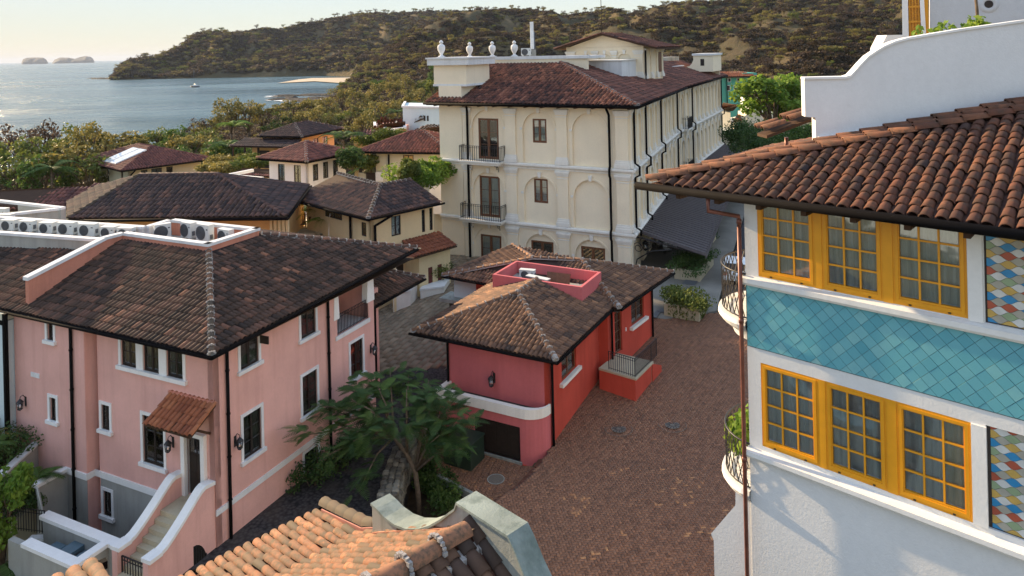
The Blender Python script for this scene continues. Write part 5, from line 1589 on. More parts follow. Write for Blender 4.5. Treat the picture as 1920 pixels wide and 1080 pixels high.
# front, three bays seen from the yard (u = -y)
FB = [(3.22, 1.45), (7.62, 1.45), (12.42, 1.53)]
for k, (za, zb) in enumerate(LV):
    sp = zb - 2.05 if k < 2 else 2.72
    foot = za + .02 if k < 2 else -1
    ar = []
    for j, (c, r) in enumerate(FB):
        hole = None
        if k < 2 and j == 1: hole = (-c - .62, -c + .62, za + 1.66, za + 3.60)
        if k < 2 and j == 2: hole = (-c - .98, -c + .98, za + .10, za + 3.52)
        if k == 2: hole = (-c - 1.0, -c + 1.0, 1.2, 3.55)
        ar.append((-c - (0 if j < 2 else 0), r, foot, sp, hole))
    arch_wall(-14.9, 0, za - .46, zb, sorted(ar), .16).build('wall', M['cream'], HT, (0, 0, 0), LF)
    for c, r in FB: arch_trim(HT, LF, (0, 0, 0), -c, r, foot, sp)
    for y, w in ((.56, 1.0), (5.55, .92), (10.16, .95), (14.42, .72)):
        pilaster(HT, (0, y, 0), LF, w, za + (.02 if k < 2 else 0), zb - (.36 if k == 0 else .02))
    if k < 2:
        ledge(HT, LF, (0, 0, 0), -17.2, .3, za)
        window(HT, (.16, 7.62, za + 1.66), LF, 1.24, 1.94, 2, 1, 3, 'brownwood', None, 0, False, .04, 'curtain_w', 'window', True, .13)
        window(HT, (.16, 12.42, za + .10), LF, 1.96, 3.42, 2, 1, 3, 'brownwood', None, 0, False, .04, 'curtain_w' if k else None, 'glazed_door', True, .16)
        b = MB(); b.box(-1.05, 0, 10.72, 14.70, za - .10, za + .06); b.box(-.95, 0, 10.85, 14.57, za - .26, za - .10); b.box(-1.10, 0, 10.67, 14.75, za - .02, za + .03)
        bo = b.build('balcony', M['cream_trim'], HT)
        railing([(-.05, 10.80, za + .06), (-.98, 10.80, za + .06), (-.98, 14.62, za + .06), (-.05, 14.62, za + .06)], 1.25, .21, .016, .03).build('railing', M['iron'], bo)
        sc = MB()
        for y in (11.4, 14.0):
            sc.tube([(-.06, y, za - .9), (-.12, y, za - .55), (-.45, y, za - .42), (-.78, y, za - .30)], .025, 6)
            sc.tube([(-.3 + .14 * math.cos(a), y, za - .52 + .14 * math.sin(a)) for a in np.linspace(0, 5.5, 12)], .02, 6)
        sc.build('scroll_bracket', M['iron'], bo)
    else:
        for c, r in FB: window(HT, (.16, c, 1.2), LF, 2.0, 2.35, 2, 1, 2, 'brownwood', None, 0, False, .04, 'curtain_w' if c > 10 else None, 'window', True, .15)
MB().box(0.02, .3, 0, 17.2, 14.2, 14.6).build('frieze', M['cream'], HT)
MB().box(-.10, 0, 0.0, 17.2, 14.52, 14.64).build('frieze_band', M['cream_trim'], HT)
# corner tower at the left
MB().box(-.02, 3.2, 14.92, 17.25, -1, 16.1).build('tower', M['cream'], HT)
MB().box(.10, 4.0, 14.45, 17.80, 16.22, 17.9).build('tower_block', M['cream'], HT)
m = MB(); m.box(.04, 4.06, 14.39, 17.86, 16.05, 16.24); m.box(-.25, 4.4, 14.05, 18.25, 17.88, 18.42); m.box(-.35, 4.5, 13.95, 18.35, 18.42, 18.55)
m.build('tower_cornice', M['pale_trim'], HT)
MB().box(8.6, 9.1, 6.9, 21.0, 16.5, 18.15).build('roof_parapet', M['cream'], HT)
m = MB(); m.box(8.5, 9.2, 6.8, 21.1, 18.15, 18.44); m.box(8.42, 12.8, 6.7, 8.8, 18.15, 18.40)
m.build('coping', M['pale_trim'], HT)

wl_ = MB(); wl_.box(.3, 52, 14.6, 16.8, -1, 14.6); wl_.build('rear_wall', M['cream'], HT)

# long side facing the forecourt: two straight stretches
def side(loc, yaw, L, n, bal, win_from, pipes):
    ref = put('side_wing', None, HT, loc, rad(yaw)); ref.empty_display_size = .2
    bw = L / n
    for k, (za, zb) in enumerate(LV[:2]):
        zb2 = zb if k else 14.62
        sp = zb2 - 1.75
        r = bw * .33
        ar, lst = [], []
        for i in range(n):
            c = (i + .5) * bw
            hole = None
            if i >= win_from or i % 3 == 1: hole = (c - .38, c + .38, za + 1.3, za + 3.2)
            if i in bal: hole = (c - .6, c + .6, za + .1, za + 3.3)
            ar.append((c, r, za + .02, sp, hole)); lst.append((c, hole))
        arch_wall(0, L, za - .46, zb2, ar, .16).build('wall', M['cream'], ref)
        for i, (c, hole) in enumerate(lst):
            m = MB()
            A = [(c - (r + .13) * math.cos(t), -.05, sp + (r + .13) * math.sin(t)) for t in np.linspace(0, math.pi, 11)]
            B = [(c - r * math.cos(t), -.05, sp + r * math.sin(t)) for t in np.linspace(0, math.pi, 11)]
            for q in range(10): m.prism([B[q], B[q + 1], A[q + 1], A[q]], (0, .06, 0))
            for x in (c - r - .2, c + r): m.box(x, x + .2, -.09, 0, sp - .02, sp + .14); m.box(x + .02, x + .18, -.05, 0, za, sp - .02)
            m.prism([(c - .09, -.12, sp + r - .06), (c + .09, -.12, sp + r - .06), (c + .15, -.12, sp + r + .3), (c - .15, -.12, sp + r + .3)], (0, .13, 0))
            m.build('arch_moulding', M['cream_trim'], ref)
            if hole:
                w, h = hole[1] - hole[0], hole[3] - hole[2]
                window(ref, (c, .16, hole[2]), 0, w, h, 2, 1, 3, 'brownwood', None, 0, False, .04, 'curtain_w', 'window', True, .09)
            if i in bal:
                b = MB(); b.box(c - 1.2, c + 1.2, -.9, 0, za - .12, za + .06)
                bo = b.build('balcony', M['cream_trim'], ref)
                railing([(c - 1.15, -.05, za + .06), (c - 1.15, -.85, za + .06), (c + 1.15, -.85, za + .06), (c + 1.15, -.05, za + .06)], 1.2, .2, .018, .03).build('railing', M['iron'], bo)
        for i in range(n + 1): pilaster(ref, (min(max(i * bw, .35), L - .3), 0, 0), 0, .60, za + .02, zb2 - (.3 if not k else .02), .14)
        ledge(ref, 0, (0, 0, 0), -.2, L + .2, za, .42)
    wall(0, L, -1, 4.54, [(c * bw + .7, (c + 1) * bw - .7, 1.0, 3.9) for c in range(n)], .3).build('ground_wall', M['cream'], ref)
    for c in range(n):
        MB().box(c * bw + .7, (c + 1) * bw - .7, .25, .3, 1.0, 3.9).build('ground_door', M['darkwood'], ref)
    for x in pipes:
        m = MB(); m.tube([(x, -.28, 14.4), (x, -.28, 10.2), (x, -.62, 9.95), (x, -.62, 9.3), (x, -.28, 9.1), (x, -.28, 5.3), (x, -.62, 5.1), (x, -.62, 4.7)], .09, 6)
        m.build('downpipe', M['gutter'], ref)
    return ref
W1 = side((0, 0, 0), 7.83, 24.2, 9, (), 99, (.6, 5.6, 13.6))
W2 = side((24.0, 3.3, 0), 2.96, 29.0, 11, (1,), 6, (.3, 8.2, 28.6))
lantern(W1, (3.2, -.02, 2.9), 0, 1.9)
for p in ([(-.50, 14.22, 14.5), (-.30, 14.22, 14.2), (-.30, 14.22, -1)], [(-.9, 1.5, 14.55), (-.26, 1.5, 13.9), (-.26, 1.5, 10.0), (-.42, 1.5, 9.8), (-.42, 1.5, 9.3), (-.26, 1.5, 9.1), (-.26, 1.5, 5.2), (-.42, 1.5, 5.0), (-.42, 1.5, 4.5), (-.26, 1.5, 4.3), (-.26, 1.5, -1)]):
    MB().tube(p, .10, 8).build('downpipe', M['gutter'], HT)

# roof
E0, E1, E2_ = (-.95, -1.05, 14.68), (24, 1.95, 14.68), (54.5, 4.05, 14.68)
T0, T1, T2 = (8.2, 9.3, 17.80), (24.3, 11.2, 17.80), (50.5, 12.6, 17.80)
EL, TL = (-.95, 18.15, 14.68), (8.2, 18.9, 17.80)
cf = [[EL, E0, T0, TL], [E0, E1, T1, T0], [E1, E2_, T2, T1], [E2_, (54.5, 17, 14.68), T2]]
HR = roof_slab(cf, .12).build('roof', plain('hotel_pan', (0.040, 0.022, 0.018), .9, .1), HT)
tiles(HR, cf, T['cream'], .36, .50, 300, 4, True, (.48, .28), jit=1.2, wd=.43)
ridge(HR, E0, T0, T['cream'], .16, .5, True, single=False, tint=(.8, .15))
ridge(HR, E1, T1, T['cream'], .10, .5, False, single=False, tint=(.1, .1))
gutter([(EL[0] - .1, EL[1], 14.62), (-1.05, -1.15, 14.62), (24, 1.85, 14.62), (54.5, 3.95, 14.62)], .11).build('gutter', M['gutter'], HT)
MB().prism([(-.9, 18, 14.46), (-.9, -1, 14.46), (0, 0, 14.46), (0, 17.2, 14.46)][::-1], (0, 0, .05)).build('soffit', M['eave_wood'], HT)
MB().prism([(-.9, -1, 14.46), (24, 1.9, 14.46), (54.5, 4.0, 14.46), (53, 4.8, 14.46), (24, 3.3, 14.46), (0, 0, 14.46)], (0, 0, .05)).build('soffit', M['eave_wood'], HT)
for k in range(13):
    y = -.3 + k * 1.45
    MB().box(-.98, .0, y - .06, y + .06, 14.40, 14.56).build('rafter', M['eave_wood'], HT)
MB().box(8.3, 50, 9.8, 16, 16.5, 17.6).build('roof_deck', M['concrete'], HT)
m = MB(); m.box(12.6, 16.8, 5.0, 8.7, 15.2, 17.80); m.build('roof_planter', M['pale_trim'], HT)
m = MB(); m.box(12.5, 16.9, 4.9, 8.8, 17.80, 17.90); m.build('coping', M['cream_trim'], HT)
# pavilion on the roof
pv = put('roof_pavilion', None, HT, (16.9, 0, 0)); pv.empty_display_size = .2
arch_wall(-12.6, -4.25, 15.6, 19.15, [(-10.4, .72, 16.6, 17.75, None), (-8.35, .72, 16.6, 17.75, None), (-6.25, .72, 16.6, 17.75, None)], .12).build('pavilion_wall', M['cream'], pv, (0, 0, 0), LF)
for c in (10.4, 8.35, 6.25): arch_trim(pv, LF, (0, 0, 0), -c, .72, 16.6, 17.75, .09, 10)
for y, w in ((12.1, .85), (9.38, .5), (7.3, .5), (4.75, .85)): pilaster(pv, (0, y, 0), LF, w, 16.0, 18.75, .1)
MB().prism([(0, 12.6, 19.1), (0, 4.25, 19.1), (0, 8.4, 20.4)], (.3, 0, 0)).build('gable', M['cream'], pv)
m = MB(); m.box(.02, 6.4, 4.25, 4.5, 15.6, 19.3); m.box(.02, 6.4, 12.4, 12.6, 15.6, 19.3); m.box(6.1, 6.4, 4.5, 12.4, 15.6, 19.3)
m.build('pavilion_wall', M['cream'], pv)
for x in (.5, 2.4, 4.3, 6.1): pilaster(pv, (x, 4.25, 0), 0, .5, 15.9, 18.9, .1)
MB().box(4.9, 5.9, 4.2, 4.26, 16.4, 18.5).build('pavilion_door', M['brownwood'], pv)
g0 = [[(-.9, 13.6, 19.05), (-.9, 8.4, 20.50), (7.6, 8.4, 20.50), (7.6, 13.6, 19.05)], [(-.9, 8.4, 20.50), (-.9, 2.6, 18.95), (7.6, 2.6, 18.95), (7.6, 8.4, 20.50)]]
pf2 = [[(7.6, 13.6, 19.05), (-.9, 13.6, 19.05), (-.9, 8.4, 20.50), (5.5, 8.4, 20.50)], [(-.9, 2.6, 18.95), (7.6, 2.6, 18.95), (5.5, 8.4, 20.50), (-.9, 8.4, 20.50)], [(7.6, 2.6, 18.95), (7.6, 13.6, 18.95), (5.5, 8.4, 20.5)]]
pr2 = roof_slab(pf2, .14).build('pavilion_roof', M['eave_wood'], pv)
tiles(pr2, pf2, T['cream'], .33, .46, 0, 3, False, (.4, .2))
MB().tube([(.2, 4.1, 18.9), (.2, 4.1, 15.8)], .09, 6).build('downpipe', M['gutter'], pv)
for y in (9.3, 7.2): lantern(pv, (-.3, y, 17.0), LF, 1.5)
# block at the far end of the roof
bk = MB()
bk.prism([(0, 7.6, 15.6), (0, 7.6, 16.2), (0, 6.9, 16.35), (0, 6.55, 16.7), (0, 6.35, 17.2), (0, 6.35, 17.75), (0, 3.75, 17.75), (0, 3.75, 15.6)], (5, 0, 0))
bk.box(5, 5.2, 4, 9, 15, 16.2)
bo = bk.build('roof_block', M['cream'], HT, (44.5, 0, 0))
MB().box(-.15, 5.2, 3.6, 6.5, 17.75, 18.02).build('coping', M['pale_trim'], bo)
MB().box(-.03, 0, 4.9, 5.4, 16.4, 17.3).build('block_window', M['darkwood'], bo)
MB().box(-.4, 14, 7.6, 8.0, 15.9, 16.5).build('roof_kerb', M['pale_trim'], HT, (30.5, 0, 0))

# canopy over the forecourt
cyi = [(1.8, .25, 4.72), (24, 3.15, 4.72), (53, 4.7, 4.72)]
cyo = [(.6, -5.4, 3.82), (24.2, -2.45, 3.82), (54, -.2, 3.82)]
cn = thing('entrance_canopy', 'dark corrugated metal canopy along the side of the cream hotel', 'canopy', HO, 61.5)
for k in range(2):
    a, b, c, d = (np.array(q) for q in (cyi[k], cyi[k + 1], cyo[k + 1], cyo[k]))
    MB().prism([tuple(a), tuple(d), tuple(c), tuple(b)], (0, 0, -.05)).build('canopy_sheet', M['canopy_shade'], cn)
    n = int(np.linalg.norm(b - a) / .58)
    m = MB()
    for i in range(n + 1):
        t = i / n
        p, q = a + (b - a) * t, d + (c - d) * t
        m.prism([p + (-.17, 0, -.02), p + (.17, 0, -.02), p + (.10, 0, .20), p + (-.10, 0, .20)], q - p)
    m.build('canopy_ribs', M['canopy'], cn)
    m = MB(); m.bar(d - (0, 0, .12), c - (0, 0, .12), .10, .26); m.bar(a + (0, -.05, -.1), b + (0, -.05, -.1), .1, .18)
    m.build('canopy_edge', M['canopy'], cn)
m = MB()
for x in (.9, 9, 18, 27, 36, 45):
    y0 = .3 + x * .12 if x < 24 else 3.2 + (x - 24) * .05
    yo = np.interp(x, [.6, 24.2, 54], [-5.3, -2.4, -.1])
    m.bar((x, y0, 4.6), (x, yo, 3.72), .08, .12)
    m.tube([(x, y0 - .2, 1.6), (x, y0 - .5, 2.8), (x, y0 - 1.6, 3.55), (x, y0 - 3.2, 3.85)], .05, 6)
    m.tube([(x, y0 - .6 + .42 * math.cos(a) * (1 - a / 14), 3.7 + .42 * math.sin(a) * (1 - a / 14)) for a in np.linspace(0, 9, 22)], .03, 5)
    m.tube([(x, y0 - 1.4 + .3 * math.cos(a) * (1 - a / 14), 3.95 + .3 * math.sin(a) * (1 - a / 14)) for a in np.linspace(0, 9, 22)], .025, 5)
m.build('canopy_bracket', M['iron'], cn)

# things that stand on the hotel roof
HTm = root_matrix(HT)
def ht(x, y, z): return tuple(HTm @ Vector((x, y, z)))
urn_p = [(.20, 0), (.34, .04), (.34, .12), (.20, .16), (.14, .24), (.22, .36), (.40, .62), (.43, .85), (.40, 1.02), (.22, 1.12), (.13, 1.17), (.15, 1.22), (.24, 1.26), (.22, 1.36), (.10, 1.46), (0.02, 1.50)]
um, bm_ = None, None
for k, ((x, y, z), lb) in enumerate((((.55, 17.25, 18.55), 'tall white stone urn at the left corner of the hotel tower'), ((8.85, 19.5, 18.44), 'second white stone urn from the left, just right of the hotel tower'), ((8.85, 16.9, 18.44), 'third white stone urn on the hotel parapet, between two others'), ((8.85, 14.45, 18.44), 'rightmost white stone urn on the hotel parapet, beside the air conditioner'))):
    t = thing('urn', lb, 'urn', ht(x, y, z), 0, 'urns on the hotel parapet')
    if um is None:
        um = MB().lathe([(r * .78, z * 1.02) for r, z in urn_p], 16).mesh('bowl', M['pale_trim']); bm_ = MB().box(-.36, .36, -.36, .36, -.03, .05).mesh('plinth', M['pale_trim'])
    put('bowl', um, t); put('plinth', bm_, t)
t = thing('antenna_mast', 'tall white panel antenna mast standing on the hotel roof', 'antenna', ht(10.2, 13.2, 18.2))
MB().box(-.17, .17, -.12, .12, .9, 3.55).build('panel', M['paint_white'], t); MB().tube([(.22, 0, -1), (.22, 0, 2.6)], .07, 8).build('pole', M['ac_dark'], t); MB().box(-.25, .35, -.2, .2, .2, .85).build('junction_box', M['grey_wall'], t)
ac_unit('air_conditioner', 'white air conditioner on the hotel roof beside the antenna mast', 'air conditioner', ht(9.6, 13.55, 18.44), -8, .95, .75, .4, None)
t = thing('lightning_rod', 'thin dark rod rising from the gable of the hotel roof pavilion', 'lightning rod', ht(16.6, 8.5, 20.45))
MB().tube([(0, 0, 0), (0, 0, 7)], .035, 6).build('rod', M['iron'], t)

# ================================================================== the near gable with sunlit tiles at the bottom
GO = (-5.0, 17.06, 0)
GH = thing('gable_house', 'near roof of sunlit orange barrel tiles with a curved concrete gable wall', 'house', GO, -47)
gf1 = [[(0, 0.15, 8.0), (0, -9.5, 8.0), (1.95, -9.5, 8.42), (1.95, 0.15, 8.42)], [(1.95, .15, 8.42), (1.95, -9.5, 8.42), (6.12, -9.5, 10.55), (6.12, .15, 10.55)]]
gf2 = [[(10.4, -9.5, 8.3), (10.4, .1, 8.3), (6.12, .1, 10.55), (6.12, -9.5, 10.55)]]
GR = roof_slab(gf1 + gf2, .09).build('roof', plain('gable_pan', (0.13, 0.06, 0.04), .9, .1, 0, .3, 6, .4), GH)
tiles(GR, gf1, T['gable'], .205, .48, 300, 8, True, (.55, .3), jit=1.3, wd=.45)
tiles(GR, gf2, T['red'], .30, .42, 60, 7, True, (.25, .18), jit=1.3)
for k in range(14):
    a = np.array((6.12, -.20 - (k + 1) * .66, 10.66))
    v0, f0 = tile_template(.42, .58, 8, True)
    m4 = Matrix(np.vstack([np.c_[(1, 0, 0), (0, 1, 0), (0, 0, 1), a], [0, 0, 0, 1]]).tolist())
    put('ridge_tile', mesh_np('ridge_tile', v0, f0, T['gable'], np.full(len(v0), .95), True), GR, mw=m4)
    m = MB()
    for q in range(9):
        t = math.pi * q / 8
        c = a + np.array((.22 * math.cos(t), 0.0, .19 * math.sin(t) + .03)); e = .022 + .014 * random.random()
        m.box(c[0] - e, c[0] + e, c[1] - e, c[1] + e * 1.2, c[2] - e, c[2] + e)
    m.build('mortar', M['mortar'], GR)
mm = MB()
for y in np.arange(-9.4, .0, .11):
    for sx, dx in ((1, .20), (-1, -.18)):
        e = random.uniform(.045, .10)
        x = 6.12 + dx * 1.25 + random.uniform(-.04, .04)
        mm.obox((x - e, y, 10.55 - abs(dx) * .5 - e * .4), (2 * e, random.uniform(-.05, .05), -.05 * sx), (0, .13, random.uniform(-.02, .02)), (random.uniform(-.02, .02), 0, e * 1.3))
mm.build('mortar', M['mortar'], GR)
ridge(GR, (-.02, .30, 8.10), (1.95, .30, 8.52), T['gable'], .15, .40, False, tint=(.08, .08)); ridge(GR, (1.95, .30, 8.52), (2.9, .30, 8.98), T['gable'], .15, .40, False, tint=(.08, .08))
g_ = MB(); g_.box(-.16, -.04, -9.5, .45, 7.84, 7.98); g_.box(-.17, -.15, -9.5, .45, 7.84, 8.03)
g_.build('gutter', M['gutter'], GH)
MB().box(.3, 10, -9.5, 0, -1, 8.0).build('wall', M['grey_wall'], GH)
prf = [(2.66, 9.47), (2.9, 9.46), (3.2, 9.42), (3.55, 9.44), (3.95, 9.54), (4.35, 9.72), (4.75, 9.98), (5.1, 10.26), (5.38, 10.52), (5.54, 10.66), (5.60, 10.80), (6.98, 10.86), (7.12, 10.72), (7.35, 10.42), (7.7, 10.05), (8.1, 9.74), (8.6, 9.50), (9.2, 9.40), (9.7, 9.4)]
pm_ = MB()
for (a, b), (c, d) in zip(prf, prf[1:]):
    pm_.prism([(a, 0, 7.6), (c, 0, 7.6), (c, 0, d), (a, 0, b)], (0, .40, 0))
gw = pm_.build('gable_wall', M['concrete'], GH)
cpm = MB()
for (a, b), (c, d) in zip(prf, prf[1:]): cpm.prism([(a, -.04, b), (c, -.04, d), (c, -.04, d + .05), (a, -.04, b + .05)], (0, .48, 0))
cpm.build('coping', stucco('mossy_concrete', (.25, .285, .25), .35, (.15, .18, .17), .9, .8), gw)
MB().prism([(2.7, -.05, 8.80), (6.14, -.05, 10.55), (6.14, -.05, 10.67), (2.7, -.05, 8.92)], (0, .05, 0)).build('flashing', plain('pink_flashing', (.42, .19, .13), .8, .2, 0, .3, 9), GH)
MB().prism([(6.14, -.05, 10.55), (9.0, -.05, 9.05), (9.0, -.05, 9.17), (6.14, -.05, 10.67)], (0, .05, 0)).build('flashing', M['pink_dark'], GH)
m = MB(); m.prism([(.15, .12, 8.06), (1.95, .12, 8.46), (2.75, .12, 8.86), (2.75, .12, 8.98), (1.95, .12, 8.58), (.15, .12, 8.18)], (0, .03, 0)); m.build('flashing', plain('pink_flashing_edge', (.45, .20, .15), .8, .2), GH)

# two more tile ends that just enter the picture at the bottom left
NT = thing('low_roof', 'tips of another orange tiled roof at the bottom left corner', 'roof', (-7.75, 12.55, 0), -47)
for k, (p, q) in enumerate((((-.18, .05, 9.9), (.5, .05, 10.05)), ((-1.55, -.35, 9.86), (-.6, -.35, 10.02)))):
    pass
nf_ = [[(-.25, .30, 9.88), (-.25, -2.6, 9.88), (1.2, -2.6, 10.2), (1.2, .30, 10.2)]]
nr_ = roof_slab(nf_, .08).build('roof', M['eave_wood'], NT)
tiles(nr_, nf_, T['gable'], .26, .36, 20, 7, True, (.55, .25))
MB().box(-.40, -.27, -2.6, .45, 9.72, 9.86).build('gutter', M['gutter'], NT)

# ================================================================== houses between the yard and the sea
def walls4(parent, x0, x1, y0, y1, z0, z1, mat, right=(), left=()):
    """right: openings on the -y face (cx, z, w, h); left: on the -x face (cy, z, w, h)."""
    wall(x0, x1, z0, z1, [cut(*q[:4]) for q in right], .12).build('wall', mat, parent, (0, y0, 0))
    wall(-y1, -y0, z0, z1, [(-b, -a, c, d) for a, b, c, d in (cut(*q[:4]) for q in left)], .12).build('wall', mat, parent, (x0, 0, 0), LF)
    MB().box(x1 - .2, x1, y0 + .3, y1, z0, z1).build('wall', mat, parent); MB().box(x0 + .3, x1 - .2, y1 - .2, y1, z0, z1).build('wall', mat, parent)
    for cx, z, w, h, *st in right: window(parent, (cx, y0, z), 0, w, h, 2 if w > .7 else 1, 1, 2, 'darkwood', None, 0, False, .08, (st[0] if st else None), 'window', True, .07)
    for cy, z, w, h, *st in left: window(parent, (x0, cy, z), LF, w, h, 2 if w > .7 else 1, 1, 2, 'darkwood', None, 0, False, .08, (st[0] if st else None), 'window', True, .07)

def hip_roof(parent, x0, x1, y0, y1, z, sl, tmat, p=.34, L=.46, nm='roof', sl2=None, rt=(.5, .2), tint=(.45, .22), rm_=True):
    F, a, b = hip_faces(x0, x1, y0, y1, z, sl, sl2)
    r = roof_slab(F, .10).build(nm, M['eave_wood'], parent)
    tiles(r, F, tmat, p, L, 0, 3, True, tint, wd=.44)
    for q in ((x0, y0, z), (x1, y0, z)):
        e = a if (abs(q[0] - a[0]) <= abs(q[0] - b[0]) + 1e-6 and q[0] == x0) or (x1 - x0 <= y1 - y0) else b
        ridge(r, q, e, tmat, .15, .5, rm_, single=False, tint=rt)
    e = a if x1 - x0 > y1 - y0 else b
    ridge(r, (x0, y1, z), e, tmat, .15, .5, False, single=False, tint=rt)
    if a != b: ridge(r, a, b, tmat, .15, .5, False, single=False, tint=rt)
    m = MB(); m.box(x0 - .06, x0, y0 - .06, y1, z - .14, z + .02); m.box(x0, x1, y0 - .06, y0, z - .14, z + .02)
    m.build('gutter', M['gutter'], parent)
    return r

def P(px, py, z): return tuple(at(px, py, z))

# large dark roof behind the pink house
DH = thing('dark_roofed_house', 'tan house under a big blackish tile roof behind the air conditioners', 'house')
f0, f1, f2 = P(537, 407, 8.2), P(128, 411, 8.2), P(581, 347, 8.2)
r1_, r2_ = P(407, 327, 10.2), P(262, 329, 10.2)
bk1 = (r2_[0] - 6, r2_[1] + 6, 8.2)
df = [[f1, f0, r1_, r2_], [f0, f2, r1_], [(f1[0] - 5, f1[1] + 8, 8.4), f1, r2_]]
DR = roof_slab(df, .1).build('roof', M['eave_wood'], DH)
tiles(DR, df[:2], T['far'], .36, .50, 300, 4, True, (.42, .28), wd=.44)
tiles(DR, df[2:], T['far'], .36, .50, 0, 3, True, (.35, .2), wd=.44)
ridge(DR, f0, r1_, T['far'], .15, .5, False, single=False, tint=(.8, .2)); ridge(DR, f1, r2_, T['gable'], .16, .5, False, single=False, tint=(.1, .1)); ridge(DR, r2_, r1_, T['far'], .15, .5, False, single=False)
gutter([(f1[0], f1[1] - .1, 8.1), (f0[0] + .1, f0[1] - .1, 8.1), (f2[0] + .1, f2[1], 8.1)], .10).build('gutter', M['gutter'], DH)
dw0, dw1 = np.array(P(190, 409, 8.0)) + (0, 1.0, 0), np.array(P(497, 407, 8.0)) + (0, 1.0, 0)
MB().prism([dw0, dw1, dw1 * (1, 1, 0) + (0, 0, -1), dw0 * (1, 1, 0) + (0, 0, -1)][::-1], (0, 8, 0)).build('wall', M['orange'], DH)
for px in (500, 508, 516, 524, 531):
    p = P(px, 407, 8.0); MB().box(p[0] - .09, p[0] + .09, p[1] + .8, p[1] + 1.0, 3, 8.0).build('post', M['yellow'], DH)
lb = MB()
q = [np.array(P(*a)) for a in ((0, 388, 8.0), (137, 392, 8.0), (196, 347, 9.2), (0, 362, 9.2))]
BR = thing('rust_roofed_house', 'long low house with a red-brown tile roof at the left edge', 'house')
brf = [[q[0] - (8, 1, 0), q[1], q[2], q[3] - (8, 0, 0)]]
br_ = roof_slab([[tuple(a) for a in brf[0]]], .1).build('roof', M['eave_wood'], BR)
tiles(br_, brf, T['farred'], .36, .48, 0, 4, True, (.35, .3))
MB().prism([tuple(q[0] - (8, 0, .2)), tuple(q[1] + (0, 1, -.2)), tuple(q[1] * (1, 1, 0) + (0, 1, 0)), tuple(q[0] * (1, 1, 0) - (8, 0, 0))][::-1], (1, 8, 0)).build('wall', M['sage'], BR)

# house with solar panels
SH = thing('solar_house', 'cream house with a low red tile roof that carries two solar panels', 'house', (-47.7, 86.7, 0), 48)
hip_roof(SH, 0, 11.6, 0, 15.8, 5.5, .33, T['farred'], tint=(.5, .2), rm_=False)
walls4(SH, 1.3, 10.3, 1.3, 12.0, -6, 5.4, M['sage'], [(3.1, 3.2, .8, 1.9), (4.6, 3.2, 1.3, 1.9), (6.2, 3.2, .8, 1.9)], [(3.6, 3.2, .7, 1.7), (8.4, 3.2, .7, 1.7)])
for y in (12.6, 15): MB().box(1.2, 1.5, y, y + .35, -6, 5.4).build('post', M['darkwood'], SH)
MB().box(.3, 1.3, 11.5, 15.8, 1.6, 1.8).build('balcony', M['pale_trim'], SH)
MB().tube([(2.0, 1.15, 5.2), (1.4, 1.2, 4.6), (1.4, 1.2, -2)], .09, 6).build('downpipe', M['gutter'], SH)
for k, y in enumerate((5.1, 7.5)):
    t = thing('solar_collector', ('near pale solar panel on the red tile roof, lower in the picture', 'far pale solar panel on the red tile roof, further from the viewer')[k], 'solar panel', tuple(root_matrix(SH) @ Vector((2.6, y, 6.52))), 48, 'solar panels on the red roof')
    for nm, z0, z1, e, mt in (('frame', 0, .10, 0, 'paint_white'), ('glass_sheet', .10, .13, .06, 'panel')):
        m = MB(); m.prism([(-1.9 + e, -1.05 + e, z0 - .63), (1.9 - e, -1.05 + e, z0 + .63), (1.9 - e, 1.05 - e, z0 + .63), (-1.9 + e, 1.05 - e, z0 - .63)], (0, 0, z1 - z0)); m.build(nm, M[mt], t)

# little white house with many windows
LH = thing('white_tower_house', 'small cream and white upper storey with a red hipped roof and rows of windows', 'house', (-19.5, 67.0, 0), 62)
hip_roof(LH, 0, 6.9, 0, 6.6, 9.0, .40, T['farred'], tint=(.45, .22), rt=(.95, .05))
walls4(LH, .7, 6.2, .7, 5.6, -1, 8.9, M['white_trim'], [(1.9, 6.9, .75, 1.6, 'curtain_w'), (3.3, 6.9, .75, 1.6, 'curtain_w'), (4.7, 6.9, .75, 1.6, 'curtain_w')], [(1.9, 6.8, .9, 1.7, 'curtain_w'), (4.0, 6.8, .9, 1.7, 'curtain_w')])
m = MB(); m.box(-.3, .68, 5.6, 10.5, 3, 7.0); m.box(-.4, -.1, 5.5, 10.6, 7.0, 7.3); m.box(-.4, 3, 10.3, 10.6, 7.0, 7.3)
m.build('side_terrace', M['white_trim'], LH)
m = MB(); m.prism([(2.2, .68, 4.8), (2.2, -1.1, 4.8), (2.8, -1.7, 4.8), (5.2, -1.7, 4.8), (5.8, -1.1, 4.8), (5.8, .68, 4.8)][::-1], (0, 0, 1.35))
m.build('bow_terrace', M['white_trim'], LH)
MB().prism([(2.4, .66, 6.16), (2.4, -1.0, 6.16), (2.9, -1.5, 6.16), (5.1, -1.5, 6.16), (5.6, -1.0, 6.16), (5.6, .66, 6.16)][::-1], (0, 0, .02)).build('terrace_floor', M['ac_dark'], LH)
m = MB(); m.box(.55, .69, .55, 5.7, 6.25, 6.45); m.box(.6, 6.2, .55, .69, 6.25, 6.45); m.build('band', M['white_trim'], LH)
fr_ = [[P(430, 327, 6.3), P(610, 338, 6.3), P(640, 322, 7.0), P(455, 315, 7.0)]]
lr_ = roof_slab(fr_, .1).build('lower_roof', M['eave_wood'], LH)
lr_.matrix_basis = Matrix(root_matrix(LH)).inverted()
tiles(lr_, fr_, T['farred'], .34, .46, 0, 3, False, (.6, .2))

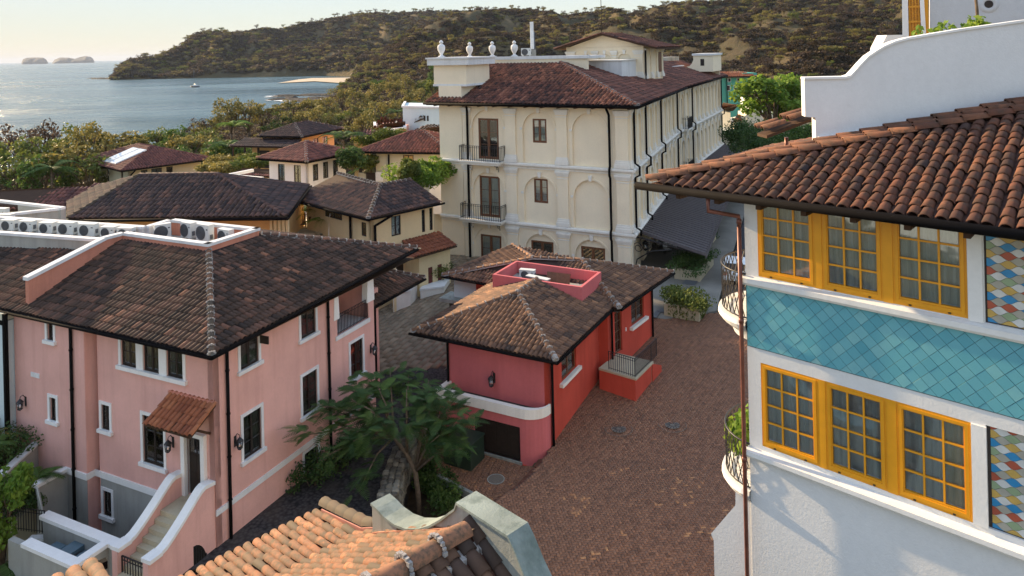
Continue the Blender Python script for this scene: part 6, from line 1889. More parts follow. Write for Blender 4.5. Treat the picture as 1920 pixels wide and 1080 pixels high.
# orange house with a deep veranda
OH = thing('orange_house', 'orange house with a wide dark tile roof and a veranda among the palms', 'house', (-26.0, 87.7, 0), 72)
hip_roof(OH, 0, 9.5, 0, 6.6, 9.0, .38, T['far'], tint=(.3, .2), rt=(.5, .3))
walls4(OH, .9, 8.6, .9, 5.8, -2, 8.9, M['orange'], [(2.2, 6.2, 1.3, 2.1, 'curtain_w'), (4.2, 6.2, 1.3, 2.1, 'curtain_w'), (6.4, 6.2, 1.2, 2.1)], [(3.0, 5.0, 1.8, 2.2)])
pf3 = [[(-1.6, 9.6, 7.9), (-1.6, -.3, 7.9), (.8, .6, 8.7), (.8, 8.6, 8.7)]]
pr3 = roof_slab(pf3, .1).build('veranda_roof', M['eave_wood'], OH); tiles(pr3, pf3, T['far'], .34, .46, 0, 3, False, (.3, .2))
for y in (5.4, 7.4, 9.2): MB().box(-1.3, -1.1, y, y + .2, 2, 7.85).build('post', M['darkwood'], OH)
wl2 = MB(); wl2.box(.3, .9, 4.2, 7.6, 1, 7.9); wl2.build('veranda_wall', M['orange'], OH)
MB().box(.22, .3, 5.0, 6.6, 5.0, 7.2).build('veranda_door', M['darkwood'], OH)
MB().box(-1.4, .3, 5.2, 9.8, 4.2, 4.5).build('veranda_floor', M['pale_trim'], OH)

# grey-green house with a balcony
BH = thing('balcony_house', 'grey-green house with a red-brown roof and a balcony beside the hotel', 'house', (-7.2, 70.9, 0), 76)
hip_roof(BH, 0, 9, -1, 9.4, 9.0, .36, T['farred'], tint=(.38, .26), rt=(.6, .2))
walls4(BH, .8, 8, -.8, 6.4, -1, 8.9, M['sage'], [], [(3.9, 6.9, 1.15, 1.75), (7.0, 2.0, 1.0, 1.6)])
MB().box(2.6, 8, 6.4, 8.8, -1, 8.9).build('wall', M['sage'], BH)
m = MB(); m.box(.2, 3, 5.9, 9.2, 5.55, 5.9); m.box(.2, .42, 5.9, 6.5, 5.9, 6.85); m.box(.2, .42, 8.6, 9.2, 5.9, 6.85); m.box(.2, 2.6, 9.0, 9.2, 5.9, 6.85); m.box(.22, .40, 6.5, 8.6, 5.9, 6.75)
m.build('balcony', M['sage'], BH)
MB().box(2.52, 2.6, 7.1, 8.4, 5.9, 8.2).build('balcony_door', M['darkwood'], BH)
MB().box(.3, .6, 8.9, 9.15, 5.9, 8.9).build('post', M['darkwood'], BH)
MB().box(.15, .2, 6.9, 8.3, 6.0, 6.9).build('balcony_rail', M['darkwood'], BH)
MB().tube([(.7, 6.0, 8.7), (.7, 6.0, -1)], .1, 6).build('downpipe', M['gutter'], BH)
MB().box(.75, .8, -.8, 6.4, 5.5, 5.75).build('band', M['pale_trim'], BH)
MB().box(-.3, 1.2, -.9, 1.3, 3.0, 6.9).build('annexe', M['white_trim'], BH)
t = thing('towel', 'white towel hanging over the balcony rail of the grey-green house', 'towel', tuple(root_matrix(BH) @ Vector((.10, 6.85, 6.02))), 76)
MB().box(-.05, .04, -.45, .35, 0.0, .95).build('cloth', M['paint_white'], t)
fr2 = [[P(764, 299, 7.2), P(826, 301, 7.2), P(826, 290, 8.0), P(800, 289, 8.0)]]
shed = thing('dark_shed', 'small dark tiled lean-to roof against the hotel tower, above the bright bush', 'shed')
sr_ = roof_slab(fr2, .1).build('roof', M['eave_wood'], shed); tiles(sr_, fr2, T['far'], .34, .46, 0, 3, False, (.3, .2))
a_, b_ = np.array(P(770, 302, 7.0)), np.array(P(828, 303, 7.0))
MB().prism([tuple(a_ + (0, .8, 0)), tuple(b_ + (0, .8, 0)), tuple(b_ + (0, .8, -7)), tuple(a_ + (0, .8, -7))][::-1], (0, 3, 0)).build('wall', M['sage'], shed)

# yellow house with an angled roof
YH = thing('yellow_house', 'pale yellow house with an angled dark tile roof between the pink house and the hotel', 'house', (-10.3, 49.8, 0), 46)
d_, zt = 3.7, 8.86
yf = [[(0, 0, 7.5), (6.6, 0, 7.5), (6.6, d_, zt), (d_, d_, zt)], [(0, 11, 7.5), (0, 0, 7.5), (d_, d_, zt), (d_, 9.6, 9.15)], [(2 * d_, 2 * d_, 7.5), (d_, d_, zt), (6.6, d_, zt), (6.6, 2 * d_, 7.5)], [(d_, d_, zt), (2 * d_, 2 * d_, 7.5), (2 * d_, 11, 7.5), (d_, 9.6, 9.15)]]
yr = roof_slab(yf, .1).build('roof', M['eave_wood'], YH)
tiles(yr, yf[:2], T['far'], .32, .46, 300, 4, True, (.52, .30), wd=.44)
tiles(yr, yf[2:], T['far'], .32, .46, 0, 3, False, (.5, .2))
for a, b in (((0, 0, 7.52), (d_, d_, zt + .02)),): ridge(yr, a, b, T['gable'], .14, .42, True, single=False, tint=(.3, .2))
ridge(yr, (d_, d_, zt), (d_, 9.6, 9.15), T['gable'], .14, .42, True, single=False, tint=(.3, .2)); ridge(yr, (d_, d_, zt), (6.6, d_, zt), T['gable'], .12, .42, True, single=False, tint=(.1, .1))
gutter([(-.1, 11, 7.45), (-.1, -.1, 7.45), (6.9, -.1, 7.45)], .08).build('gutter', M['gutter'], YH)
walls4(YH, .7, 6.45, .7, 9.5, -1, 7.4, M['yellow'], [(2.9, 5.65, .85, 1.45, 'curtain'), (5.45, 5.4, .32, 1.7), (6.2, 5.4, .32, 1.7)], [(1.6, 5.9, .62, 1.0), (5.6, 6.6, 2.4, .5)])
for p in ([(.55, 3.1, 7.3), (.55, 3.1, -.5)], [(.95, .55, 6.8), (.95, .55, -.5)]): MB().tube(p, .09, 6).build('downpipe', M['gutter'], YH)
MB().bar((.95, .55, 6.75), (2.5, .55, 7.25), .12, .12).build('downpipe', M['gutter'], YH)
lt = [[(1.5, -1.45, 4.42), (6.9, -1.45, 4.42), (6.9, .70, 5.15), (3.5, .70, 5.15)]]
ltr = roof_slab(lt, .1).build('porch_roof', M['eave_wood'], YH)
tiles(ltr, lt, T['orange'], .30, .44, 100, 4, True, (.15, .14))
wall(3.9, 6.7, -1, 4.6, [cut(4.75, 1.3, .42, 1.9), cut(5.65, 1.3, .42, 1.9)], .1).build('porch_wall', M['yellow'], YH, (0, -.85, 0))
MB().box(3.7, 3.92, -.86, .7, -1, 4.8).build('porch_wall', M['yellow'], YH)
lm_ = plain('red_brown_lattice', (.16, .050, .038), .6, .2)
for x in (4.75, 5.65):
    m = MB(); m.box(x - .21, x + .21, -.80, -.76, 1.3, 3.2)
    for k in range(7):
        z = 1.3 + k * .27
        m.bar((x - .21, -.81, z), (x + .21, -.81, z + .27), .02, .03, (0, 1, 0)); m.bar((x + .21, -.81, z), (x - .21, -.81, z + .27), .02, .03, (0, 1, 0))
    m.build('lattice_shutter', lm_, YH)
MB().box(2.5, 3.4, .62, .7, 1.2, 3.6).build('porch_door', M['darkwood'], YH)
MB().box(1.2, 1.4, -1.2, -1.0, -1, 4.4).build('porch_post', M['yellow'], YH)
# garden terrace left of the yellow house
TW = thing('terrace_wall', 'low pale curved garden terrace wall with a tall pale pier beside it', 'wall')
m = MB()
tp = [P(538, 432, 5.2), P(580, 430, 5.2), P(600, 440, 5.2), P(612, 432, 5.2)]
for a, b in zip(tp, tp[1:]):
    a, b = np.array(a), np.array(b)
    m.prism([tuple(a), tuple(b), tuple(b - (0, 0, 5.5)), tuple(a - (0, 0, 5.5))][::-1], (.15, .45, 0))
m.build('wall', M['step'], TW)
a, b = np.array(P(618, 400, 6.9)), np.array(P(634, 398, 6.9))
MB().prism([tuple(a), tuple(b), tuple(b - (0, 0, 7)), tuple(a - (0, 0, 7) - (.6, 0, 0))][::-1], (.2, .7, 0)).build('pier', M['cream_trim'], TW)
a = P(540, 409, 6.2); b = P(600, 407, 6.2)
tr2 = thing('terrace_railing', 'thin dark railing at the back of the garden terrace', 'railing')
railing([(a[0], a[1] + 1, 5.2), (b[0], b[1] + 1, 5.2)], 1.0, .2, .015, .03).build('bars', M['iron'], tr2)
for k, px in enumerate((566, 594)):
    p = P(px, 425, 5.3)
    t = thing('deck_chair', ('left brown wooden deck chair on the garden terrace', 'right brown wooden deck chair on the garden terrace, beside the pier')[k], 'chair', (p[0], p[1], 5.2), 20 + 150 * k, 'deck chairs on the garden terrace')
    MB().obox((-.35, -.4, .3), (.7, 0, 0), (0, .8, 0), (0, 0, .06)).build('seat', M['brownwood'], t)
    MB().obox((-.35, .35, .32), (.7, 0, 0), (0, .35, .75), (0, .06, 0)).build('backrest', M['brownwood'], t)
    for x in (-.33, .27):
        MB().box(x, x + .06, -.4, -.34, 0, .3).build('leg', M['brownwood'], t); MB().box(x, x + .06, .3, .36, 0, .3).build('leg', M['brownwood'], t)
p = P(580, 424, 5.2); MB_t = thing('terrace_table', 'small round white table between the deck chairs', 'table', (p[0], p[1], 5.2)); 
MB().lathe([(0, .42), (.42, .42), (.42, .46), (0, .46)], 14).build('table_top', M['white_trim'], MB_t); MB().tube([(0, 0, 0), (0, 0, .42)], .06, 8).build('leg', M['white_trim'], MB_t)
TG = [P(535, 440, 5.0), P(612, 440, 5.0)]
MB().prism([(TG[0][0], TG[0][1], -1), (TG[1][0], TG[1][1], -1), (TG[1][0], TG[1][1] + 6, -1), (TG[0][0], TG[0][1] + 6, -1)], (0, 0, 6.15)).build('terrace_floor', M['step'], TW)

# steps and white planters in front of the yellow house
ST = thing('entry_steps', 'pale stone entry steps between white planter walls', 'steps')
for k in range(5):
    a = P(772 + k * 3, 578 - k * 9, .6 + k * .17)
    MB().obox((a[0], a[1], -.2), (1.55, .55, 0), (-.2, .6, 0), (0, 0, .45 + .18 * k)).build('stair_step', M['step'], ST)
for k, (pxa, pxb, py, zt, dpt) in enumerate(((737, 769, 552, 2.2, 1.4), (788, 832, 545, 1.9, 2.4))):
    a, b = np.array(P(pxa, py, zt)), np.array(P(pxb, py - 6, zt))
    t = thing('planter_wall', ('square white planter wall left of the entry steps', 'long white planter wall with a clipped hedge right of the entry steps')[k], 'planter', (0, 0, 0), 0, 'white planters by the entry steps')
    MB().prism([tuple(a), tuple(b), tuple(b * (1, 1, 0) - (0, 0, .5)), tuple(a * (1, 1, 0) - (0, 0, .5))][::-1], (.3, dpt, 0)).build('box', M['cream_trim'], t)
    MB().prism([tuple(a + (-.05, -.05, 0)), tuple(b + (.05, -.05, 0)), tuple(b + (.35, dpt, 0)), tuple(a + (.25, dpt, 0))], (0, 0, .12)).build('coping', M['white_trim'], t)

# farther houses seen over the roofs
far = [('white_block', 'plain white flat-topped block with two small dark windows beside the hotel tower', (755, 201), (832, 203), 232, 11.6, 9, 'blue_white', None),
       ('pink_block', 'low pink wall with a flat top among the far roofs', (703, 238), (745, 236), 252, 9.4, 5, 'pink', None),
       ('salmon_block', 'salmon box with a white parapet on its top among the far roofs', (723, 246), (760, 241), 275, 9.6, 5, 'rose', 'white_trim')]
for nm, lb, pa, pb, yb, z, dep, mt, cp_m in far:
    a, b = np.array(P(*pa, z)), np.array(P(*pb, z))
    t = thing(nm, lb, 'building')
    MB().prism([tuple(a), tuple(b), tuple(b * (1, 1, 0) - (0, 0, 3)), tuple(a * (1, 1, 0) - (0, 0, 3))][::-1], (-1, dep, 0)).build('wall', M[mt], t)
    cpm = MB()
    for u, v in ((a, b), (a, a + (-1, dep, 0)), (b, b + (-1, dep, 0))): cpm.bar(tuple(u + (0, 0, .1)), tuple(v + (0, 0, .1)), .35, .22)
    cpm.build('coping', M[cp_m or 'pale_trim'], t)
    if nm == 'white_block':
        for px in (797, 803):
            p = P(px, 219, 10.3 - .0)
            d_t = (px - pa[0]) / (pb[0] - pa[0]); c = a + (b - a) * d_t
            MB().box(c[0] - .17, c[0] + .17, c[1] - .05, c[1] + .1, z - 1.75, z - 1.05).build('window', M['darkwood'], t)
for k, (pts, zz, tm, lb, wm_) in enumerate((([(655, 263), (727, 262), (712, 243), (668, 245)], (8.6, 9.6), 'farred', 'dark red far roof with a pale ridge behind the palms', 'orange'),
        ([(762, 236), (832, 232), (832, 219), (790, 222)], (9.0, 10.2), 'far', 'brown far roof over an open wooden loggia beside the hotel tower', 'orange'),
        ([(765, 251), (832, 246), (832, 236), (800, 240)], (8.8, 9.8), 'far', 'dark far roof just above the balcony house', 'sage'),
        ([(700, 243), (760, 240), (760, 228), (715, 232)], (9.4, 10.3), 'farred', 'flat dark red far roof below the white block', 'pink'))):
    F = [[P(*pts[0], zz[0]), P(*pts[1], zz[0]), P(*pts[2], zz[1]), P(*pts[3], zz[1])]]
    t = thing('far_house', lb, 'house', (0, 0, 0), 0, 'far houses left of the hotel')
    r = roof_slab(F, .12).build('roof', M['eave_wood'], t)
    tiles(r, F, T[tm], .4, .55, 0, 3, False, (.45, .25))
    a, b = np.array(F[0][0]), np.array(F[0][1])
    MB().prism([tuple(a + (.4, .6, -.1)), tuple(b + (-.4, .6, -.1)), tuple(b + (-.4, .6, -9)), tuple(a + (.4, .6, -9))][::-1], (0, 5, 0)).build('wall', M[wm_], t)

# houses at the foot of the hill, right of the hotel
tl = thing('teal_house', 'teal green house with a thin red roof at the foot of the hill', 'house')
def fb(t, name, mt, pxa, pxb, ytop, Y, dep, zb=0.0, yb=None):
    d = Y
    zt = 19 + (HOR - ROLL * ((pxa + pxb) / 2 - 960) - ytop) / FPX * d
    xa, xb = (pxa - 960) / FPX * d, (pxb - 960) / FPX * d
    return MB().box(xa, xb, Y, Y + dep, zb, zt).build(name, M[mt], t), xa, xb, zt
_, xa, xb, zt = fb(tl, 'wall', 'teal_wall', 1362, 1409, 144, 150, 8)
fb(tl, 'tower', 'teal_wall', 1392, 1418, 137, 150.6, 9)
fb(tl, 'side_wall', 'teal_wall', 1345, 1362, 146, 150.5, 7)
rf_ = [[(xa - 1.2, 149.0, zt + .05), (xb + .9, 149.0, zt + .05), (xb - .8, 152.5, zt + .85), (xa - .6, 152.5, zt + .85)]]
r = roof_slab(rf_, .15).build('roof', M['eave_wood'], tl); tiles(r, rf_, T['orange'], .4, .55, 0, 3, False, (.5, .25))
for px, py, w, h in ((1366, 150, .5, .7), (1383, 150, .5, .7), (1364, 165, .55, 1.0), (1377, 165, .55, 1.0), (1390, 165, .55, 1.0)):
    x = (px - 960) / FPX * 150; z = 19 + (HOR - ROLL * (px - 960) - py) / FPX * 150
    wd = MB().box(x - w / 2 - .08, x + w / 2 + .08, 149.93, 150.02, z - h / 2 - .08, z + h / 2 + .08).build('window', M['white_trim'], tl)
    MB().box(x - w / 2, x + w / 2, 149.9, 149.94, z - h / 2, z + h / 2).build('pane', M['darkwood'], wd)
for px in (1361, 1403, 1407):
    x = (px - 960) / FPX * 150; MB().tube([(x, 149.85, zt), (x, 149.85, 4)], .09, 5).build('downpipe', M['gutter'], tl)
orf = [([(1343, 176), (1410, 187), (1385, 176), (1352, 172)], (7.6, 8.8), 130, 'orange tiled house with terraced roofs below the teal house', 'orange'),
       ([(1350, 205), (1374, 207), (1384, 197), (1356, 192)], (7.0, 8.6), 112, 'orange tiled lean-to with a dark window beside the end of the hotel', 'grey_wall'),
       ([(1374, 228), (1420, 220), (1420, 205), (1388, 205)], (5.0, 6.4), 120, 'broad orange roof in front of the bright tree', 'cream'),
       ([(1433, 225), (1530, 228), (1510, 212), (1462, 214)], (5.0, 6.2), 120, 'dusky red roof half hidden behind the dark bushes', 'cream'),
       ([(1480, 201), (1540, 203), (1536, 196), (1495, 196)], (6.6, 7.4), 130, 'narrow orange roof behind the trunk of the bright tree', 'grey_wall')]
for pts, zz, Y, lb, wm_ in orf:
    F = [[P(*pts[0], zz[0]), P(*pts[1], zz[0]), P(*pts[2], zz[1]), P(*pts[3], zz[1])]]
    t = thing('orange_roofed_house', lb, 'house', (0, 0, 0), 0, 'orange roofed houses at the foot of the hill')
    r = roof_slab(F, .14).build('roof', M['eave_wood'], t); tiles(r, F, T['orange'], .4, .55, 0, 3, False, (.55, .25))
    a, b = np.array(F[0][0]), np.array(F[0][1])
    MB().prism([tuple(a + (.3, .5, -.1)), tuple(b + (-.3, .5, -.1)), tuple(b + (-.3, .5, -7)), tuple(a + (.3, .5, -7))][::-1], (0, 6, 0)).build('wall', M[wm_], t)
    MB().box(a[0] + .8, a[0] + 1.8, a[1] + .40, a[1] + .52, a[2] - 2.4, a[2] - .8).build('window', M['darkwood'], t)
for pxa, pxb, yt, zt_, mt, lb in ((1404, 1432, 185, 9.0, 'white_trim', 'white cube house half hidden by the bright tree'), (1400, 1455, 212, 6.6, 'cream', 'low cream parapet wall under the bright tree'), (1350, 1380, 245, 4.6, 'sage', 'pale green garden wall at the end of the hotel canopy')):
    a, b = np.array(P(pxa, yt, zt_)), np.array(P(pxb, yt - 1, zt_))
    t = thing('far_wall', lb, 'building', (0, 0, 0), 0, None)
    MB().prism([tuple(a), tuple(b), tuple(b - (0, 0, 7)), tuple(a - (0, 0, 7))][::-1], (0, 5, 0)).build('wall', M[mt], t)

# ================================================================== trees and plants
def leaves_np(C, size, aspect=1.8, up=0.35, seed=0, tint=None, droop=0.0):
    """Folded leaf quads at the points C."""
    g = np.random.default_rng(seed)
    n = len(C)
    N = g.normal(size=(n, 3)); N[:, 2] = np.abs(N[:, 2]) + up
    N /= np.linalg.norm(N, axis=1)[:, None]
    A = g.normal(size=(n, 3)); A[:, 2] -= droop
    A -= N * np.einsum('ij,ij->i', A, N)[:, None]
    A /= np.linalg.norm(A, axis=1)[:, None]
    B = np.cross(N, A)
    s = size * g.uniform(.6, 1.3, n)[:, None]
    L, W_ = A * s, B * s / aspect
    v = np.stack([C - L * .5, C + W_ * .5 + N * s * .10, C + L * .5, C - W_ * .5 + N * s * .10], 1)
    f = np.arange(n * 4, dtype=np.int32).reshape(n, 4)
    t = np.clip(g.normal(.5, .25, n), 0, 1) if tint is None else np.clip(tint, 0, 1)
    return v.reshape(-1, 3), f, np.repeat(t, 4)

def blob_points(clusters, per, seed, shell=.55):
    g = np.random.default_rng(seed)
    out, tt = [], []
    for (c, r) in clusters:
        n = int(per * (np.mean(r) ** 1.6)) if per < 0 else per
        d = g.normal(size=(n, 3)); d /= np.linalg.norm(d, axis=1)[:, None]
        q = g.uniform(shell ** 3, 1, n) ** (1 / 3)
        out.append(np.array(c) + d * q[:, None] * np.array(r))
        tt.append(np.full(n, g.normal(.5, .16)) + g.normal(0, .16, n))
    return np.vstack(out), np.concatenate(tt)

_tree = {}
def tree_meshes(kind, seed):
    """A tree about 8 m high: (trunk mesh, crown mesh)."""
    key = (kind, seed)
    if key in _tree: return _tree[key]
    r = random.Random(seed * 7 + len(kind))
    spec = {'bushy': ('leaf_mid', 10, 34, .48, 3.2, 1.3), 'olive': ('leaf_olive', 11, 40, .46, 3.3, 1.3), 'dense': ('leaf_grass', 11, 62, .48, 2.9, 1.35), 'bright': ('leaf_bright', 12, 85, .48, 3.0, 1.25), 'bare': ('leaf_dry', 9, 20, .42, 3.2, 1.0), 'umbrella': ('leaf_olive', 12, 36, .46, 3.8, .9)}[kind]
    mat, nb, per, ls, spread, cr_ = spec
    t = MB()
    h0 = r.uniform(2.0, 3.0)
    t.tube([(0, 0, -1.5), (.05, .02, h0 * .5), (r.uniform(-.2, .2), r.uniform(-.2, .2), h0)], [.30, .24, .20], 7)
    cl = []
    for k in range(nb):
        a = 2 * math.pi * k / nb + r.uniform(-.4, .4)
        q = r.uniform(.35, 1.0)
        x, y = spread * q * math.cos(a), spread * q * math.sin(a)
        z = r.uniform(4.2, 7.0) if kind != 'umbrella' else r.uniform(5.6, 6.6)
        z += (1 - q) * 1.2
        t.tube([(0, 0, h0 - .2), (x * .35, y * .35, h0 + (z - h0) * .55), (x * .8, y * .8, z - .2), (x, y, z + .2)], [.14, .10, .055, .02], 5)
        for b in range(3):
            t.tube([(x * .5, y * .5, h0 + (z - h0) * .68), (x * .8 + r.uniform(-1, 1), y * .8 + r.uniform(-1, 1), z + r.uniform(-.4, .9))], [.05, .012], 4)
        for b in range(3):
            e = cr_ * r.uniform(.55, 1.0)
            cl.append(((x + r.uniform(-.9, .9), y + r.uniform(-.9, .9), z + r.uniform(-.6, .7)), (e, e, e * (.62 if kind != 'umbrella' else .34))))
    C, tn = blob_points(cl, per, seed + 100, .35)
    v, f, tt = leaves_np(C, ls, 1.7, .4, seed, tn)
    _tree[key] = (t.mesh('trunk', M['bark']), mesh_np('crown', v, f, M[mat], tt))
    return _tree[key]

def tree(kind, seed, loc, h, label, group=None, name='tree', wide=1.0, yaw=None):
    tm, cm = tree_meshes(kind, seed)
    t = thing(name, label, 'tree', loc, (yaw if yaw is not None else random.uniform(0, 360)), group)
    s = h / 7.6
    t.scale = (s * wide, s * wide, s)
    put('trunk', tm, t); put('crown', cm, t)
    return t

_palm = {}
def palm(loc, h, label, group=None, fr=15, L=2.6, name='palm_tree', mat='leaf_grass'):
    key = (round(h, 1), fr, L, mat)
    if key not in _palm:
        r = random.Random(int(h * 10))
        t = MB().tube([(0, 0, -1), (.1, 0, h * .4), (.05, .05, h)], [.17, .13, .10], 7).mesh('trunk', M['bark'])
        ms = []
        for v_ in range(4):
            v, f, tt = [], [], []
            el = r.uniform(.2, 1.1)
            pts = []
            for s in np.linspace(0, 1, 14):
                x = L * s; z = L * (math.sin(el) * s - (0.55 + .25 * math.sin(el)) * s * s)
                pts.append(np.array((x * (.85 if el > .7 else 1), 0, z)))
            for k in range(1, 14):
                wl = .62 * L / 2.6 * math.sin(math.pi * (k / 14) ** .7) + .06
                for s_ in (1, -1):
                    for q in range(2):
                        b = pts[k - 1] + (pts[k] - pts[k - 1]) * (q * .5)
                        tip = b + np.array((.16, s_ * wl, -.30 * wl))
                        i = len(v)
                        v += [b, b + np.array((.10 * L / 2.6, 0, .02)), tip]; f.append((i, i + 1, i + 2)); tt += [r.uniform(.2, .9)] * 3
            ms.append(mesh_np('frond', np.array(v), np.array(f, np.int32), M[mat], np.array(tt)))
        _palm[key] = (t, ms)
    t, ms = _palm[key]
    o = thing(name, label, 'palm', loc, random.uniform(0, 360), group)
    put('trunk', t, o)
    for k in range(fr):
        a = 2.4 * k + random.uniform(-.2, .2)
        put('frond', ms[k % 4], o, (.05, .05, h), a)
    return o

def bush(name, label, loc, size, mat, n=260, leaf=.16, group=None, cat='shrub', yaw=0, lumps=7, seed=None, up=.3):
    seed = seed if seed is not None else int(abs(loc[0]) * 100 + abs(loc[1]) * 10)
    g = random.Random(seed)
    cl = []
    for k in range(lumps):
        cl.append(((g.uniform(-.5, .5) * size[0], g.uniform(-.5, .5) * size[1], g.uniform(.3, .75) * size[2]), (size[0] * g.uniform(.25, .42), size[1] * g.uniform(.25, .42), size[2] * g.uniform(.25, .4))))
    C, tn = blob_points(cl, max(4, n // lumps), seed, .3)
    v, f, tt = leaves_np(C, leaf, 2.0, up, seed, tn)
    t = thing(name, label, cat, loc, yaw, group)
    put('foliage', mesh_np('foliage', v, f, M[mat], tt), t)
    s = MB()
    for k in range(5): s.tube([(0, 0, -.2), (g.uniform(-.3, .3) * size[0], g.uniform(-.3, .3) * size[1], size[2] * .6)], [.03, .008], 4)
    s.build('stem', M['bark'], t)
    return t

# ---- feathery dark tree by the stone wall
FT = thing('feathery_tree', 'dark green feathery-leaved tree leaning over the stone wall and lane', 'tree', (-4.55, 31.4, -1.35))
r = random.Random(5)
tips = []
trunk = MB()
trunk.tube([(0, 0, -.3), (-.05, .05, 1.0), (-.15, .1, 1.9), (-.55, .3, 2.6), (-1.15, .55, 3.2)], [.15, .12, .11, .10, .08], 8)
trunk.build('trunk', M['bark'], FT)
br = MB()
fork = [np.array((-.15, .1, 1.9)), np.array((-.55, .3, 2.6)), np.array((-1.15, .55, 3.2))]
ends = [(-4.7, -.6, 4.0), (-4.2, .7, 4.6), (-3.4, 1.6, 5.0), (-2.6, 2.3, 5.3), (-1.6, 2.5, 5.5), (-.7, 2.4, 5.3), (.4, 1.8, 4.9), (1.3, 1.2, 4.5), (2.1, .5, 4.1), (2.5, 1.0, 3.7), (-3.8, -1.3, 3.4), (-2.6, -1.0, 3.9), (-1.3, -.6, 4.3), (-.2, -.2, 4.2), (1.0, -.3, 3.7), (-3.0, .4, 5.0), (-1.9, 1.0, 5.3), (-.6, 1.1, 5.1), (.6, .7, 4.6), (-2.2, -1.7, 2.3), (2.0, -.5, 3.2), (-4.4, 1.6, 4.2), (.2, 2.8, 4.7), (1.6, 2.2, 4.2), (-3.4, -.2, 4.5)]
for e in ends:
    e = np.array(e)
    b = fork[2] if e[0] < -1 else (fork[1] if e[0] < 0 else fork[0])
    mid = b + (e - b) * .5 + np.array((0, 0, .35))
    br.tube([b, mid, e], [.065, .04, .015], 5)
    for q in range(12):
        s_ = r.uniform(.40, 1.0)
        p = (b + (mid - b) * (s_ * 2) if s_ < .5 else mid + (e - mid) * (s_ * 2 - 1)) + np.array((r.uniform(-.35, .35), r.uniform(-.35, .35), r.uniform(-.15, .25)))
        tips.append((p, math.atan2(e[1], e[0] + 1.0) + r.uniform(-1.5, 1.5)))
br.build('branch', M['bark'], FT)
def frond_mesh(seed, L=.95):
    q = random.Random(seed)
    v, f, t = [], [], []
    base = q.uniform(.2, .8)
    n = 13
    P_ = [np.array((L * s, .05 * math.sin(3 * s), .16 * s - .42 * L * s * s)) for s in np.linspace(0, 1, n + 1)]
    for k in range(1, n + 1):
        wl = .26 * math.sin(math.pi * min(1, (k / n) * .8 + .12))
        for sg in (1, -1):
            b = P_[k]
            d = np.array((.05, sg * wl, -.10 * wl + q.uniform(-.01, .01)))
            w = np.array((.026, 0, .004))
            i = len(v)
            v += [b - w, b + w, b + d + w * .6, b + d - w * .6]; f.append((i, i + 1, i + 2, i + 3)); t += [np.clip(base + q.uniform(-.15, .15), 0, 1)] * 4
    return mesh_np('frond', np.array(v), np.array(f, np.int32), M['leaf_dark'] if seed % 5 else M['leaf_grass'], np.array(t))
fms = [frond_mesh(k) for k in range(14)]
for k, (p, a) in enumerate(tips):
    m4 = Matrix.Translation(p) @ Matrix.Rotation(a, 4, 'Z') @ Matrix.Rotation(r.uniform(-.5, .45), 4, 'Y') @ Matrix.Scale(r.uniform(.6, 1.05), 4)
    put('frond', fms[k % 14], FT, mw=m4)

V_, F_, T_ = [], [], []
nv_ = 0
for k in range(420):
    p, a = tips[r.randrange(len(tips))]
    p = p + np.array((r.uniform(-.45, .45), r.uniform(-.45, .45), r.uniform(-.25, .3)))
    src = fms[r.randrange(14)]
    m4 = np.array(Matrix.Translation(p) @ Matrix.Rotation(a + r.uniform(-1, 1), 4, 'Z') @ Matrix.Rotation(r.uniform(-.5, .5), 4, 'Y') @ Matrix.Scale(r.uniform(.45, .8), 4))
    c_ = np.empty(len(src.vertices) * 3, np.float32); src.vertices.foreach_get('co', c_)
    V_.append(c_.reshape(-1, 3) @ m4[:3, :3].T + m4[:3, 3]); n_ = len(src.vertices)
    F_.append(np.arange(n_, dtype=np.int32).reshape(-1, 4) + nv_); T_.append(np.full(n_, r.uniform(.1, 1))); nv_ += n_
setp(put('leaf_spray', mesh_np('leaf_spray', np.vstack(V_), np.vstack(F_), M['leaf_dark'], np.concatenate(T_)), FT), kind='stuff')

# ---- stone wall, planting strip and green box
SW = thing('stone_wall', 'rough stone retaining wall between the dark lane and the planting strip', 'wall')
path = [np.array(q) for q in ((-5.15, 26.5, .75), (-5.55, 29.0, .80), (-5.62, 31.2, .80), (-5.55, 33.2, .75), (-4.9, 35.4, .6), (-4.1, 37.3, .45), (-3.7, 38.6, .4))]
core = MB()
for a, b in zip(path, path[1:]): core.prism([tuple(a + (-.33, 0, -.04)), tuple(b + (-.33, 0, -.04)), tuple(b + (.33, 0, -.04)), tuple(a + (.33, 0, -.04))], (0, 0, -2.4))
core.build('wall_core', M['grout'], SW)
def stone_mesh(seed):
    b = bmesh.new(); bmesh.ops.create_cube(b, size=1.0)
    bmesh.ops.bevel(b, geom=b.edges[:], offset=.22, segments=1, affect='EDGES')
    q = random.Random(seed)
    for v in b.verts: v.co += Vector((q.uniform(-.09, .09), q.uniform(-.09, .09), q.uniform(-.07, .07)))
    me = bpy.data.meshes.new('stone'); b.to_mesh(me); b.free()
    a = me.attributes.new('tint', 'FLOAT', 'POINT'); a.data.foreach_set('value', np.full(len(me.vertices), q.random(), np.float32))
    me.materials.append(M['stone']); return me
sms = [stone_mesh(k) for k in range(16)]
cnt = 0
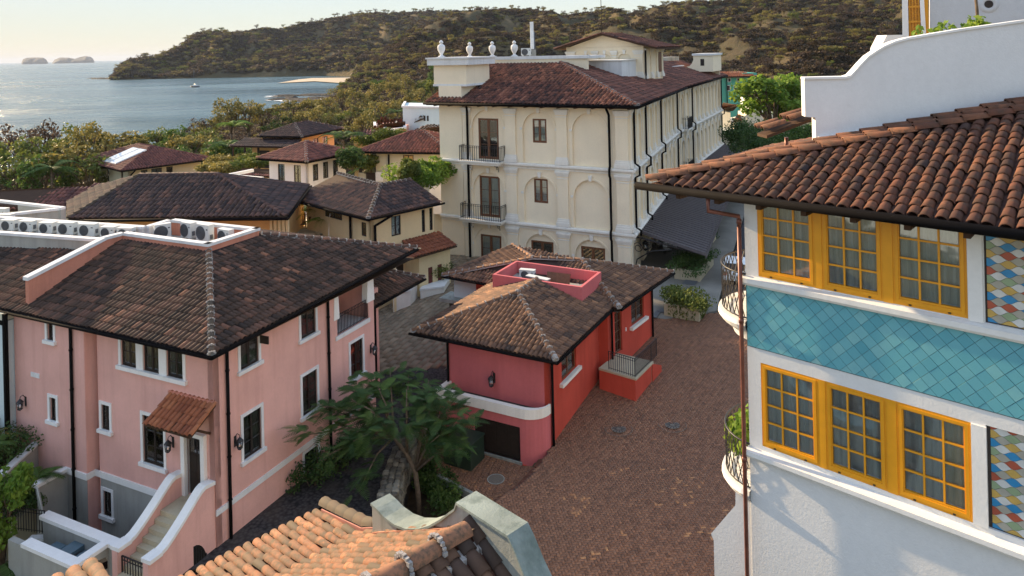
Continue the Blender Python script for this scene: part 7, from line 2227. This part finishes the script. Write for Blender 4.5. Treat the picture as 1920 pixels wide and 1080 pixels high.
for a, b in zip(path, path[1:]):
    d = b - a; L_ = np.linalg.norm(d); d /= L_
    ang = math.atan2(d[1], d[0])
    n = int(L_ / .30)
    for k in range(n):
        for row, (off, dz) in enumerate(((-.27, 0), (0, .02), (.27, 0), (.37, -.24), (.38, -.46), (.38, -.68), (.38, -.92))):
            if cnt > 295: break
            c = a + d * ((k + .5 + r.uniform(-.2, .2)) * L_ / n) + np.array((-d[1], d[0], 0)) * -off
            put('stone', sms[r.randrange(16)], SW, (c[0], c[1], c[2] + dz - .08 + r.uniform(-.03, .03)), ang + r.uniform(-.25, .25), scale=(r.uniform(.26, .38), r.uniform(.22, .32), r.uniform(.2, .28)))
            cnt += 1
m = MB(); m.quad((-5.3, 26, -1.42), (-1.2, 28.6, -1.42), (-1.05, 30.3, -1.42), (-3.8, 33.2, -1.42), (-4.6, 36.5, -1.42), (-5.2, 36, -1.42))
setp(m.build('planting_soil', M['soil']), kind='structure')
m = MB(); m.prism([(-3.9, 29.2, -1.4), (-1.15, 30.2, -1.4), (-2.3, 28.6, -1.4), (-3.6, 27.8, -1.4)][::-1], (0, 0, .25))
setp(m.build('sunk_paving', plain('sunk_brick', (.16, .085, .04), .9, .1, 0, .3, 7, .4)), kind='structure')
for k, (x, y, z, sx, sy, sz, mt, lb) in enumerate(((-4.2, 33.4, -1.4, 1.2, 1.6, 1.5, 'leaf_grass', 'thin grassy shrub in the planting strip left of the green box'), (-3.4, 31.6, -1.4, 1.2, 1.3, 1.4, 'leaf_grass', 'spiky green shrub right of the feathery tree trunk'), (-4.4, 29.6, -1.4, 1.1, 1.4, .8, 'leaf_grass', 'low green shrub at the foot of the feathery tree'),
        (-4.9, 34.6, -.9, 1.0, 1.8, 1.8, 'leaf_mid', 'yellow-green climber spilling over the stone wall'), (-3.4, 33.0, -1.4, .9, .9, 1.0, 'leaf_dark', 'dark shrub beside the green utility box'), (-4.1, 36.6, -.5, 1.2, 1.6, 1.6, 'leaf_mid', 'loose green shrub between the stone wall and the red house'))):
    bush('shrub', lb, (x, y, z), (sx, sy, sz), mt, 1300, .15, 'shrubs in the planting strip', lumps=11, up=.1)
ub = thing('utility_box', 'dark green metal utility cabinet on the brick terrace', 'utility box', (-2.75, 34.3, -.62), 62)
MB().box(-.62, .62, -.75, .75, 0, 1.12).build('cabinet', M['utility'], ub); MB().box(-.66, .66, -.79, .79, 1.12, 1.20).build('lid', M['utility'], ub)
MB().box(-.635, -.62, -.02, .02, .05, 1.1).build('door_seam', M['iron'], ub)
# bushes along the pink house
pkw = lambda x, y, z: pk(x, y, z)
for k, (x, y, s, lb) in enumerate(((4.7, -.7, 1.5, 'dark bush against the pink wall below the cellar grille'), (5.9, -.8, 1.7, 'dark leafy bush by the lane, right of the cellar grille'), (7.3, -.6, 1.3, 'dark bush at the pink wall behind the feathery tree'), (12.6, .4, 1.2, 'round clipped dark bush at the corner of the pink wing'))):
    p = pkw(x, y, -.3); bush('bush', lb, p, (s, s, s * .95), 'leaf_dark', 900, .17, None, lumps=9)

# ---- garden at the bottom left
gw_ = thing('garden_wall', 'grey garden wall with planting behind it at the left edge', 'wall', PO, 65)
MB().prism([(-.35, 10.4, -1.5), (-2.75, 9.1, -1.5), (-2.75, 9.1, 2.0), (-.35, 10.4, 2.0)], (-.12, .22, 0)).build('wall', M['grey_wall'], gw_)
MB().prism([(-.30, 10.35, 2.0), (-2.85, 9.0, 2.0), (-3.0, 9.3, 2.0), (-.45, 10.65, 2.0)][::-1], (0, 0, .10)).build('coping', M['pale_trim'], gw_)
MB().box(-2.4, -1.2, 8.6, 9.3, -1.5, .35).build('planter', M['step'], gw_)
MB().prism([(-.75, 10.6, 1.0), (-3.2, 9.3, 1.0), (-5, 13, 1.0), (-.75, 13, 1.0)], (0, 0, .8)).build('soil', M['soil'], gw_)
for k, (x, y, z, s, mt, lb) in enumerate(((-1.6, 10.8, 1.7, 1.8, 'leaf_dark', 'dark shrub behind the garden wall, next to the blue house'), (-2.9, 11.2, 1.7, 2.0, 'leaf_dark', 'broad dark shrub behind the garden wall at the picture edge'), (-1.2, 12.2, 1.7, 1.8, 'leaf_olive', 'brownish shrub against the blue-white wall'), (-1.7, 8.9, .3, 1.25, 'leaf_dark', 'low dark shrub in the planter under the lantern'))):
    bush('shrub', lb, pkw(x, y, z), (s, s, s * .8), mt, 1300, .16, 'shrubs of the left garden', lumps=10)
palm(pkw(-1.35, 8.9, .2), 1.2, 'small slender palm in the planter by the pink wall', 'small palms of the left garden', 9, 1.0)
palm(pkw(-2.1, 10.6, 1.8), .9, 'small palm behind the garden wall', 'small palms of the left garden', 10, 1.1)
for k, (x, y, z, s, lb) in enumerate(((-20.15, 27.6, -2.1, 4.9, 'bright lime green tree at the left edge of the walled yard'), (-20.9, 26.4, -2.3, 4.0, 'leafy green tree at the bottom left corner'))):
    tree('bright' if k == 0 else 'dense', 40 + k, (x, y, z), s, lb, None, 'garden_tree', .62)
palm((-18.9, 26.3, -1.9), 1.7, 'dark palm in the shade under the lime green tree', None, 14, 1.5, mat='leaf_dark')
lw = thing('yard_light', 'small flat white wall light beside the yard railing', 'lamp', pk(-2.75, 6.6, .2)); MB().box(-.3, .3, -.12, .12, .1, .2).build('lamp_head', M['paint_white'], lw); MB().tube([(0, 0, -1), (0, 0, .1)], .04, 6).build('post', M['iron'], lw)

# ---- planters along the forecourt
def planter(c, yaw, w, d, lb, lb2, mat='leaf_grass', n=2600, h=.75, drop=.2):
    z = float(gz(c[0], c[1]))
    t = thing('planter', lb, 'planter', (c[0], c[1], z), yaw, 'stone planters along the forecourt')
    m = MB(); th = .14
    m.box(-w / 2, w / 2, -d / 2, -d / 2 + th, -.1, h); m.box(-w / 2, w / 2, d / 2 - th, d / 2, -.1, h); m.box(-w / 2, -w / 2 + th, -d / 2 + th, d / 2 - th, -.1, h); m.box(w / 2 - th, w / 2, -d / 2 + th, d / 2 - th, -.1, h)
    m.build('box', M['step'], t); MB().box(-w / 2 + th, w / 2 - th, -d / 2 + th, d / 2 - th, 0, h - .08).build('soil', M['soil'], t)
    b = bush('planter_shrub', lb2, (c[0], c[1], z + h - .25), (w * 1.05, d * 1.12, 1.0), mat, n, .20, 'shrubs in the forecourt planters', 'shrub', yaw, 18, up=.0)
    g = np.random.default_rng(int(c[0] * 31))
    if drop:
        a = g.uniform(0, 2 * math.pi, 700)
        C = np.c_[np.clip(1.2 * np.cos(a), -1, 1) * (w / 2 + .06), np.clip(1.2 * np.sin(a), -1, 1) * (d / 2 + .06), g.uniform(-h * .75, .35, 700)]
        v, f, tt = leaves_np(C, .24, 3.2, .0, 8, None, 2.2)
        put('trailing_leaves', mesh_np('trailing_leaves', v, f, M[mat], tt), b)
    return t
planter((11.15, 47.55), 62 - 90, 2.3, 2.2, 'pale stone planter nearest the courtyard, overgrown with trailing plants', 'trailing feathery plants hanging over the nearest planter', 'leaf_mid')
planter((13.7, 55.2), 62, 4.6, 1.9, 'long pale stone planter, second from the courtyard', 'clipped dark shrubs in the second planter from the courtyard', 'leaf_dark', 3200, .8, 0)
planter((16.1, 62.6), 62, 4.6, 1.7, 'pale stone planter, third from the courtyard, right of the canopy corner', 'dark shrubs in the third planter from the courtyard', 'leaf_dark', 1800, .8, 0)
planter((18.6, 70.6), 62, 5, 1.7, 'pale stone planter, fourth from the courtyard, beside the canopy edge', 'dark shrubs in the fourth planter, beside the canopy', 'leaf_dark', 1500, .8, 0)
planter((22.0, 80), 62, 5, 1.7, 'farthest pale stone planter along the forecourt', 'dark shrubs in the farthest planter', 'leaf_dark', 1200, .8, 0)
for k, (x, y, w, d) in enumerate(((9.75, 47.7, .7, .7), (9.2, 47.35, 1.6, .35), (11.8, 50.3, .9, .9), (12.7, 52.6, .9, .9), (13.2, 57.5, .9, .9))):
    o = MB().box(-w / 2, w / 2, -d / 2, d / 2, 0, .05).build('slate_slab', M['ac_dark'], None, (x, y, float(gz(x, y)) + .014), rad(62))
    setp(o, kind='structure')
bp = bush('balcony_plant', 'bright yellow-green spiky plant on the lower bow balcony', tuple(root_matrix(WH) @ Vector((-.42, .72, 10.0))), (.50, .50, 1.30), 'leaf_bright', 260, .26, None, 'plant', 0, 5, 3, -.2)
MB().lathe([(.10, 0), (.15, .25), (.13, .26)], 12, (0, 0, 0)).build('pot', M['cream_trim'], bp)
# hedge in the long planter of the yellow house
a, b = np.array(P(792, 537, 1.9)), np.array(P(830, 530, 1.9))
bush('hedge', 'clipped green hedge in the long white planter', tuple((a + b) / 2 + (.3, .9, .0)), (2.4, 1.4, 1.2), 'leaf_mid', 1500, .16, None, 'hedge', 25, 14)
# roof terrace of the white house
for k, (px, w, lb) in enumerate(((1748, .55, 'big-leaved green plant left of the roof terrace'), (1775, .40, 'second big-leaved plant on the roof terrace'), (1800, .5, 'third big-leaved plant, in the middle of the roof terrace'), (1830, .45, 'big-leaved plant at the foot of the terrace tree'))):
    q = CAM + np.array(((px - 960) / FPX, 1, (HOR - ROLL * (px - 960) - (62 - (px - 1748) * .17)) / FPX)) * 16.6
    bush('terrace_plant', lb, (q[0], q[1], q[2] - .45), (w, w, .65), 'leaf_bright', 110, .17, 'plants on the white roof terrace', 'plant', 0, 5)
q = CAM + np.array(((1832 - 960) / FPX, 1, .02)) * 16.9
tt_ = thing('terrace_tree', 'small tree with a thin bare stem on the white roof terrace', 'tree', (q[0], q[1], 18.9))
MB().tube([(.05, 0, 0), (.02, 0, .8), (-.02, 0, 1.25)], [.04, .035, .03], 7).build('trunk', M['bark'], tt_)
C, tn = blob_points([((-.22, 0, 1.45), (.30, .3, .16)), ((.12, 0, 1.55), (.3, .3, .2)), ((-.45, .1, 1.35), (.22, .25, .12)), ((.42, 0, 1.40), (.15, .2, .12))], 40, 3)
v, f, t3 = leaves_np(C, .19, 1.9, .5, 4, tn); put('crown', mesh_np('crown', v, f, M['leaf_bright'], t3), tt_)
# small tree on the hotel roof
hr = thing('roof_tree', 'small flat-topped lime green tree on the hotel roof', 'tree', ht(31, 9.0, 16.2))
MB().tube([(0, 0, 0), (.05, 0, 2.2)], [.09, .06], 6).build('trunk', M['bark'], hr)
C, tn = blob_points([((-1.0, .2, 2.2), (.7, .6, .2)), ((.3, 0, 2.7), (.9, .7, .25)), ((1.3, -.2, 2.2), (.8, .6, .2)), ((-.2, .3, 2.3), (.9, .8, .2))], 60, 9)
v, f, t3 = leaves_np(C, .30, 1.7, .6, 5, tn); put('crown', mesh_np('crown', v, f, M['leaf_bright'], t3), hr)

# ---- trees between the houses and the shore; (bearing px, base distance, height, kind)
def tree_at(px, Y, h, kind, seed, label, group, wide=1.0, name='tree'):
    X = (px - 960) / FPX * Y
    z = float(ground_z(np.array([X]), np.array([Y]))[0])
    return tree(kind, seed, (X, Y, max(z, SEA)), h, label, group, name, wide)
def top_h(px, py, Y):
    X = (px - 960) / FPX * Y
    z = max(float(ground_z(np.array([X]), np.array([Y]))[0]), SEA)
    return 19 + (HOR - ROLL * (px - 960) - py) / FPX * Y - z
coast = [(10, 262, 100, 'bushy'), (48, 250, 108, 'bare'), (72, 240, 112, 'bare'), (100, 256, 104, 'bushy'), (140, 247, 108, 'bushy'), (165, 262, 100, 'olive'), (195, 264, 112, 'umbrella'), (235, 262, 118, 'umbrella'), (28, 296, 92, 'bushy'), (75, 292, 90, 'dense'), (120, 290, 92, 'umbrella'), (160, 300, 92, 'bushy'), (300, 242, 128, 'bushy'), (330, 250, 120, 'dense'), (272, 256, 126, 'bushy'),
         (365, 232, 150, 'bare'), (395, 222, 150, 'olive'), (430, 202, 158, 'olive'), (462, 200, 160, 'olive'), (490, 206, 165, 'umbrella'), (385, 248, 130, 'bushy'), (350, 262, 116, 'olive'), (415, 270, 110, 'dense'), (405, 296, 104, 'olive'), (436, 272, 104, 'dense'), (350, 285, 106, 'dense'), (545, 196, 190, 'umbrella'), (580, 192, 190, 'olive'), (520, 215, 160, 'bushy'), (610, 196, 180, 'olive'),
         (640, 172, 215, 'olive'), (668, 178, 190, 'olive'), (700, 168, 215, 'olive'), (735, 158, 230, 'olive'), (765, 152, 240, 'olive'), (795, 155, 240, 'bushy'), (812, 150, 225, 'bushy'), (650, 205, 170, 'olive'), (690, 207, 170, 'bushy'), (720, 196, 165, 'olive'), (755, 182, 190, 'olive'), (790, 178, 200, 'olive'), (625, 210, 155, 'bushy'), (676, 222, 140, 'olive'), (600, 214, 150, 'olive'), (562, 214, 160, 'olive'), (775, 166, 280, 'bushy'), (740, 146, 300, 'olive'), (710, 150, 300, 'dense'), (815, 128, 320, 'dense')]
glab = {'bushy': 'leafy green tree', 'bare': 'nearly bare grey tree', 'olive': 'yellowish olive tree', 'dense': 'dense dark green tree', 'umbrella': 'flat-topped airy tree'}
where = [(60, 'at the left edge before the water'), (210, 'left of the house with solar panels'), (290, 'behind the solar panels'), (400, 'right behind the house with solar panels'), (480, 'left of the orange house'), (625, 'behind the orange house'), (700, 'below the hill cliff'), (770, 'left of the white block'), (900, 'beside the hotel tower')]
ords = ('first', 'second', 'third', 'fourth', 'fifth', 'sixth', 'seventh', 'eighth', 'ninth')
cells = {}
for px, py, Y, kind in sorted(coast): cells.setdefault((kind, next(w for a, w in where if px < a)), []).append((px, py))
for k, (px, py, Y, kind) in enumerate(coast):
    h = max(4.0, top_h(px, py, Y) * (1.12 if kind in ('olive', 'umbrella', 'bare') else 1.0))
    w_ = next(w for a, w in where if px < a)
    c_ = cells[(kind, w_)]
    lb = glab[kind] + ' ' + w_
    if len(c_) > 1: lb = ords[c_.index((px, py))] + ' from left, ' + lb
    tree_at(px, Y, h, kind, 1 + k % 3, lb, 'trees along the shore', max(.75, min(1.25, 7.5 / h)) * (1.15 if kind == 'umbrella' else 1.0))
palms = [(436, 222, 112, 12, 'tall bright palm left of the orange house'), (90, 300, 86, 14, 'broad dark palm before the water at the left'), (425, 262, 104, 12, 'dark palm in front of the orange house veranda'), (640, 245, 84, 13, 'palm between the orange house and the far roofs'), (742, 196, 150, 13, 'dark palm left of the white block'), (785, 182, 165, 13, 'palm behind the white block'), (452, 320, 80, 10, 'palm below the veranda of the orange house'), (690, 300, 76, 9, 'low palm beside the balcony house'), (593, 374, 57, 12, 'bright yellow-green palm on the garden terrace'), (575, 378, 59, 9, 'palm behind the railing of the garden terrace'), (606, 398, 56, 9, 'small yellow-green palm next to the pale pier')]
for px, py, Y, fr, lb in palms:
    h = max(2.2, top_h(px, py + 14, Y)); X = (px - 960) / FPX * Y; z = max(float(ground_z(np.array([X]), np.array([Y]))[0]), SEA)
    palm((X, Y, z), h, lb, 'palms among the houses', fr, 3.4 if Y > 70 else 1.9, mat='leaf_bright' if 'bright' in lb or 'yellow' in lb else 'leaf_grass')
for px, py, Y, sz, mt, lb in ((778, 350, 60, (3.4, 2.8, 2.1), 'leaf_bright', 'bright green feathery bush in front of the grey-green house'), (806, 345, 61, (2.4, 2.4, 2.2), 'leaf_bright', 'bright green bush against the hotel tower'), (676, 318, 74, (2.2, 2, 1.6), 'leaf_mid', 'loose green bush left of the balcony house'), (728, 268, 84, (2.6, 2.4, 1.7), 'leaf_mid', 'pale green round bush behind the balcony house roof'), (690, 276, 86, (3.0, 2.4, 1.6), 'leaf_mid', 'pale green bush among the far palms'), (656, 318, 70, (2.0, 2.0, 2.2), 'leaf_dark', 'dark bush in the gap beside the balcony house'), (430, 322, 84, (5, 4, 2.0), 'leaf_olive', 'olive bush behind the big dark roof'), (400, 330, 78, (3, 3, 1.6), 'leaf_olive', 'brownish bush beside the house with solar panels'), (470, 318, 80, (3.4, 3, 1.6), 'leaf_mid', 'green bush under the orange house veranda'), (755, 338, 58, (1.5, 1.3, 1.6), 'leaf_mid', 'small bush under the bright bush by the hotel')):
    X = (px - 960) / FPX * Y; z = 19 + (HOR - ROLL * (px - 960) - py) / FPX * Y
    bush('bush', lb, (X, Y, z), sz, mt, 2200, .34, None, lumps=12)
# right of the hotel
tree_at(1447, 108, max(5, top_h(1447, 152, 108)), 'bright', 61, 'broad bright green tree in front of the white curved wall', None, 1.05)
tree_at(1482, 112, max(5, top_h(1482, 158, 112)), 'bright', 62, 'right half of the bright green trees, touching the white wall', None, .95)
for k, (px, py, Y, s, lb) in enumerate(((1392, 250, 82, 3.4, 'dark glossy bush at the end of the canopy'), (1420, 262, 78, 3.6, 'dark bush beside the tiled eave end'), (1445, 268, 74, 3.4, 'dark bush behind the tip of the tiled eave'), (1400, 275, 76, 3.0, 'low dark bush over the canopy edge'), (1505, 268, 60, 2.6, 'green bush between the eave and the white wall'), (1525, 262, 58, 2.2, 'bright bush under the corner of the white wall'), (1470, 285, 64, 3.0, 'dark bush under the tiled eave'), (1375, 262, 84, 2.6, 'dark bush at the foot of the grey lean-to'))):
    X = (px - 960) / FPX * Y; z = 19 + (HOR - ROLL * (px - 960) - py) / FPX * Y
    bush('bush', lb, (X, Y, z - s * .5), (s, s, s * 1.1), 'leaf_grass' if k in (4, 5) else 'leaf_dark', 1900, .30, 'bushes right of the hotel', lumps=12)

# ---- scrub on the hills, instanced
vc = bpy.data.collections.new('scrub_variants')
for k, (mt, sq) in enumerate((('leaf_dry', .75), ('leaf_scrub', .8), ('leaf_scrub', .65), ('leaf_dry', .9), ('leaf_olive', .7), ('leaf_scrub', .9))):
    g = random.Random(k)
    cl = [((g.uniform(-.5, .5), g.uniform(-.5, .5), g.uniform(.25, .6) * sq), (g.uniform(.3, .5), g.uniform(.3, .5), g.uniform(.22, .36) * sq)) for _ in range(6)]
    C, tn = blob_points(cl, 26, 200 + k, .4)
    v, f, tt = leaves_np(C, .24, 1.5, .4, 300 + k, tn)
    o = bpy.data.objects.new('scrub_bush', mesh_np('scrub_bush', v, f, M[mt], tt)); vc.objects.link(o)
tvc = bpy.data.collections.new('hill_tree_variants')
for k, kd in enumerate(('olive', 'bare', 'umbrella', 'bushy', 'bare')):
    tm, cm = tree_meshes(kd, 1 + k % 3)
    b = bmesh.new(); b.from_mesh(tm); b.from_mesh(cm)
    me = bpy.data.meshes.new('hill_tree'); b.to_mesh(me); b.free()
    tvx = len(tm.vertices)
    me.materials.append(M['bark']); me.materials.append(cm.materials[0])
    me.polygons.foreach_set('material_index', [0] * len(tm.polygons) + [1] * len(cm.polygons))
    o = bpy.data.objects.new('hill_tree', me); tvc.objects.link(o)

def scatter(name, pts, sc, coll, zs=1.0):
    me = bpy.data.meshes.new(name)
    me.vertices.add(len(pts)); me.vertices.foreach_set('co', np.asarray(pts, np.float32).ravel())
    a = me.attributes.new('size', 'FLOAT', 'POINT'); a.data.foreach_set('value', np.asarray(sc, np.float32))
    a = me.attributes.new('turn', 'FLOAT', 'POINT'); a.data.foreach_set('value', rng.uniform(0, 6.28, len(pts)).astype(np.float32))
    a = me.attributes.new('pick', 'INT', 'POINT'); a.data.foreach_set('value', rng.integers(0, len(coll.objects), len(pts)).astype(np.int32))
    o = put(name, me)
    g = bpy.data.node_groups.new(name, 'GeometryNodeTree')
    g.interface.new_socket('Geometry', in_out='INPUT', socket_type='NodeSocketGeometry')
    g.interface.new_socket('Geometry', in_out='OUTPUT', socket_type='NodeSocketGeometry')
    N = g.nodes
    i, u = N.new('NodeGroupInput'), N.new('NodeGroupOutput')
    ip, ci = N.new('GeometryNodeInstanceOnPoints'), N.new('GeometryNodeCollectionInfo')
    ci.inputs['Collection'].default_value = coll; ci.inputs['Separate Children'].default_value = True; ci.inputs['Reset Children'].default_value = True
    ip.inputs['Pick Instance'].default_value = True
    def na(nm, tp):
        n = N.new('GeometryNodeInputNamedAttribute'); n.data_type = tp; n.inputs['Name'].default_value = nm
        return [s for s in n.outputs if s.name == 'Attribute' and s.enabled][0]
    cx = N.new('ShaderNodeCombineXYZ'); g.links.new(na('turn', 'FLOAT'), cx.inputs['Z'])
    g.links.new(i.outputs[0], ip.inputs['Points']); g.links.new(ci.outputs[0], ip.inputs['Instance'])
    g.links.new(na('pick', 'INT'), ip.inputs['Instance Index'])
    g.links.new(cx.outputs[0], ip.inputs['Rotation']); g.links.new(na('size', 'FLOAT'), ip.inputs['Scale'])
    g.links.new(ip.outputs[0], u.inputs[0])
    md = o.modifiers.new('scatter', 'NODES'); md.node_group = g
    return setp(o, kind='stuff')

def on_hill(Hd, n, seed, tmin=0.03, tmax=1.12, bare=.56):
    X, D, Z, rows = Hd
    g = np.random.default_rng(seed)
    ny, nx = X.shape
    a = g.uniform(0, nx - 1.001, n * 2); tt = g.uniform(tmin, tmax, n * 2)
    bb = np.clip(np.where(tt <= 1, tt * (rows - 1), (rows - 1) + (tt - 1) / .1), 0, ny - 1.001)
    i, j = a.astype(int), bb.astype(int); u, v = a - i, bb - j
    def bl(A): return (A[j, i] * (1 - u) + A[j, i + 1] * u) * (1 - v) + (A[j + 1, i] * (1 - u) + A[j + 1, i + 1] * u) * v
    p = np.c_[bl(X), bl(D), bl(Z)]
    dens = fbm(p[:, 0] / 38, p[:, 1] / 38, 4, 91)
    keep = dens + g.uniform(-.16, .16, len(p)) < bare
    return p[keep][:n]
for nm, Hd, n, s0, s1, sd2, bare in (('headland_scrub', H1, 12000, 3.5, 8.0, 1, .72), ('hill_scrub', H2, 22000, 2.2, 5.5, 2, .58), ('knoll_scrub', H3, 1500, 1.6, 4.2, 3, .56)):
    p = on_hill(Hd, n, sd2, bare=bare)
    scatter(nm, p - (0, 0, .3), rng.uniform(s0, s1, len(p)) * rng.uniform(.6, 1.1, len(p)), vc)
for nm, Hd, n, s0, s1, sd2, lo in (('headland_trees', H1, 420, .7, 1.4, 11, .05), ('hill_trees', H2, 700, .45, 1.0, 12, .02), ('knoll_trees', H3, 60, .35, .6, 13, .05)):
    p = np.vstack([on_hill(Hd, n, sd2, lo, .9, .70), on_hill(Hd, n // 5, sd2 + 50, .97, 1.02, .8)])
    scatter(nm, p - (0, 0, .2), rng.uniform(s0, s1, len(p)), tvc)
# low growth on the made ground between shore and houses, and at the foot of the hills
g = np.random.default_rng(5)
X = g.uniform(-125, -25, 5200); Y = g.uniform(70, 470, 5200)
ok = (X > -124 + 6 * np.sin(Y / 19)) & (X < -(0.06 * Y) - 18) & ((Y > 105) | (X < -62))
p = np.c_[X[ok], Y[ok], ground_z(X[ok], Y[ok])]
scatter('shore_scrub', p, g.uniform(1.0, 2.4, len(p)), vc)
X = g.uniform(-40, 240, 4200); Y = g.uniform(122, 470, 4200)
ok = (X < Y * .75) & ~((X > 35) & (X < 75) & (Y < 158))
p = np.c_[X[ok], Y[ok], ground_z(X[ok], Y[ok])]
scatter('foothill_scrub', p, g.uniform(1.6, 4.2, len(p)), vc)

# ================================================================== small things in the yard and on the water
def disc(c, r0, r1, z, name, mat, lb=None, parent=None):
    m = MB(); n = 40
    for k in range(n):
        a, b = 2 * math.pi * k / n, 2 * math.pi * (k + 1) / n
        q = [(r0 * math.cos(a), r0 * math.sin(a), 0), (r1 * math.cos(a), r1 * math.sin(a), 0), (r1 * math.cos(b), r1 * math.sin(b), 0), (r0 * math.cos(b), r0 * math.sin(b), 0)]
        if r0 == 0: q = q[:3]
        m.prism(q, (0, 0, .012))
    return m.build(name, mat, parent, (c[0], c[1], z))
for k, (x, y, lb) in enumerate(((4.84, 35.4, 'round brick medallion with an iron cover, nearer the red house'), (7.55, 35.6, 'round brick medallion with an iron cover, farther from the red house'))):
    z = float(gz(x, y)) + .006
    t = thing('manhole', lb, 'manhole', (x, y, z), 0, 'round medallions in the brick courtyard')
    disc((0, 0), 0, .36, 0, 'cover', M['manhole'], None, t)
    disc((0, 0), .67, .69, 0, 'ring', M['manhole'], None, t)
    for q in range(12):
        a = 2 * math.pi * q / 12
        MB().box(.12, .33, -.02, .02, .012, .02).build('rib', M['iron'], t, (0, 0, 0), a)
t = thing('manhole', 'round grey cover set in the sunken brick terrace', 'manhole', (-1.2, 32.75, -.615)); disc((0, 0), 0, .36, 0, 'cover', M['manhole'], None, t); disc((0, 0), .36, .40, 0, 'ring', M['concrete'], None, t)

# sailing boat at anchor
p = at(365, 163.5, SEA)
sb = thing('sailboat', 'small sailing boat at anchor with bare mast in the bay', 'boat', (p[0], p[1], SEA), 150)
h_ = MB()
secs = [(-5.5, 1.2, .9), (-4.5, 1.6, 1.0), (-1, 1.8, 1.05), (2.5, 1.4, 1.2), (5.2, .15, 1.5)]
for (xa, wa_, za), (xb_, wb_, zb) in zip(secs, secs[1:]):
    h_.add([(xa, -wa_, za), (xa, wa_, za), (xa, wa_ * .5, -.3), (xa, -wa_ * .5, -.3), (xb_, -wb_, zb), (xb_, wb_, zb), (xb_, wb_ * .5, -.3), (xb_, -wb_ * .5, -.3)], [(0, 4, 5, 1), (1, 5, 6, 2), (3, 2, 6, 7), (0, 3, 7, 4), (0, 1, 2, 3), (4, 7, 6, 5)])
h_.build('hull', plain('dark_hull', (.05, .055, .07), .5, .4), sb); MB().box(-3, 1.5, -1, 1, 1.0, 1.8).build('cabin', M['paint_white'], sb)
MB().tube([(.8, 0, 1), (.8, 0, 14.5)], .14, 6).build('mast', M['ac_dark'], sb); MB().tube([(.8, 0, 2.6), (-4.2, 0, 2.5)], .16, 6).build('boom', M['paint_white'], sb)
for q in ((5.2, 0, 1.5), (-5.4, 0, 1.0)): MB().bar((.8, 0, 14.4), q, .05, .05).build('stay', M['iron'], sb)

# parked car behind the bow balcony
cz = float(gz(15.6, 53.0)) + .02
ca = thing('parked_car', 'white car with a red tail light parked by the planters behind the balcony', 'car', (16.55, 53.6, cz), 65)
b_ = MB()
pr = [(-2.1, .35), (-2.12, .75), (-2.0, .95), (-1.75, 1.0), (-1.35, 1.42), (.35, 1.46), (1.05, 1.02), (1.95, .88), (2.12, .62), (2.1, .32)]
b_.prism([(x, -.84, z) for x, z in pr], (0, 1.68, 0)); b_.build('body', M['paint_white'], ca)
wn = MB(); wn.prism([(-1.62, -.85, 1.02), (-1.28, -.85, 1.36), (.28, -.85, 1.40), (.88, -.85, 1.02)], (0, 1.70, 0)); wn.build('window', M['darkwood'], ca)
MB().prism([(-1.78, -.7, 1.02), (-1.40, -.7, 1.40), (-1.40, .7, 1.40), (-1.78, .7, 1.02)], (-.02, 0, .01)).build('rear_window', M['darkwood'], ca)
for x in (-1.3, 1.3):
    for y in (-.78, .78):
        w_ = MB().lathe([(.2, -.1), (.31, -.09), (.31, .09), (.2, .1)], 16).build('wheel', M['iron'], ca)
        w_.matrix_basis = Matrix.Translation((x, y, .31)) @ Matrix.Rotation(HP, 4, 'X')
for y in (-.72, .52): MB().box(-2.13, -2.03, y, y + .2, .70, .95).build('tail_light', plain('red_lens', (.4, .01, .01), .3, .5), ca)

# bistro furniture under the canopy
for k, (x, y, a) in enumerate(((12.6, 60.2, 20), (13.4, 60.9, 200), (12.3, 61.6, 100))):
    z = float(gz(x, y)) + .012
    t = thing('bistro_chair', ('nearest pale bistro chair under the canopy', 'pale bistro chair right of the small table under the canopy', 'pale bistro chair farthest under the canopy')[k], 'chair', (x, y, z), a, 'bistro chairs under the canopy')
    MB().box(-.2, .2, -.2, .2, .42, .46).build('seat', M['paint_white'], t); MB().box(-.2, .2, .18, .21, .5, .88).build('backrest', M['paint_white'], t)
    for sx in (-.18, .18):
        for sy in (-.18, .18): MB().tube([(sx, sy, 0), (sx, sy, .42)], .015, 5).build('leg', M['iron'], t)
t = thing('bistro_table', 'small round bistro table under the canopy', 'table', (12.9, 60.6, float(gz(12.9, 60.6)) + .012)); MB().lathe([(0, .72), (.35, .72), (.35, .75), (0, .75)], 16).build('table_top', M['paint_white'], t); MB().tube([(0, 0, 0), (0, 0, .72)], .03, 6).build('leg', M['iron'], t)

# ------------------------------------------------------------------ three levels at most: hang the parts of sub-assemblies straight on the house
def flatten(ref):
    par, mb = ref.parent, Matrix.LocRotScale(ref.location, ref.rotation_euler, ref.scale)
    for ch in [o for o in ref.children]:
        m = mb @ Matrix(ch.matrix_basis)
        ch.parent = par
        ch.matrix_basis = m
    bpy.data.objects.remove(ref)
for r_ in (W1, W2, pv): flatten(r_)
for o in [o for o in up_.children if o.name.startswith('porthole')]:
    for c in list(o.children):
        m = Matrix(o.matrix_basis) @ Matrix(c.matrix_basis); c.parent = up_; c.matrix_basis = m
